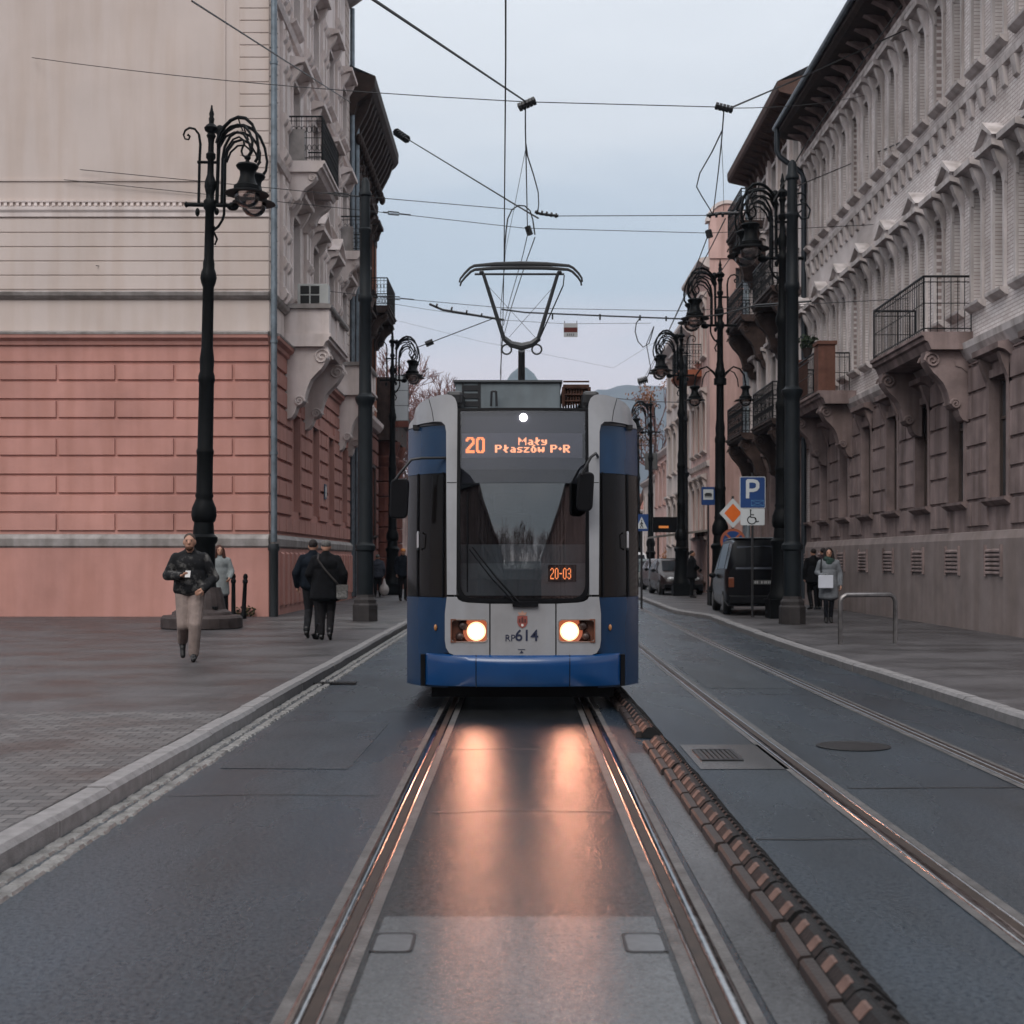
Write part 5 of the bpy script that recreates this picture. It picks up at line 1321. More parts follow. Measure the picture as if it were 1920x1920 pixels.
def make_lamp():
    t = thing('street_lamp', 'x', 'street lamp', (0, 0, 0), group=LG)
    mb = MB()
    mb.box((-.36, -.36, 0), (.36, .36, .42)); mb.box((-.39, -.39, .421), (.39, .39, .47))
    mb.lathe([(.36, .47), (.36, .55), (.31, .62), (.28, .9), (.25, 1.3), (.245, 1.75), (.29, 1.82), (.29, 1.9), (.22, 1.96), (.21, 2.1), (.20, 2.2), (.24, 2.25), (.26, 2.35), (.25, 2.5), (.20, 2.62), (.17, 2.7), (.19, 2.76), (.17, 2.82),
              (.165, 3.6), (.18, 3.65), (.18, 3.7), (.16, 3.75), (.155, 5.1), (.17, 5.15), (.17, 5.25), (.14, 5.35), (.15, 5.6), (.12, 5.85), (.115, 7.1), (.15, 7.2), (.17, 7.3), (.15, 7.42), (.12, 7.5), (.12, 7.6), (.10, 7.7), (.092, 8.7),
              (.13, 8.75), (.13, 8.9), (.085, 8.95), (.085, 9.05), (.12, 9.2), (.115, 9.3), (.07, 9.45), (.062, 9.75), (.10, 9.8), (.10, 9.88), (.06, 9.92), (.058, 10.1), (.07, 10.2), (.10, 10.26), (.07, 10.32), (.13, 10.36), (.15, 10.42), (.10, 10.48), (.05, 10.52), (.06, 10.62), (.04, 10.66), (.055, 10.72), (.03, 10.80), (.015, 10.9)], (0, 0, 0), 20)
    mb.build('post', LAMPM, t, True)
    mb = MB()
    mb.tube([la(350, 384), la(440, 384)], .045, 6); mb.lathe([(0, -.12), (.07, 0), (0, .0)], la(352, 384), 6, Matrix.Rotation(-PI/2, 3, 'Y')); mb.ball(la(440, 386), (.13, .08, .09), 8, 6)
    mb.tube([la(372, 304), la(412, 304)], .032, 6)
    mb.tube([la(376, 384), la(376, 304), la(377, 270), la(374, 252), la(366, 242), la(356, 240), la(348, 245), la(345, 253), la(348, 261), la(355, 262), la(357, 256), la(353, 253)], [.032, .03, .03, .028, .026, .024, .022, .02, .02, .02, .022, .03], 6)
    mb.ball(la(374, 398), (.05, .05, .09), 8, 6); mb.ball(la(410, 396), (.05, .05, .08), 8, 6)
    mb.tube([la(410, 384), la(411, 300), la(412, 245)], [.04, .04, .05], 6); mb.ball(la(413, 244), (.10, .06, .12), 8, 6)
    mb.tube([la(424, 384), la(424, 402), la(421, 412), la(414, 424), la(402, 434)], .03, 5)
    mb.tube([la(400, 425), la(407, 438), la(412, 448), la(408, 458), la(401, 455), la(403, 447)], .024, 5); mb.tube([la(400, 418), la(404, 424), la(409, 430)], .03, 5)
    mb.build('scroll_bracket', LAMPM, t, True)
    for a in (-.42, .42):
        mb = MB(); gl = MB()
        def ap(pts): return [rotz(la(*p), a) for p in pts]
        mb.tube(ap([(411, 270), (416, 254), (427, 240), (441, 230), (457, 226), (474, 230), (489, 243), (499, 263), (504, 288), (502, 306), (497, 314)]), [.05, .045, .04, .04, .04, .038, .035, .032, .03, .03, .035], 6)
        mb.tube(ap([(412, 276), (424, 252), (440, 242), (457, 240), (473, 245), (484, 258), (490, 274), (489, 290), (484, 300)]), .028, 6)
        mb.tube(ap([(424, 384), (424, 300), (428, 278), (440, 260), (456, 253), (470, 259), (482, 276), (486, 288)]), [.035, .032, .03, .03, .028, .026, .024, .022], 6)
        mb.tube(ap([(427, 300), (434, 280), (447, 266), (460, 263), (470, 270), (472, 278), (468, 284), (466, 290), (469, 298), (478, 304)]), .022, 6)
        mb.tube(ap([(457, 226), (462, 240), (468, 252)]), .016, 5)
        tip = rotz(la(480, 304), a)
        mb.tube([rotz(la(491, 290), a), tip], [.03, .04], 6); mb.ball(tip, (.07, .07, .05), 8, 6)
        mb.build('arm', LAMPM, t, True)
        mb = MB(); lantern(mb, gl, tip, 1.0)
        l_ = mb.build('lantern', LAMPM, t, True); gl.build('lantern_glass', GLOBE, l_, True)
    return t
lamp = make_lamp(); lamp.location = (-6.61, 28.9, PZ); lamp.rotation_euler = (0, R(1.1), 0); lamp['label'] = 'tall iron lamp at the pink corner, standing on a wide round stone step'
mb = MB(); mb.lathe([(.80, -.0), (.84, .02), (.84, .22), (.80, .27), (.62, .28), (.60, .34), (.50, .40), (.46, .62), (.39, .85)], (-6.61, 28.9, PZ), 24)
tag(mb.build('lamp_step', M('step_stone', (.05, .038, .036), .6, var=.5, scale=4, bump=.3)), 'wide dark round stone step under the lamp at the pink corner', 'stone step')
for (x, y, rz, lab) in ((6.46, 34.0, PI, 'iron lamp standing close behind the thick grey tram pole near the van'), (6.34, 43.7, PI, 'iron lamp with a second lower tier of lanterns past the parking sign'),
                        (6.5, 55.5, PI, 'iron lamp beside the grey tram pole at the tram stop'), (7.6, 80, PI, 'small distant iron lamp in front of the cream houses'), (8.6, 100, PI, 'farthest small iron lamp on the right pavement'),
                        (-5.2, 57, 0, 'iron lamp seen above the tram beside the white sign box')):
    l2 = dup(lamp, (x, y, PZ), rz, lab, lean=0)
    if y == 43.7:
        mb = MB(); mb.tube([(0, 0, 6.95), (0, 0, 7.15)], .2, 10); mb.build('arm_collar', LAMPM, l2, True)
        for s_ in (-1, 1):
            mb = MB(); gl = MB(); L1 = MB()
            pts = [(s_*x_, 0, z_) for x_, z_ in ((.05, 7.0), (.2, 7.35), (.42, 7.52), (.62, 7.45), (.76, 7.25), (.80, 7.0))]
            mb.tube(pts, .03, 6); mb.tube([(p[0]*.72, 0, p[2]-.12) for p in pts], .02, 5); lantern(L1, gl, pts[-1], .72)
            mb.build('lower_arm', LAMPM, l2, True); q = L1.build('lower_lantern', LAMPM, l2, True); gl.build('lantern_glass', GLOBE, q, True)

# ------------------------------------------------------------------ tram poles
def make_mast(h):
    t = thing('tram_pole', 'x', 'tram pole', (0, 0, 0), group='steel tram poles carrying the wires')
    mb = MB(); mb.lathe([(.30, 0), (.30, .38), (.27, .42), (.27, .50), (.22, .56), (.21, .62)], (0, 0, 0), 8); mb.build('pole_base', M('mast_base', (.032, .028, .028), .6, var=.4, scale=5, bump=.3), t)
    mb = MB(); mb.lathe([(.195, .6), (.195, 1.62), (.235, 1.66), (.235, 1.76), (.19, 1.8), (.175, 1.85), (.165, 4.9), (.165, 5.0), (.21, 5.08), (.235, 5.16), (.235, 5.2), (.17, 5.24), (.145, 5.3), (.135, 7.4), (.165, 7.44), (.165, 7.55), (.135, 7.6), (.12, h-1.3), (.145, h-1.27), (.145, h-1.2), (.115, h-1.17), (.11, h-.45), (.15, h-.42), (.15, h-.36), (.11, h-.3), (.10, h-.1), (.04, h)], (0, 0, 0), 24); mb.build('pole_shaft', MASTM, t, True)
    return t
mast = make_mast(10.3); mast.location = (-3.57, 32.2, PZ); mast['label'] = 'dark steel tram pole on the pavement in front of the pink building'
m2 = dup(mast, (6.07, 30.8, PZ), 0, 'thick grey tram pole beside the woman in the grey coat')
mb = MB(); mb.tube([(.1, 0, 9.3), (.3, 0, 9.35), (.4, 0, 9.2), (.36, 0, 9.02), (.2, 0, 9.0), (.13, 0, 9.12), (.22, 0, 9.2)], .022, 6); mb.build('pole_scroll', MASTM, m2)
dup(mast, (7.15, 60, PZ), 0, 'dark grey tram pole at the stop shelter by the parked cars')
dup(mast, (-6.3, 90, PZ), 0, 'far tram pole on the pavement beyond the stone portal')
# pole with small signal cabinet, far right
t = thing('signal_pole', 'thin pole with a grey cabinet box before the cream houses', 'signal pole', (8.0, 84, PZ))
mb = MB(); mb.tube([(0, 0, 0), (0, 0, 9)], [.09, .06], 8); mb.build('pole', MASTM, t, True)
mb = MB(); mb.box((-.38, -.25, 6.9), (.38, -.08, 7.9)); mb.build('cabinet', M('cabinet_grey', (.08, .08, .078), .6), t, bevel=.02)

# ------------------------------------------------------------------ overhead wires
WIRE = M('wire_dark', (.012, .012, .013), .5, .3)
WG = 'overhead tram wires'
def wire(label, pts, r_=.011, name='overhead_wire', seg=5):
    mb = MB(); P3 = [at(*p) for p in pts]
    out = [P3[0]]
    for a, b in zip(P3, P3[1:]):
        n = max(1, int(math.dist(a, b)/2)); sag = .0016*math.dist(a, b)**2*.25
        for i in range(1, n+1):
            t_ = i/n; out.append((a[0]+(b[0]-a[0])*t_, a[1]+(b[1]-a[1])*t_, a[2]+(b[2]-a[2])*t_ - (sag*4*t_*(1-t_) if len(P3) < 3 else 0)))
    mb.tube(out, r_, seg)
    return tag(mb.build(name, WIRE, None, True), label, 'overhead wire', WG)
def fitting(label, pts, r_, name='wire_insulator', cat='insulator'):
    mb = MB(); P3 = [at(*p) for p in pts]; mb.tube(P3, r_, 8)
    a, b = Vector(P3[0]), Vector(P3[-1]); n = 5
    for i in range(n):
        c = a+(b-a)*(i+.5)/n; d = (b-a).normalized()*.025; mb.tube([c-d, c+d], r_*1.7, 8)
    return tag(mb.build(name, DARKM), label, cat, 'wire fittings')
wire('thin span wire from the pink building to the upper middle insulator', [(60, 108, 34.9), (985, 191, 24)], .009)
wire('thin span wire between the two highest insulators', [(985, 191, 24), (1357, 201, 24)], .009)
wire('span wire from the highest right insulator towards the pale brick building', [(1357, 203, 24), (1625, 178, 37.0)], .008)
wire('thick cable climbing from the right insulator past the eave', [(1368, 203, 24), (1487, 152, 30), (1700, 55, 32)], .017)
wire('thick cable rising up and left from the highest middle insulator', [(985, 190, 24), (870, 113, 17), (640, -41, 11)], .015)
wire('cable from the tall eave across the upper floor of the pink building', [(657, 192, 50.4), (532, 112, 33), (360, 2, 23)], .017)
wire('contact wire touching the pantograph of the tram', [(948, -900, 5.9), (948, 113, 12.25), (945, 485, 20.6), (943, 600, 27), (938, 700, 36), (948, 840, 60), (962, 950, 120)], .008)
fitting('black insulator clamp at the top of the middle wire drop', [(972, 202, 24), (985, 195, 24), (1004, 188, 24)], .045)
fitting('black insulator clamp at the top of the right wire drop', [(1341, 198, 24), (1357, 204, 24), (1374, 206, 24)], .04)
fitting('ribbed insulator hanging just off the tall dark eave', [(742, 247, 56), (764, 262, 55)], .10)
wire('heavy insulated cable from the tall eave down to the middle wires', [(745, 249, 56), (965, 383, 37), (1009, 409, 33.8)], .022)
wire('wire drop hanging from the middle insulator', [(985, 198, 24), (985, 243, 24.2), (986, 285, 25.5), (989, 432, 34)], .013)
wire('slack cable bulging beside the middle wire drop', [(986, 270, 25), (989, 292, 26), (1001, 330, 29), (1009, 360, 31.5), (1010, 383, 33), (1008, 399, 33.7)], .014)
wire('faint stay wire left of the middle wire drop', [(985, 282, 25), (967, 375, 31), (948, 470, 38), (938, 590, 52)], .006)
wire('jumper loop arched over the middle wires above the pantograph', [(946, 470, 34), (949, 432, 34), (952, 410, 34), (960, 393, 34), (972, 385, 34), (984, 386, 34), (994, 395, 34), (999, 412, 34), (1003, 440, 34)], .018)
wire('wire slanting from the jumper loop down behind the pantograph', [(1003, 445, 34), (985, 495, 38), (960, 572, 47), (942, 640, 58), (938, 715, 75)], .014)
wire('second wire slanting down behind the pantograph head', [(991, 432, 34), (980, 480, 38), (957, 560, 46), (944, 610, 54)], .012)
wire('wire running down from the left side of the jumper loop', [(947, 470, 34), (946, 500, 36), (939, 575, 48), (939, 630, 56), (940, 710, 76)], .012)
fitting('steady arm clamp at the right end of the jumper loop', [(1003, 397, 34), (1013, 401, 34), (1047, 405, 34)], .035)
fitting('small clamp under the jumper loop where wires meet', [(989, 425, 34), (994, 440, 34)], .045)
wire('span wire under the heavy cable on the pavement side', [(150, 318, 34.9), (605, 362, 34.5), (965, 393, 34)], .010)
wire('level span wire from the jumper loop clamp to the lamp lanterns', [(1047, 405, 34), (1328, 404, 34)], .011)
wire('lower span wire with turnbuckle left of the jumper loop', [(120, 337, 34.9), (735, 400, 35), (985, 428, 35)], .009)
wire('lower span wire from the jumper loop to the pale brick building', [(985, 428, 35), (1330, 437, 35), (1640, 421, 36.4)], .009)
def turnbuckle(label, px, py, Y, dx, dy):
    mb = MB(); a = at(px-dx/2, py-dy/2-2.5, Y); b = at(px+dx/2, py+dy/2-2.5, Y); c = at(px+dx/2, py+dy/2+2.5, Y); d = at(px-dx/2, py-dy/2+2.5, Y)
    mb.tube([a, b, c, d, a], .018, 5); e = at(px-dx, py-dy, Y); f = at(px-dx/2, py-dy/2, Y); g_ = at(px+dx/2, py+dy/2, Y); h = at(px+dx*1.6, py+dy*1.6, Y)
    mb.tube([e, f], .02, 5); mb.tube([g_, h], .02, 5)
    tag(mb.build('turnbuckle', DARKM), label, 'turnbuckle', 'wire fittings')
turnbuckle('open turnbuckle on the wire just beside the tall eave', 738, 400, 35, 20, 2)
turnbuckle('turnbuckle on the wire in front of the iron balcony', 640, 365, 34, 28, 3)
turnbuckle('turnbuckle low on the cross wires beside the dark tram pole', 738, 558.5, 45, 24, 2)
wire('cable sweeping from the twin right wires down the slack loop', [(1354, 245, 24.5), (1335, 285, 26), (1312, 325, 29), (1306, 350, 31), (1316, 368, 32), (1331, 392, 33.5), (1337, 404, 34)], .014)
wire('straight wire drop under the right insulator', [(1357, 210, 24), (1353, 262, 25), (1347, 320, 29), (1337, 402, 34)], .013)
wire('faint stay beside the right wire drop', [(1353, 270, 25), (1356, 330, 30), (1357, 395, 34)], .006)
fitting('steady arm clamp among the lanterns on the right', [(1325, 404, 34), (1350, 400, 34), (1385, 400, 34)], .04)
fitting('small ring clamp where the right wires start to descend', [(1328, 432, 35), (1331, 445, 35)], .05)
wire('descending wire from the ring clamp toward the distance', [(1328, 440, 35), (1290, 540, 48), (1222, 690, 80), (1190, 760, 120)], .015)
wire('descending wire beside the lantern toward the distance', [(1360, 410, 34), (1335, 460, 38), (1290, 545, 48), (1252, 625, 62), (1205, 715, 95)], .016)
wire('descending wire crossing the rose gable', [(1395, 425, 36), (1372, 480, 40), (1330, 540, 47), (1255, 640, 66)], .014)
wire('jumper cable hanging from the lanterns beside the rose gable', [(1385, 400, 36), (1384, 425, 36), (1381, 450, 36), (1376, 470, 36)], .016)
wire('upper of two cross wires passing behind the pantograph arms', [(180, 498, 34.9), (705, 556, 45), (940, 577, 45), (1280, 583, 45), (1700, 560, 33)], .010)
wire('lower of two cross wires passing behind the pantograph arms', [(690, 562, 45), (800, 580, 45), (940, 600, 45), (1058, 607, 45), (1220, 606, 45)], .007)
wire('thick insulated crossing bar from the pantograph to the right lanterns', [(940, 580, 44), (985, 586, 44), (1125, 592, 44), (1280, 598, 44), (1350, 590, 42), (1420, 572, 39), (1520, 565, 36)], .026)
for i, px in enumerate((1036, 1125, 1200, 1249)):
    mb = MB(); mb.tube([at(px, 588-1+i*2, 44), at(px, 599+i, 44)], .03, 6); tag(mb.build('wire_spacer', DARKM), 'small black spacer clamp on the thick crossing bar', 'spacer clamp', 'spacer clamps on the crossing bar')
t_ = fitting('sloping steady bar left of the pantograph', [(805, 570, 44), (830, 581, 44), (945, 600, 44)], .038)
wire('stay wire with a bead running down to the left of the pantograph', [(925, 597, 44), (805, 643, 44), (780, 652, 44)], .016)
fitting('bead insulator on the stay wire above the bare trees', [(798, 646, 44), (812, 640, 44)], .055)
wire('cable loop hanging under the crossing bar at the right', [(1200, 596, 44), (1193, 606, 44), (1191, 622, 44), (1196, 640, 44), (1206, 651, 44), (1217, 644, 44), (1222, 628, 44), (1226, 612, 44)], .018)
wire('second loop and drop under the crossing bar at the right', [(1226, 612, 44), (1212, 645, 44), (1220, 690, 44), (1214, 706, 44), (1200, 716, 44)], .014)
fitting('cluster insulator hanging beside the distant hills', [(1196, 716, 60), (1214, 711, 60)], .09)
wire('thin cross wire low over the hills beside the tram roof', [(1120, 742, 80), (1450, 748, 56)], .022)
wire('cable from the top of the thick grey tram pole to the brick facade', [(1487, 352, 30.9), (1600, 305, 39), (1700, 262, 33)], .016)
wire('long diagonal cable along the pale brick facade', [(1450, 378, 33), (1510, 272, 33), (1587, 160, 32), (1690, 10, 31)], .016)
wire('faint wire over the street far behind the tram', [(700, 590, 70), (900, 640, 75), (1150, 690, 80), (1230, 640, 60)], .006)
# little hanging notice
t = thing('hanging_notice', 'small white notice with a dark red band hung from a wire', 'notice', at(1070, 619, 45))
fx = Fr((0, 0), (1, 0), (0, -1)); mb = MB(); mb.box((-.225, -.012, -.225), (.225, .012, .225)); nb = mb.build('notice_board', M('notice_white', (.36, .37, .385), .6, var=.1), t)
mb = MB(); mb.box((-.222, -.0155, -.07), (.222, -.0125, .085)); mb.build('notice_band', M('notice_red', (.09, .018, .015), .6, var=.3), t)
mb = MB()
for i in range(4): mb.box((-.12+i*.065, -.0155, -.19), (-.085+i*.065, -.0125, -.11))
mb.build('notice_mark', M('notice_ink', (.10, .10, .105), .6), t)
for i, x in enumerate((-.2, .2)):
    mb = MB(); mb.tube([(x, 0, .20), (x, 0, .30)], .012, 5); mb.build('hanger', DARKM, t)

# ------------------------------------------------------------------ signs
SGB = M('sign_blue', (.008, .040, .15), .4, var=.15)
SGW = M('sign_reflective_white', (.46, .48, .49), .45, var=.1)
SGK = M('sign_ink', (.012, .012, .013), .5)
SGO = M('sign_amber', (.62, .12, .012), .45, var=.15)
POST = M('sign_post', (.03, .03, .032), .5, .4, var=.3)
def plate(root, name, poly, mat, y0, y1=.0, parent=None):
    mb = MB(); mb.flat(poly, -y1, -y0, fx); return mb.build(name, mat, parent or root)
def rect(w_, z0, z1, r_=.03, cx=0): return round_poly([(cx-w_/2, z0), (cx+w_/2, z0), (cx+w_/2, z1), (cx-w_/2, z1)], r_, 3)
def strokes(root, name, paths, r_, mat, y, parent):
    mb = MB(); y0 = y; ns = 0
    for p in paths:
        for a, b in zip(p, p[1:]):
            y = y0 - .0003*(ns % 2) - .00013*(ns % 5); ns += 1
            d = Vector((b[0]-a[0], b[1]-a[1])); 
            if d.length < 1e-6: continue
            d.normalize(); n_ = Vector((-d.y, d.x))*r_; e = d*r_*.35
            mb.flat([(a[0]-e.x+n_.x, a[1]-e.y+n_.y), (a[0]-e.x-n_.x, a[1]-e.y-n_.y), (b[0]+e.x-n_.x, b[1]+e.y-n_.y), (b[0]+e.x+n_.x, b[1]+e.y+n_.y)], -(y-.002), -y, fx)
    return mb.build(name, mat, parent)
# parking sign
t = thing('parking_sign', 'blue parking sign with a wheelchair plate on a thin post by the van', 'road sign', (5.82, 34.55, PZ), R(0))
mb = MB(); mb.tube([(0, .03, 0), (0, .03, 3.6)], .032, 8); mb.build('post', POST, t, True)
b0 = plate(t, 'sign_rim', rect(.64, 2.71, 3.50, .04), SGW, .0, -.012); 
b1 = plate(t, 'sign_panel', rect(.61, 2.725, 3.485, .03), SGB, -.015, -.0125)
pp = MB(); 
def Parc(cx, cz, w_, h_): return [(cx, cz), (cx, cz+h_), (cx+w_*.55, cz+h_), (cx+w_*.86, cz+h_*.95), (cx+w_, cz+h_*.84), (cx+w_, cz+h_*.62), (cx+w_*.86, cz+h_*.5), (cx+w_*.55, cz+h_*.44), (cx, cz+h_*.44)]
strokes(t, 'letter_P', [Parc(-.125, 2.975, .25, .42)], .042, SGW, -.0155, b1)
strokes(t, 'bay_symbol', [[(-.03, 2.77), (.275, 2.77), (.275, 2.91), (-.03, 2.91), (-.03, 2.77)], [(-.02, 2.78), (.265, 2.90)], [(-.02, 2.90), (.265, 2.78)]], .006, M('sign_pale_blue', (.06, .17, .32), .5), -.0155, b1)
b2 = plate(t, 'wheelchair_plate', rect(.60, 2.29, 2.70, .03), SGW, .0, -.012)
strokes(t, 'wheelchair_symbol', [[(-.05, 2.64), (-.05, 2.49), (.05, 2.48), (.10, 2.37), (.15, 2.39)], [(-.05, 2.55), (.03, 2.55)], [(-.02+.105*math.cos(a), 2.42+.10*math.sin(a)) for a in [PI*.62+2*PI*.78*i/18 for i in range(19)]]], .014, SGK, -.0125, b2)
mb = MB(); mb.ball((-.05, -.016, 2.665), (.024, .004, .024), 10, 6); mb.build('wheelchair_head', SGK, b2)
# priority road diamond and no-stopping disc on one post behind the van
t = thing('priority_sign', 'orange and white diamond sign half hidden by the parking sign', 'road sign', (6.28, 40.7, PZ))
k_ = (5.93); d = .62
mb = MB(); mb.tube([(.0, .03, 0), (0, .03, 3.3)], .035, 8); mb.build('post', POST, t, True)
c_ = (1051-962)/2600*40.6+1.41
q = plate(t, 'diamond_panel', round_poly([(0, c_-.44), (.40, c_), (0, c_+.44), (-.40, c_)], .03, 3), SGW, .0, -.012)
plate(t, 'diamond_centre', round_poly([(0, c_-.28), (.255, c_), (0, c_+.28), (-.255, c_)], .02, 3), SGO, -.016, -.0125, q)
c2 = c_-.82
ring = [(.37*math.cos(a), c2+.37*math.sin(a)) for a in [2*PI*i/32 for i in range(32)]]; ring_i = [(x*.8, c2+(z-c2)*.8) for x, z in ring]
q2 = plate(t, 'no_stopping_disc', ring, M('sign_dull_orange', (.30, .085, .04), .5, var=.2), .0, -.012)
plate(t, 'disc_blue', ring_i, SGB, -.016, -.0125, q2)
strokes(t, 'disc_cross', [[(-.21, c2-.21), (.21, c2+.21)], [(-.21, c2+.21), (.21, c2-.21)]], .032, M('sign_dull_orange', (.30, .085, .04), .5), -.019, q2)
# tram stop sign
t = thing('tram_stop_sign', 'blue tram stop sign with a white tram pictogram above the shelter', 'road sign', (at(1328, 930, 52)[0], 52, PZ))
mb = MB(); mb.tube([(0, .03, 0), (0, .03, 4.1)], .035, 8); mb.build('post', POST, t, True)
zc = at(0, 929, 52)[2]-PZ; b1 = plate(t, 'sign_panel', rect(.52, zc-.36, zc+.32, .05), SGB, .0, -.012)
mb = MB(); q = plate(t, 'white_field', rect(.38, zc-.16, zc+.23, .02), SGW, -.016, -.0125, b1)
mb = MB(); mb.flat(round_poly([(-.13, zc-.03), (.13, zc-.03), (.15, zc+.03), (.09, zc+.10), (-.09, zc+.10), (-.15, zc+.03)], .02, 3), .0165, .0185, fx); mb.box((-.14, -.0185, zc-.07), (.14, -.0165, zc-.045)); mb.build('tram_pictogram', SGK, b1)
# crossing sign
t = thing('crossing_sign', 'small blue pedestrian crossing sign beside the flank of the tram', 'road sign', (at(1203, 980, 44)[0], 44, 0))
mb = MB(); mb.tube([(0, .03, -.0), (0, .03, 3.05)], .035, 8); mb.build('post', POST, t, True)
zc = at(0, 980, 44)[2]; b1 = plate(t, 'sign_panel', rect(.42, zc-.27, zc+.27, .03), SGB, .0, -.012)
plate(t, 'white_triangle', [(-.18, zc-.19), (.18, zc-.19), (0, zc+.19)], SGW, -.016, -.0125, b1)
strokes(t, 'walker_pictogram', [[(-.04, zc-.17), (0, zc-.05), (.045, zc-.17)], [(0, zc-.05), (0, zc+.04)], [(-.045, zc-.06), (0, zc+.02), (.04, zc-.05)]], .013, SGK, -.0195, b1)
mb = MB(); mb.ball((0, -.018, zc+.07), (.02, .003, .02), 8, 5); mb.build('walker_head', SGK, b1)

# ------------------------------------------------------------------ tram stop shelter
t = thing('stop_shelter', 'dark tram stop shelter with a pale sloping roof past the tram pole', 'shelter', (6.9, 62, PZ))
mb = MB(); sx0, sx1 = -.9, 1.6
for x in (sx0+.1, sx1-.1):
    for y in (-1.2, 2.6): mb.tube([(x, y, 0), (x, y, 2.45)], .045, 6)
mb.build('shelter_post', POST, t)
mb = MB(); mb.add([(sx0, -1.4, 2.42), (sx1, -1.4, 2.72), (sx1, 2.8, 2.72), (sx0, 2.8, 2.42), (sx0, -1.4, 2.50), (sx1, -1.4, 2.80), (sx1, 2.8, 2.80), (sx0, 2.8, 2.50)], [(0,3,2,1),(4,5,6,7),(0,1,5,4),(1,2,6,5),(2,3,7,6),(3,0,4,7)]); mb.build('shelter_roof', M('shelter_roof', (.22, .20, .18), .5), t)
mb = MB(); mb.box((sx1-.12, -1.1, .25), (sx1-.10, 2.5, 2.3)); mb.build('glass_wall', glass('shelter_glass', (.5, .53, .55), .12), t)
mb = MB(); mb.box((sx1-.6, -.8, .42), (sx1-.2, 2.2, .48)); mb.build('bench', BFR, t)
t = thing('departure_board', 'dark departure board with a dim amber line above the shelter roof', 'display board', (6.3, 59.6, PZ))
mb = MB(); mb.tube([(.55, 0, 0), (.55, 0, 2.7)], .05, 8); mb.build('post', POST, t)
mb = MB(); mb.box((-.55, -.10, 2.62), (.70, .10, 3.28)); bd = mb.build('board', BLACK, t)
mb = MB(); mb.box((-.30, -.104, 2.80), (.12, -.101, 2.90)); mb.build('amber_line', emit('dim_amber', (1, .3, .05), .5), bd)

# ------------------------------------------------------------------ street posts
t0 = thing('bollard', 'black iron bollard by the corner drainpipe, leaning a little', 'bollard', (-6.66, 33.5, PZ), group='black bollards at the pink corner')
mb = MB(); mb.lathe([(.075, 0), (.075, .12), (.055, .16), (.048, .85), (.065, .88), (.065, .93), (.045, .96), (.06, 1.02), (.04, 1.08), (.0, 1.1)], (0, 0, 0), 12); mb.build('bollard_post', LAMPM, t0, True)
t0.rotation_euler = (0, R(3), 0)
dup(t0, (-6.98, 33.9, PZ), 0, 'middle black bollard of the three at the pink corner'); dup(t0, (-7.20, 34.1, PZ), 0, 'black bollard nearest the lamp step at the pink corner')
t = thing('hoop_barrier', 'low steel hoop barrier with dark legs near the kerb by the woman', 'barrier', (5.40, 23.3, PZ))
mb = MB(); mb.tube([(0, 0, 0), (0, 0, .72), (.03, 0, .79), (.1, 0, .83), (.9, .25, .83), (.97, .27, .79), (1.0, .28, .72), (1.0, .28, 0)], .04, 8); mb.build('hoop', M('worn_steel', (.16, .15, .15), .38, .7, var=.6, scale=3), t, True)
mb = MB(); leafy(mb, (0, 0, .14), (.3, .12, .14), 90, random.Random(3), .06)
o = mb.build('weed_clump', M('dry_weed', (.07, .06, .025), .8, var=.5, scale=9)); o.location = (-6.85, 34.75, PZ); tag(o, 'small dry weed clump at the foot of the pink wall', 'weeds')
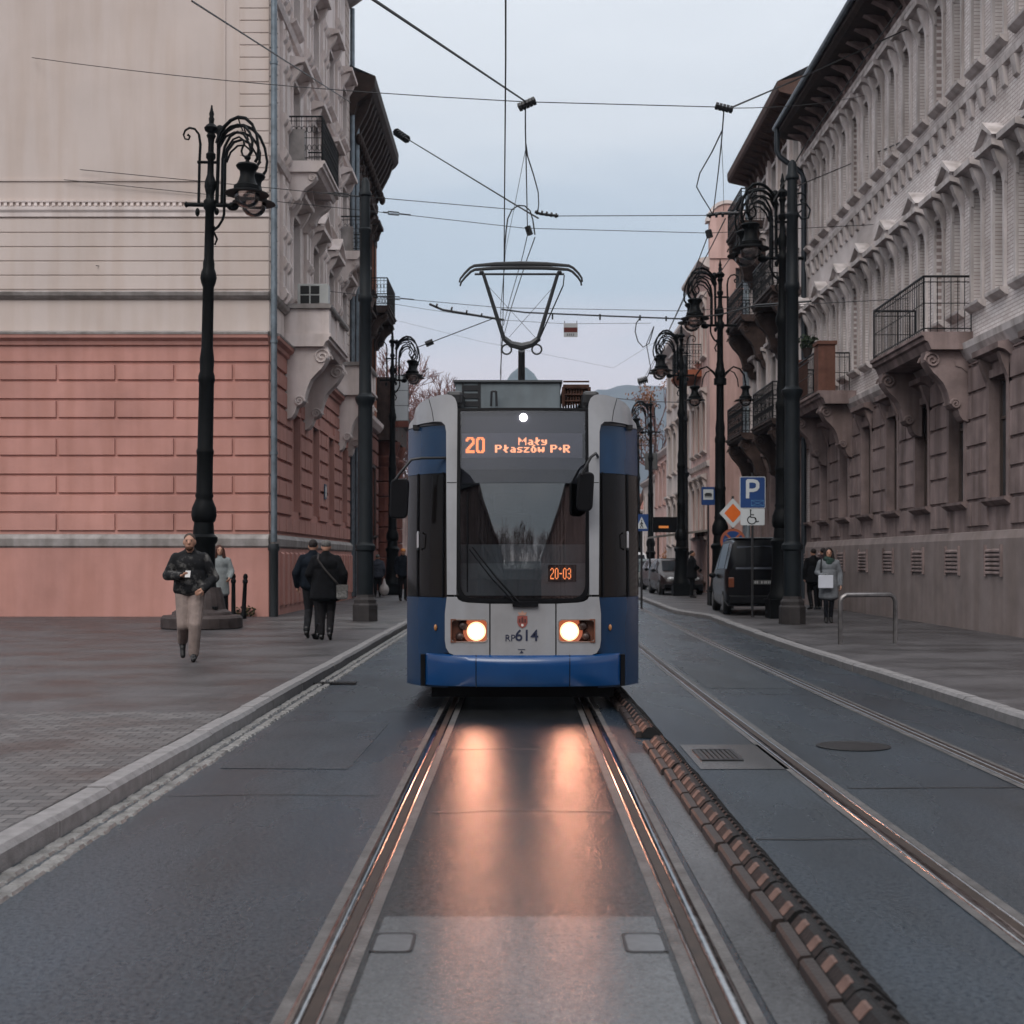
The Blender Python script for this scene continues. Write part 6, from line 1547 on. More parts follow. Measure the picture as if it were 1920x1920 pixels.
# ------------------------------------------------------------------ vehicles
GLASSD = M('car_glass', (.02, .024, .03), .06, var=.6, scale=2, spec=.8)
TYRE = M('tyre', (.012, .012, .012), .75, var=.3, scale=20)
RIMM = M('wheel_rim', (.16, .16, .165), .35, .7, var=.3, scale=10)
def car(name, label, cat, loc, rz, paint, L=4.3, W=1.76, H=1.46, van=False, lamps=(), group=None, seen='front', roofcol=None):
    """front at -y. Body lofted from cross sections; glass, lamps and wheels are parts"""
    t = thing(name, label, cat, loc, rz, group)
    hw = W/2; g0 = .22
    if van: sec = [(-L/2, .35, .62, .66, .86), (-L/2+.12, .25, .85, .90, .95), (-L/2+.85, .22, 1.02, 1.08, 1.), (-L/2+1.5, .22, 1.08, H*.94, 1.), (-L/2+2.0, .22, 1.10, H*.99, 1.), (L/2-.7, .22, 1.12, H, 1.), (L/2-.12, .24, 1.12, H*.97, .99), (L/2, .32, 1.1, H*.70, .95)]
    else: sec = [(-L/2, .34, .58, .62, .80), (-L/2+.15, .24, .74, .78, .95), (-L/2+1.05, .2, .90, .94, 1.), (-L/2+1.75, .2, .95, H*.93, 1.), (-L/2+2.3, .2, .96, H, 1.), (L/2-1.0, .2, .97, H*.97, 1.), (L/2-.25, .24, .98, 1.06, .97), (L/2, .34, .9, .95, .88)]
    mb = MB(); rows = []
    for (y, zb, zm, zt, k) in sec:
        w_ = hw*k; wt = w_*(.80 if zt > zm+.2 else .93)
        r_ = [(w_*.93, y, zb), (w_, y, zb+.12), (w_*1.0, y, (zb+zm)/2), (w_*.985, y, zm), (wt, y, zt-.05), (wt*.9, y, zt), (0, y, zt+.015)]
        rows.append(r_ + [(-x, yy, z) for x, yy, z in reversed(r_[:-1])])
    n = len(rows[0])
    for r_ in rows: mb.v += r_
    for i in range(len(rows)-1):
        for j in range(n): mb.f.append((i*n+j, i*n+(j+1) % n, (i+1)*n+(j+1) % n, (i+1)*n+j))
    mb.f.append(tuple(range(n))); mb.f.append(tuple((len(rows)-1)*n+j for j in reversed(range(n))))
    body = mb.build('body', paint, t, True)
    def lerp(p, q, a): return tuple(p[i]+(q[i]-p[i])*a for i in range(3))
    def quad(nm, i, j, mat, a0, a1, b0, b1, off, par=body):
        for s_ in (0, 1):
            jj = j if s_ == 0 else n-1-j-1
            A, B, C, D = rows[i][jj], rows[i][(jj+1) % n], rows[i+1][(jj+1) % n], rows[i+1][jj]
            if s_: A, B, C, D = B, A, D, C
            P = [lerp(lerp(A, B, b0), lerp(D, C, b0), a0), lerp(lerp(A, B, b1), lerp(D, C, b1), a0), lerp(lerp(A, B, b1), lerp(D, C, b1), a1), lerp(lerp(A, B, b0), lerp(D, C, b0), a1)]
            nn = (Vector(P[1])-Vector(P[0])).cross(Vector(P[3])-Vector(P[0])).normalized()
            c = sum((Vector(p) for p in P), Vector())/4
            if nn.dot(Vector((c.x, c.y*.05, c.z-.7))) < 0: nn = -nn
            m_ = MB(); m_.add([Vector(p)+nn*off for p in P], [(0, 1, 2, 3)]); m_.build(nm, mat, par)
    for i in range(3, len(rows)-2): quad('side_window', i, 3, GLASSD, .06, .94, .10, .92, .012)
    def face(nm, i, off, mat, xs, za, zb_):
        """windscreen or rear window over the slope between sections i and i+1"""
        (y0, _, m0, t0, k0), (y1, _, m1, t1, k1) = sec[i], sec[i+1]
        p = (y0, t0+.015) ; q = (y1, t1+.015)
        w0 = hw*k0*(.80 if t0 > m0+.2 else .93)*.9; w1 = hw*k1*(.80 if t1 > m1+.2 else .93)*.9
        d = Vector((0, q[0]-p[0], q[1]-p[1])).normalized(); nn = Vector((0, -d.z, d.y)); nn = nn if nn.z > 0 else -nn
        m_ = MB(); P = []
        for a in (za, zb_):
            y = p[0]+(q[0]-p[0])*a; z = p[1]+(q[1]-p[1])*a; ww = (w0+(w1-w0)*a)*xs
            P += [Vector((-ww, y, z))+nn*off, Vector((ww, y, z))+nn*off]
        m_.add([P[0], P[1], P[3], P[2]], [(0, 1, 2, 3)]); m_.build(nm, mat, body)
    face('windscreen', 2, .012, GLASSD, .96, .08, .93)
    if van:
        y = L/2+.006
        zt = H*.97; m_ = MB(); m_.add([(-hw*.74, L/2+.008, H*.60), (hw*.74, L/2+.008, H*.60), (hw*.70, L/2-.085, H*.90), (-hw*.70, L/2-.085, H*.90)], [(0, 1, 2, 3)]); m_.build('rear_window', M('rear_glass', (.05, .055, .068), .1, var=.4), body)
    else: face('rear_window', 5, .012, GLASSD, .96, .08, .92)
    for sx in (-1, 1):
        for y in (-L/2+.85, L/2-.85):
            m_ = MB(); rot = Matrix.Rotation(PI/2, 3, 'Y'); c = (sx*(hw-.10), y, .32)
            m_.lathe([(.20, -.10), (.30, -.10), (.32, -.07), (.32, .07), (.30, .105), (.20, .11)], c, 24, rot); w0 = m_.build('wheel', TYRE, t, True)
            m_ = MB(); m_.lathe([(0, -.125), (.06, -.125), (.19, -.11), (.205, -.10), (.205, .115), (.06, .125), (0, .125)], c, 16, rot); m_.build('rim', RIMM, w0, True)
        m_ = MB(); m_.ball((sx*hw*.62*(.96 if van else .9), -L/2+.07, .66 if not van else .72), (.17, .10, .09), 12, 8); m_.build('headlight', M('car_lens', (.45, .46, .47), .15, .2) if 'lit' not in lamps else emit('car_lamp', (1, .9, .75), 3), t, True)
        m_ = MB(); m_.box((min(sx*hw*.78, sx*hw*.94), L/2-.08, .72), (max(sx*hw*.78, sx*hw*.94), L/2+.012, .95 if not van else .98)); m_.build('tail_light', M('tail_red', (.11, .03, .012), .25, var=.2), t, bevel=.02)
        m_ = MB(); m_.ball((sx*(hw+.09), -L/2+1.75, 1.0), (.10, .07, .075), 10, 6); m_.build('wing_mirror', BLACK, t, True)
    m_ = MB(); m_.box((-.26, -L/2-.02, .46), (.26, -L/2+.01, .57)); m_.build('number_plate', SGW, t)
    for bx in (((-hw*.9, -L/2-.05, .28), (hw*.9, -L/2+.1, .45)), ((-hw*.93, L/2-.1, .30), (hw*.93, L/2+.07, .52))):
        m_ = MB(); m_.box(*bx); m_.build('bumper', BLACK, t, bevel=.03)
    return t, body
VANP = M('van_black', (.004, .004, .005), .22, var=.3, spec=.2)
van, vb = car('parked_van', 'black parked van seen from behind on the pavement by the parking sign', 'van', (6.35, 37.75, PZ), R(-3.5), VANP, 4.7, 1.86, 1.98, True)
m_ = MB(); m_.box((-.27, 2.352, .80), (.27, 2.37, .91)); rp_ = m_.build('rear_number_plate', M('plate_dim', (.05, .05, .05), .5), van)
# plate writing reads only as pale marks in the photo
m_ = MB(); x = -.22
for i, w_ in enumerate((.05, .045, .06, .03, .05, .0, .05, .045)):
    if w_: m_.box((x, 2.3705, .822), (x+w_*.8, 2.3725, .888))
    x += .057
m_.build('plate_mark', M('plate_pale', (.30, .30, .30), .5), rp_)
m_ = MB(); m_.box((-.93, 1.4, 1.98), (.93, -.9, 2.0)) if False else m_.box((-.70, -.6, 1.985), (.70, 2.1, 2.005)); m_.build('roof_sheen_panel', M('van_roof_sheen', (.22, .24, .26), .25, .2, var=.2), vb, bevel=.01)  # sky reflection on the black roof, painted as a pale grey panel
van.rotation_euler = (0, 0, PI + R(-3))   # front away from the viewer
van.rotation_euler = (0, 0, R(180-3)); 
CG = 'cars parked along the far right kerb'
for (lab, px, Y, rz, pm, hh) in (('dark green parked car with a pale roof sheen facing the viewer', 1229, 74, R(4), M('car_green', (.016, .03, .026), .22, var=.2, spec=.25), 1.62), ('maroon parked car behind the tram pole, second along the kerb', 1256, 64, R(5), M('car_maroon', (.07, .045, .05), .22, var=.2, spec=.25), 1.5),
                             ('dark parked car half hidden by the tram pole nearest the stop', 1276, 56.5, R(3), M('car_dark', (.03, .022, .022), .22, var=.2, spec=.25), 1.5)):
    car('parked_car', lab, 'car', (at(px, 0, Y)[0], Y+2, PZ if px > 1240 else 0), rz, pm, 4.3, 1.78, hh, group=CG)
car('white_van', 'white van with a lit lamp, mostly hidden behind the flank of the tram', 'van', (at(1188, 0, 76)[0], 78, 0), R(1), M('van_white', (.5, .5, .5), .3, var=.1), 4.8, 1.9, 2.0, True, lamps=('lit',))

# ------------------------------------------------------------------ people
SKIN = M('skin', (.36, .19, .13), .55, var=.15, scale=12)
def cloth(name, col, var=.35, scale=10, rough=.85): return M(name, col, rough, var=var, scale=scale, bump=.5, bscale=14, spec=.08)
def lump(name, mb, mat, parent, vox, smooth=4, label=None):
    """one continuous surface from overlapping limbs"""
    me = bpy.data.meshes.new(name); me.from_pydata(mb.v, [], mb.f)
    bm = bmesh.new(); bm.from_mesh(me); bmesh.ops.recalc_face_normals(bm, faces=bm.faces); bm.to_mesh(me); bm.free()
    o = bpy.data.objects.new(name, me); COL.objects.link(o)
    md = o.modifiers.new('r', 'REMESH'); md.mode = 'VOXEL'; md.voxel_size = vox
    m2 = o.modifiers.new('s', 'SMOOTH'); m2.iterations = smooth; m2.factor = .5
    m3 = evalmesh(o); bpy.data.objects.remove(o)
    m3.name = name; m3.materials.clear(); m3.materials.append(mat)
    m3.polygons.foreach_set('use_smooth', [True]*len(m3.polygons))
    o = bpy.data.objects.new(name, m3); COL.objects.link(o); o.parent = parent
    if label: o['label'] = label
    return o
def hand(mb, w, d, up, s_, curl=.6):
    """palm and five curled fingers at wrist w, pointing along d; up = back of hand"""
    d = Vector(d).normalized(); up = Vector(up); up = (up-d*up.dot(d)).normalized(); side = d.cross(up)*s_
    w = Vector(w); p1 = w+d*.045; p2 = w+d*.085
    mb.cap(w+side*.012, p2+side*.022, .020, .018, 8); mb.cap(w-side*.012, p2-side*.022, .020, .018, 8)
    for k, (o_, ln) in enumerate(((-.030, .062), (-.010, .075), (.010, .070), (.030, .055))):
        a = p2+side*o_; a1 = a+(d*math.cos(curl)-up*math.sin(curl))*ln*.5; a2 = a1+(d*math.cos(curl*2.2)-up*math.sin(curl*2.2))*ln*.5
        mb.cap(a, a1, .0095, .009, 6); mb.cap(a1, a2, .009, .0075, 6)
    t0 = w+d*.03-side*.03; t1 = t0+(d*.6-side*.7-up*.3).normalized()*.04; mb.cap(t0, t1, .012, .010, 6); mb.cap(t1, t1+(d*.9-up*.4).normalized()*.03, .010, .008, 6)

def person(label, loc, rz, h=1.75, pose=None, vox=.014, top=None, legs=None, shoes=None, hair=None, coat_len=.62, coat_w=.21, sleeve=.062, hairstyle='short', group=None, headtilt=(0, 0), bulk=1., belly=0, skirt=None):
    """facing -y at rz = 0; pose gives hip sway, knees, ankles, elbows, wrists in metres for a 1.75 m figure"""
    k = h/1.75
    P = dict(kneeL=(-.09, -.02, .50), ankL=(-.09, .03, .085), toeL=(-.10, -.13, .03), kneeR=(.09, -.02, .50), ankR=(.09, .03, .085), toeR=(.10, -.13, .03),
             elbL=(-.26, .02, 1.15), wriL=(-.24, -.06, .90), elbR=(.26, .02, 1.15), wriR=(.24, -.06, .90))
    if pose: P.update(pose)
    V = lambda q: Vector(q)*k
    t = thing('person', label, 'person', loc, rz, group)
    hipL, hipR = V((-.09, 0, .93)), V((.09, 0, .93)); shL, shR = V((-.185, 0, 1.42)), V((.185, 0, 1.42))
    hx_, hy_ = headtilt; hc = V((hx_, -.015+hy_, 1.625))
    b = MB()
    # body
    b.ball(V((0, 0, .97)), (.165*k*bulk, .115*k*bulk, .13*k), 14, 10); b.ball(V((0, .0, 1.15)), (.15*k*bulk, .105*k*bulk, .18*k), 14, 10); b.ball(V((0, .005, 1.33)), (.175*k*bulk, .115*k*bulk, .15*k), 14, 10)
    b.cap(shL+V((.03, 0, -.01)), shR+V((-.03, 0, -.01)), .055*k, .055*k); b.cap(V((0, .01, 1.42)), V((hx_*.5, .0+hy_*.5, 1.54)), .062*k, .055*k)
    b.ball(hc, (.076*k, .095*k, .112*k), 16, 12); b.ball(hc+V((0, -.035, -.05)), (.055*k, .06*k, .065*k), 12, 8)
    b.cap(hc+V((0, -.088, .018)), hc+V((0, -.110, -.022)), .010*k, .016*k, 8); b.ball(hc+V((0, -.082, -.060)), (.026*k, .014*k, .011*k), 8, 6)
    b.ball(hc+V((0, -.078, .034)), (.055*k, .018*k, .012*k), 8, 6)
    for s_ in (-1, 1): b.ball(hc+V((s_*.078, .005, -.008)), (.012*k, .022*k, .032*k), 8, 6)
    for hp, kn, an, to in ((hipL, 'kneeL', 'ankL', 'toeL'), (hipR, 'kneeR', 'ankR', 'toeR')):
        b.cap(hp, V(P[kn]), .088*k*bulk, .056*k); b.cap(V(P[kn]), V(P[an]), .055*k, .036*k); b.cap(V(P[an])+V((0, 0, -.03)), V(P[to]), .036*k, .028*k)
    for sh, el, wr, s_ in ((shL, 'elbL', 'wriL', -1), (shR, 'elbR', 'wriR', 1)):
        b.cap(sh+V((0, 0, -.03)), V(P[el]), .044*k, .038*k); b.cap(V(P[el]), V(P[wr]), .040*k, .027*k)
        d = P.get('hd'+el[-1]) or (Vector(P[wr])-Vector(P[el])); hand(b, V(P[wr]), d, P.get('up'+el[-1], (s_, 0, .3)), s_, P.get('curl'+el[-1], .5))
    body = lump('body', b, SKIN, t, min(vox, .0095), 2)
    for s_ in (-1, 1):
        e = MB(); e.ball(hc+V((s_*.032, -.083, .012)), (.013*k, .009*k, .008*k), 8, 6); e.build('eye', M('eye_dark', (.03, .025, .022), .3), body, True)
    # legs
    c = MB()
    for hp, kn, an in ((hipL, 'kneeL', 'ankL'), (hipR, 'kneeR', 'ankR')):
        lw = P.get('legw', 1.)
        c.cap(hp+V((0, 0, .05)), V(P[kn]), .108*k*bulk, .075*k*lw); c.cap(V(P[kn]), V(P[an])+V((0, 0, .03)), .074*k*lw, .060*k*lw)
    c.ball(V((0, 0, .98)), (.175*k*bulk, .13*k*bulk, .12*k), 14, 10)
    lump('trousers', c, legs, t, vox, 2)
    c = MB()
    for an, to in (('ankL', 'toeL'), ('ankR', 'toeR')):
        a = V(P[an]); q = V(P[to]); dd = (q-a); dd.z = 0; dd = dd.normalized() if dd.length > .01 else Vector((0, -1, 0))
        c.cap(a+V((0, 0, .06)), a+V((0, 0, -.03)), .052*k, .048*k); c.cap(a-dd*.035*k+V((0, 0, -.045)), q, .040*k, .036*k); c.cap(a+V((0, 0, -.04)), (a+q)/2+V((0, 0, .012)), .045*k, .040*k)
    lump('shoe', c, shoes, t, vox*.9, 2) if False else None
    for an, to in (('ankL', 'toeL'), ('ankR', 'toeR')):
        c = MB(); a = V(P[an]); q = V(P[to]); dd = (q-a).normalized()
        c.cap(a+V((0, 0, .06)), a+V((0, 0, -.03)), .052*k, .048*k); c.cap(a-dd*.03*k+V((0, 0, -.035)), q, .042*k, .036*k); c.cap(a+V((0, 0, -.035)), (a+q)/2+V((0, 0, .01)), .046*k, .040*k)
        lump('shoe', c, shoes, t, vox*.9, 2)
    # jacket or coat
    c = MB(); zb = 1.42-coat_len
    c.ball(V((0, 0, 1.32)), (.198*k*bulk, .145*k*bulk, .17*k), 16, 10); c.ball(V((0, -.01*belly, 1.14)), (.20*k*bulk, .15*k*bulk, .22*k), 16, 10); [c.cap(V((s_*.05, .005, 1.45)), V((s_*.172, 0, 1.385)), .074*k, .080*k) for s_ in (-1, 1)]
    n_ = 12
    for i in range(n_+1):
        z = 1.2-(1.2-zb-.05)*i/n_; ww = (.195+(coat_w-.195)*i/n_)*bulk
        c.ball(V((0, 0, z)), (ww*k, (ww*.74)*k, .10*k), 18, 8)
    c.cap(V((0, .015, 1.46)), V((hx_*.3, .01, 1.50)), .085*k, .078*k)
    for sh, el, wr in ((shL, 'elbL', 'wriL'), (shR, 'elbR', 'wriR')):
        c.cap(sh+V((0, 0, -.015)), V(P[el]), (sleeve+.010)*k, (sleeve-.002)*k); c.cap(V(P[el]), V(P[wr])-(V(P[wr])-V(P[el])).normalized()*.01, (sleeve+.004)*k, (sleeve-.012)*k)
    coat = lump('coat', c, top, t, vox, 5)
    # hair
    if hair:
        c = MB()
        if hairstyle == 'short': c.ball(hc+V((0, .020, .034)), (.082*k, .095*k, .092*k), 16, 10)
        elif hairstyle == 'cap': c.ball(hc+V((0, .008, .045)), (.088*k, .105*k, .082*k), 16, 10); c.cap(hc+V((-.04, -.09, .035)), hc+V((.04, -.09, .035)), .018*k, .018*k)
        elif hairstyle == 'long':
            c.ball(hc+V((0, .022, .035)), (.096*k, .100*k, .098*k), 16, 10)
            for s_ in (-1, 1):
                c.cap(hc+V((s_*.072, -.012, .03)), hc+V((s_*.092, -.02, -.15)), .040*k, .048*k); c.cap(hc+V((s_*.05, .05, 0)), hc+V((s_*.07, .05, -.16)), .07*k, .07*k)
        hr = lump('hair', c, hair, t, vox*.9, 2)
        if hairstyle in ('short', 'cap'):
            pass
    return t, coat, body, V, hc, k
DK = cloth('black_cloth', (.006, .006, .007), .5); NV = cloth('navy_cloth', (.006, .0085, .013), .4); SHO = M('black_leather', (.009, .008, .008), .45, var=.3, scale=20)
HAIRD = M('dark_hair', (.014, .009, .008), .6, var=.4, scale=30, bump=.5, bscale=60); HAIRG = M('grey_hair', (.10, .095, .09), .7, var=.6, scale=30, bump=.5, bscale=60)
JEAN = cloth('blue_jeans', (.055, .085, .12), .4); BEIGE = cloth('beige_trousers', (.26, .205, .185), .3, 6)
# camouflage-like dark jacket
CAMO = M('camouflage_cloth', (.10, .095, .09), .85, var=.3, scale=7, col2=(.008, .008, .009), bump=.3, bscale=25)
for e, p in zip(CAMO.node_tree.nodes['Color Ramp'].color_ramp.elements, (.50, .66)): e.position = p
# the man with the phone
man, coat, body, V, hc, k = person('man in a dark patterned jacket and beige trousers walking while holding a phone', (-4.60, 19.4, PZ), R(8), 1.80,
    dict(kneeL=(-.085, -.02, .50), ankL=(-.13, .30, .24), toeL=(-.12, .25, .06), kneeR=(.075, -.10, .51), ankR=(.05, -.02, .085), toeR=(.06, -.19, .035), legw=1.22,
         elbL=(-.30, .0, 1.17), wriL=(-.10, -.26, 1.16), elbR=(.32, .04, 1.14), wriR=(.20, -.18, .99), hdL=(.6, -.8, .1), upL=(0, -.4, -1), curlL=.5, upR=(.6, -.5, .4), hdR=(-.6, -.4, -.4)),
    .011, CAMO, BEIGE, SHO, None, .50, .215, .068, headtilt=(0, -.06), bulk=1.08)
c = MB(); c.ball(hc+V((0, .014, .042)), (.079*k, .090*k, .080*k), 16, 10); lump('hair', c, M('stubble_hair', (.06, .042, .034), .8, var=.4, scale=40), man, .011)
c = MB(); c.ball(hc+V((0, -.046, -.085)), (.053*k, .055*k, .040*k), 14, 10); lump('beard', c, M('brown_beard', (.075, .035, .022), .85, var=.5, scale=40), man, .009)
pp_ = Vector(man.location) + Matrix.Rotation(R(8), 3, 'Z') @ V((.0, -.335, 1.19))
ph = thing('phone', 'phone held up in the hand of the man in beige trousers', 'phone', pp_, R(8))
m_ = MB(); m_.box((-.036, -.006, -.07), (.036, .006, .07)); m_.build('phone_case', M('phone_case', (.42, .40, .39), .35), ph, bevel=.006)
m_ = MB(); m_.box((-.032, .0065, -.064), (.032, .0075, .064)); m_.build('phone_screen', M('phone_screen', (.02, .02, .022), .1), ph)
ph.rotation_euler = (R(-50), 0, R(8))
# couple walking away
m1, coat, body, V, hc, k = person('man in a long black coat with grey cap and shoulder bag walking away', (-3.42, 24.6, PZ), PI+R(4), 1.78,
    dict(kneeL=(-.08, -.05, .50), ankL=(-.07, .10, .13), toeL=(-.07, -.05, .03), kneeR=(.085, -.03, .50), ankR=(.08, .02, .085), toeR=(.08, -.14, .03), elbL=(-.31, .06, 1.16), wriL=(-.30, -.04, .93), elbR=(.30, .04, 1.15), wriR=(.24, -.14, .98)),
    .014, DK, cloth('black_trousers', (.012, .011, .012)), SHO, HAIRG, .72, .245, .072, 'cap', bulk=1.2)
c = MB(); c.tube([V((.13, .19, 1.40)), V((.0, .215, 1.22)), V((-.18, .215, 1.02)), V((-.26, .13, .92))], .018, 6); c.tube([V((.13, .19, 1.40)), V((.13, .0, 1.51)), V((.05, -.18, 1.3))], .018, 6); c.build('bag_strap', M('bag_strap', (.03, .025, .024), .7), m1)
bag = thing('shoulder_bag', 'pale checked shoulder bag on the hip of the man in the black coat', 'bag', Vector(m1.location)+Matrix.Rotation(PI+R(4), 3, 'Z') @ V((-.285, .15, .84)), R(10))
m_ = MB(); m_.box((-.10, -.05, -.13), (.10, .05, .13)); m_.build('bag_body', M('check_fabric', (.16, .155, .15), .8, var=.7, scale=26), bag, bevel=.035)
m_ = MB(); m_.box((-.103, -.055, .02), (.103, -.051, .13)); m_.build('bag_flap', M('bag_flap', (.10, .095, .09), .8, var=.5, scale=26), bag)
m2_, coat, body, V, hc, k = person('person in a dark navy jacket walking close beside the man in the black coat', (-3.74, 25.2, PZ), PI, 1.80,
    dict(kneeL=(-.09, -.03, .50), kneeR=(.09, -.08, .50), ankR=(.10, .10, .12), toeR=(.10, -.06, .03), elbR=(.30, .06, 1.15), wriR=(.29, -.06, .92)), .015, NV, cloth('charcoal_trousers', (.016, .016, .018)), SHO, HAIRD, .55, .21, .068, bulk=1.1)
cr_ = thing('walking_stick', 'pair of dark walking sticks carried low beside the navy jacket', 'walking sticks', (-3.64, 24.75, PZ))
m_ = MB(); m_.tube([(-.02, .0, .0+.03), (.10, .05, .55), (.14, .1, .92)], .016, 6); m_.tube([(.045, .04, .02), (.14, .08, .5), (.17, .1, .92)], .016, 6); m_.build('stick_shaft', BLACK, cr_)
m_ = MB(); m_.tube([(-.03, -.03, .10), (-.01, -.01, .04), (.05, .03, .015)], .035, 8); m_.build('stick_foot', BLACK, cr_)
# woman in the grey coat
wm, coat, body, V, hc, k = person('woman in a grey knee length coat and green scarf carrying a white bag', (6.99, 31.3, PZ), R(-6), 1.70,
    dict(kneeL=(-.065, -.06, .50), ankL=(-.06, -.03, .085), toeL=(-.07, -.17, .03), kneeR=(.07, .0, .50), ankR=(.055, .07, .10), toeR=(.06, -.08, .03), legw=.82, elbL=(-.26, .03, 1.17), wriL=(-.17, -.20, 1.10), elbR=(.27, .04, 1.15), wriR=(.27, -.05, .88), upL=(-.3, -.6, .6), hdL=(.7, -.3, -.5)),
    .013, cloth('grey_coat_wool', (.155, .165, .18), .25, 8), cloth('black_tights', (.010, .010, .013)), SHO, HAIRD, .86, .235, .062, 'long')
c = MB()
for i in range(14):
    a = 2*PI*i/14; c.ball(V((.085*math.cos(a), -.01+.085*math.sin(a), 1.475+.02*math.sin(2*a))), (.058*k, .058*k, .060*k), 10, 8)
c.ball(V((0, -.10, 1.41)), (.085*k, .05*k, .09*k), 10, 8); lump('scarf', c, cloth('green_scarf', (.035, .058, .05), .4, 20), wm, .013)
c = MB(); c.tube([V((-.15, .10, 1.48)), V((-.17, -.05, 1.48)), V((-.19, -.14, 1.3)), V((-.19, -.16, 1.1))], .014, 6); c.build('bag_strap', BLACK, wm)
wb = thing('white_bag', 'flat white paper bag held by the woman in the grey coat', 'bag', Vector(wm.location)+Matrix.Rotation(R(-6), 3, 'Z') @ V((-.10, -.30, .97)), R(-4))
m_ = MB(); m_.box((-.165, -.02, -.15), (.165, .02, .14)); m_.build('bag_body', M('white_paper', (.50, .52, .58), .6, var=.1), wb, bevel=.01)
m_ = MB(); m_.tube([(-.05, -.024, .10), (-.04, -.03, .17), (.02, -.03, .17), (.03, -.024, .10)], .005, 5); m_.build('bag_handle', SGW, wb)
# other passers-by
person('person in black with a backpack-like bulk walking behind the woman in grey', (8.45, 39.8, PZ), PI+.2, 1.76, dict(kneeR=(.09, -.08, .5), ankR=(.1, .1, .1)), .018, DK, DK, SHO, HAIRD, .66, .22, .07, bulk=1.1)
person('dark clothed person half hidden behind the hair of the woman in grey', (8.75, 39.9, PZ), PI, 1.78, None, .018, cloth('plum_coat', (.03, .020, .024)), DK, SHO, HAIRD, .66, .22, .07, bulk=1.05)
pw, coat, body, V, hc, k = person('person behind the dark tram pole carrying white plastic bags', (-5.45, 53.5, PZ), PI, 1.66, None, .02, cloth('blue_print_coat', (.045, .05, .065), .6, 12), DK, SHO, HAIRG, .62, .22, .07, bulk=1.1)
for i, dx in enumerate((-.62, .12)):
    pb_ = thing('plastic_bag', 'white plastic bag carried %s the dark tram pole' % ('on the wall side of' if dx < 0 else 'on the tram side of'), 'bag', (-5.30+dx, 53.3, PZ+.28), group='white plastic bags')
    c = MB(); c.ball((0, 0, 0), (.19, .13, .24), 12, 8); c.cap((0, 0, .15), (0, 0, .42), .10, .03); lump('bag_body', c, M('white_plastic', (.36, .33, .32), .4, var=.3, scale=8), pb_, .02, 3)
person('person with an orange hat beside the stone column near the tram mirror', (-4.05, 48.5, PZ), .3, 1.84, None, .02, NV, DK, SHO, M('orange_hat', (.42, .17, .05), .8), .62, .22, .07, 'cap')
person('person in black waiting beside the tram pole at the stop', (6.55, 52.5, PZ), PI/2, 1.80, dict(elbL=(-.24, -.1, 1.15), wriL=(-.1, -.22, 1.1)), .02, DK, DK, SHO, HAIRD, .70, .24, .075, bulk=1.15)

person('person in a pale grey coat with auburn hair half hidden behind the iron lamp', (-6.76, 31.3, PZ), R(20), 1.76, dict(elbR=(.27, -.02, 1.16), wriR=(.20, -.18, 1.02)), .018, cloth('pale_grey_coat', (.20, .215, .215), .25, 8), DK, SHO, M('auburn_hair', (.05, .018, .012), .6, var=.4, scale=30), .80, .235, .066, 'long')

# ------------------------------------------------------------------ trees, shrubs, hills
BARK = M('bare_bark', (.075, .045, .038), .9, var=.4, scale=4)
TWIG = M('reddish_twig', (.17, .085, .075), .9, var=.3, scale=2)
def bare_tree(name, label, loc, h, seed, spread=.55, depth=5, twigr=.012, group=None, mats=(BARK, TWIG), leaves=None):
    rnd = random.Random(seed); t = thing(name, label, 'tree', loc, rnd.uniform(0, 6), group)
    tr = MB(); tw = MB(); tips = []
    def grow(p, d, ln, r_, lev):
        pts = [p]; q = Vector(p); dd = Vector(d)
        for i in range(3):
            dd = (dd+Vector((rnd.gauss(0, .12), rnd.gauss(0, .12), rnd.gauss(.04, .08)))).normalized(); q = q+dd*ln/3; pts.append(q.copy())
        rr = [r_, r_*.86, r_*.74, r_*.62]
        (tr if lev < 3 else tw).tube(pts, rr, 7 if lev < 2 else 3, caps=False)
        if lev >= depth: tips.append(q); return
        n = 3 if lev < 2 else rnd.choice((3, 4))
        for i in range(n):
            a = rnd.uniform(0, 2*PI); s_ = spread*rnd.uniform(.6, 1.25); side = dd.orthogonal().normalized(); side.rotate(Matrix.Rotation(a, 3, dd))
            nd = (dd+side*s_+Vector((0, 0, .12))).normalized(); b = pts[rnd.choice((2, 3, 3))]
            grow(b, nd, ln*rnd.uniform(.62, .82), max(r_*.56, twigr), lev+1)
    grow(Vector((0, 0, 0)), Vector((0, 0, 1)), h*.30, h*.022, 0)
    tr.build('trunk', mats[0], t, True); tw.build('crown', mats[1], t)
    if leaves:
        lf = MB(); rl = random.Random(seed+1)
        for q in tips:
            if rl.random() < .8: leafy(lf, q, (.8, .8, .6), 16, rl, .15)
        lf.build('foliage', leaves, t)
    return t
TG = 'bare trees beyond the far houses'
base = bare_tree('bare_tree', 'reddish bare tree filling the gap between the brick eave and the tram roof', (-11.2, 112, 0), 18.5, 2, group=TG, twigr=.03, depth=6)
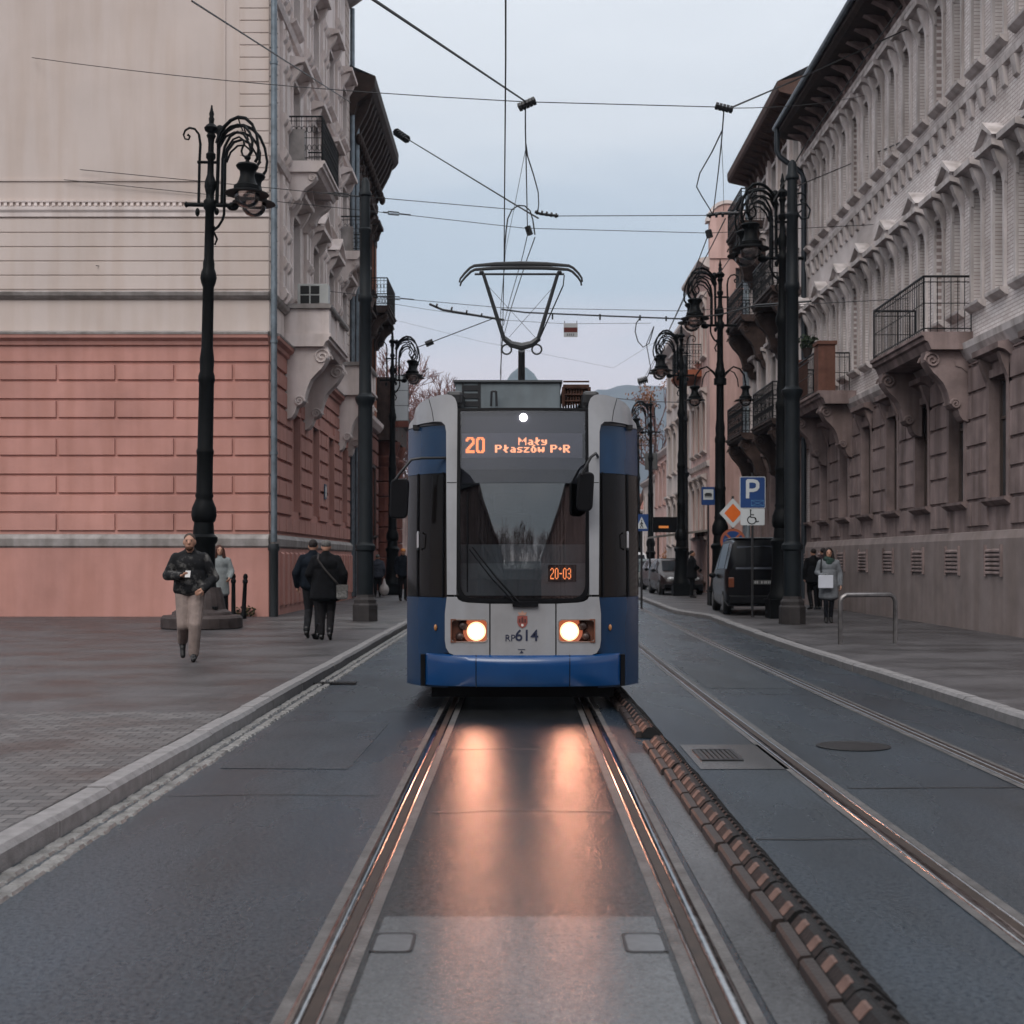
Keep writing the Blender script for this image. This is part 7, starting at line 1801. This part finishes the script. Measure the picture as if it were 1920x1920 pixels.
for i, (x, y, s_, lab) in enumerate(((-7.2, 118, .93, 'bare tree with a thin crown just left of the tram roof box'), (-15.5, 120, 1.0, 'bare tree mostly hidden by the dark tram pole'), (-4.0, 135, .82, 'low bare tree directly behind the roof box of the tram'), (-9.5, 140, 1.1, 'hazier bare tree standing farther back beyond the first one'), (-13.0, 126, .95, 'bare tree right beside the white sign box'), (-5.8, 126, .85, 'reddish bare tree over the left shoulder of the tram'))):
    q = dup(base, (x, y, 0), i*1.9+.7, lab); q.scale = (s_*1.05, s_*1.05, s_)
AUT = M('autumn_leaf', (.22, .085, .03), .8, var=.5, scale=1.5)
bare_tree('autumn_tree', 'rust brown autumn tree beside the right shoulder of the tram', (10.8, 132, 0), 20, 9, depth=4, twigr=.04, leaves=AUT)
bare_tree('autumn_tree', 'second rust brown autumn tree in front of the blue hills', (14.5, 150, 0), 21, 12, depth=4, twigr=.04, leaves=M('dull_leaf', (.13, .065, .035), .8, var=.5, scale=1.5))
b2 = bare_tree('bare_tree', 'big bare tree behind the viewer, mirrored in the middle of the windscreen', (-1.5, -34, 0), 15.5, 21, spread=.55, depth=6, twigr=.018, group='bare trees mirrored in the windscreen')
q = dup(b2, (3.5, -38, 0), 2.2, 'bare tree behind the viewer, mirrored near the wing mirror'); q = dup(b2, (-5.5, -40, 0), 4.0, 'bare tree behind the viewer, mirrored above the wiper')
def shrub(label, loc, r_, seed, mat, n=900):
    t = thing('shrub', label, 'shrub', loc, 0, 'autumn shrubs by the stop'); rnd = random.Random(seed)
    mb = MB()
    for i in range(7):
        a = rnd.uniform(0, 6.28); c = (math.cos(a)*r_[0]*.55, math.sin(a)*r_[1]*.55, r_[2]*rnd.uniform(.5, 1.2)); leafy(mb, c, (r_[0]*.6, r_[1]*.6, r_[2]*.55), n//7, rnd, .12)
    mb.build('foliage', mat, t)
    mb = MB()
    for i in range(5): a = i*1.3; mb.tube([(0, 0, 0), (math.cos(a)*r_[0]*.3, math.sin(a)*r_[1]*.3, r_[2]), (math.cos(a)*r_[0]*.6, math.sin(a)*r_[1]*.6, r_[2]*1.5)], [.05, .03, .015], 5)
    mb.build('stem', BARK, t)
shrub('orange autumn shrub in front of the cream houses', (9.6, 84, PZ), (1.4, 1.2, 1.5), 3, M('orange_leaf', (.26, .10, .025), .8, var=.5, scale=2))
shrub('dark olive shrub under the departure board', (9.9, 80, PZ), (1.3, 1.2, 1.2), 5, M('olive_leaf', (.05, .04, .018), .8, var=.5, scale=2))
shrub('small orange shrub between the stop sign and the diamond sign', (10.2, 70, PZ), (1.1, 1.0, 1.9), 8, MC['orange_leaf'])
# hills
def hill(name, x0, x1, y, hf, mat, depth=500, n=60):
    mb = MB(); rnd = random.Random(17); m_ = 12
    for i in range(n+1):
        x = x0+(x1-x0)*i/n
        for j in range(m_+1):
            s_ = j/m_; z = hf(i/n)*math.sin(PI*min(1, s_*1.2)/2)**.8 + (rnd.uniform(-3, 3) if 0 < j else 0)
            mb.v.append((x, y+depth*s_, z))
    for i in range(n):
        for j in range(m_): mb.f.append((i*(m_+1)+j, (i+1)*(m_+1)+j, (i+1)*(m_+1)+j+1, i*(m_+1)+j+1))
    return struct(mb.build(name, mat, None, True))
FOR = M('forest_hill', (.045, .05, .045), .95, var=.5, scale=.02)
hill('hills', -900, 1500, 2300, lambda t: (190+160*max(0, min(1, (t-.37)/.065)))+45*math.sin(t*5.1+1.2)+26*math.sin(t*17)+14*math.sin(t*41), FOR, 700, 120)
mb = MB(); mb.lathe([(105, 170), (66, 240), (40, 290), (20, 322), (8, 332), (0, 335)], (6, 2380, 0), 24)
struct(mb.build('mound_hill', M('grass_mound', (.05, .065, .055), .95, var=.3, scale=.03), None, True))
# air
mb = MB(); mb.box((-2600, -120, -1.2), (2600, 4200, 420))
hz = mb.build('haze', bpy.data.materials.new('haze_air')); hz['kind'] = 'stuff'
hm = hz.data.materials[0]; hm.use_nodes = True; nt = hm.node_tree; nt.nodes.remove(nt.nodes['Principled BSDF'])
pv = nt.nodes.new('ShaderNodeVolumePrincipled'); pv.inputs['Color'].default_value = (.66, .80, 1, 1); pv.inputs['Density'].default_value = .00018; pv.inputs['Anisotropy'].default_value = .2
nt.links.new(pv.outputs['Volume'], nt.nodes['Material Output'].inputs['Volume'])
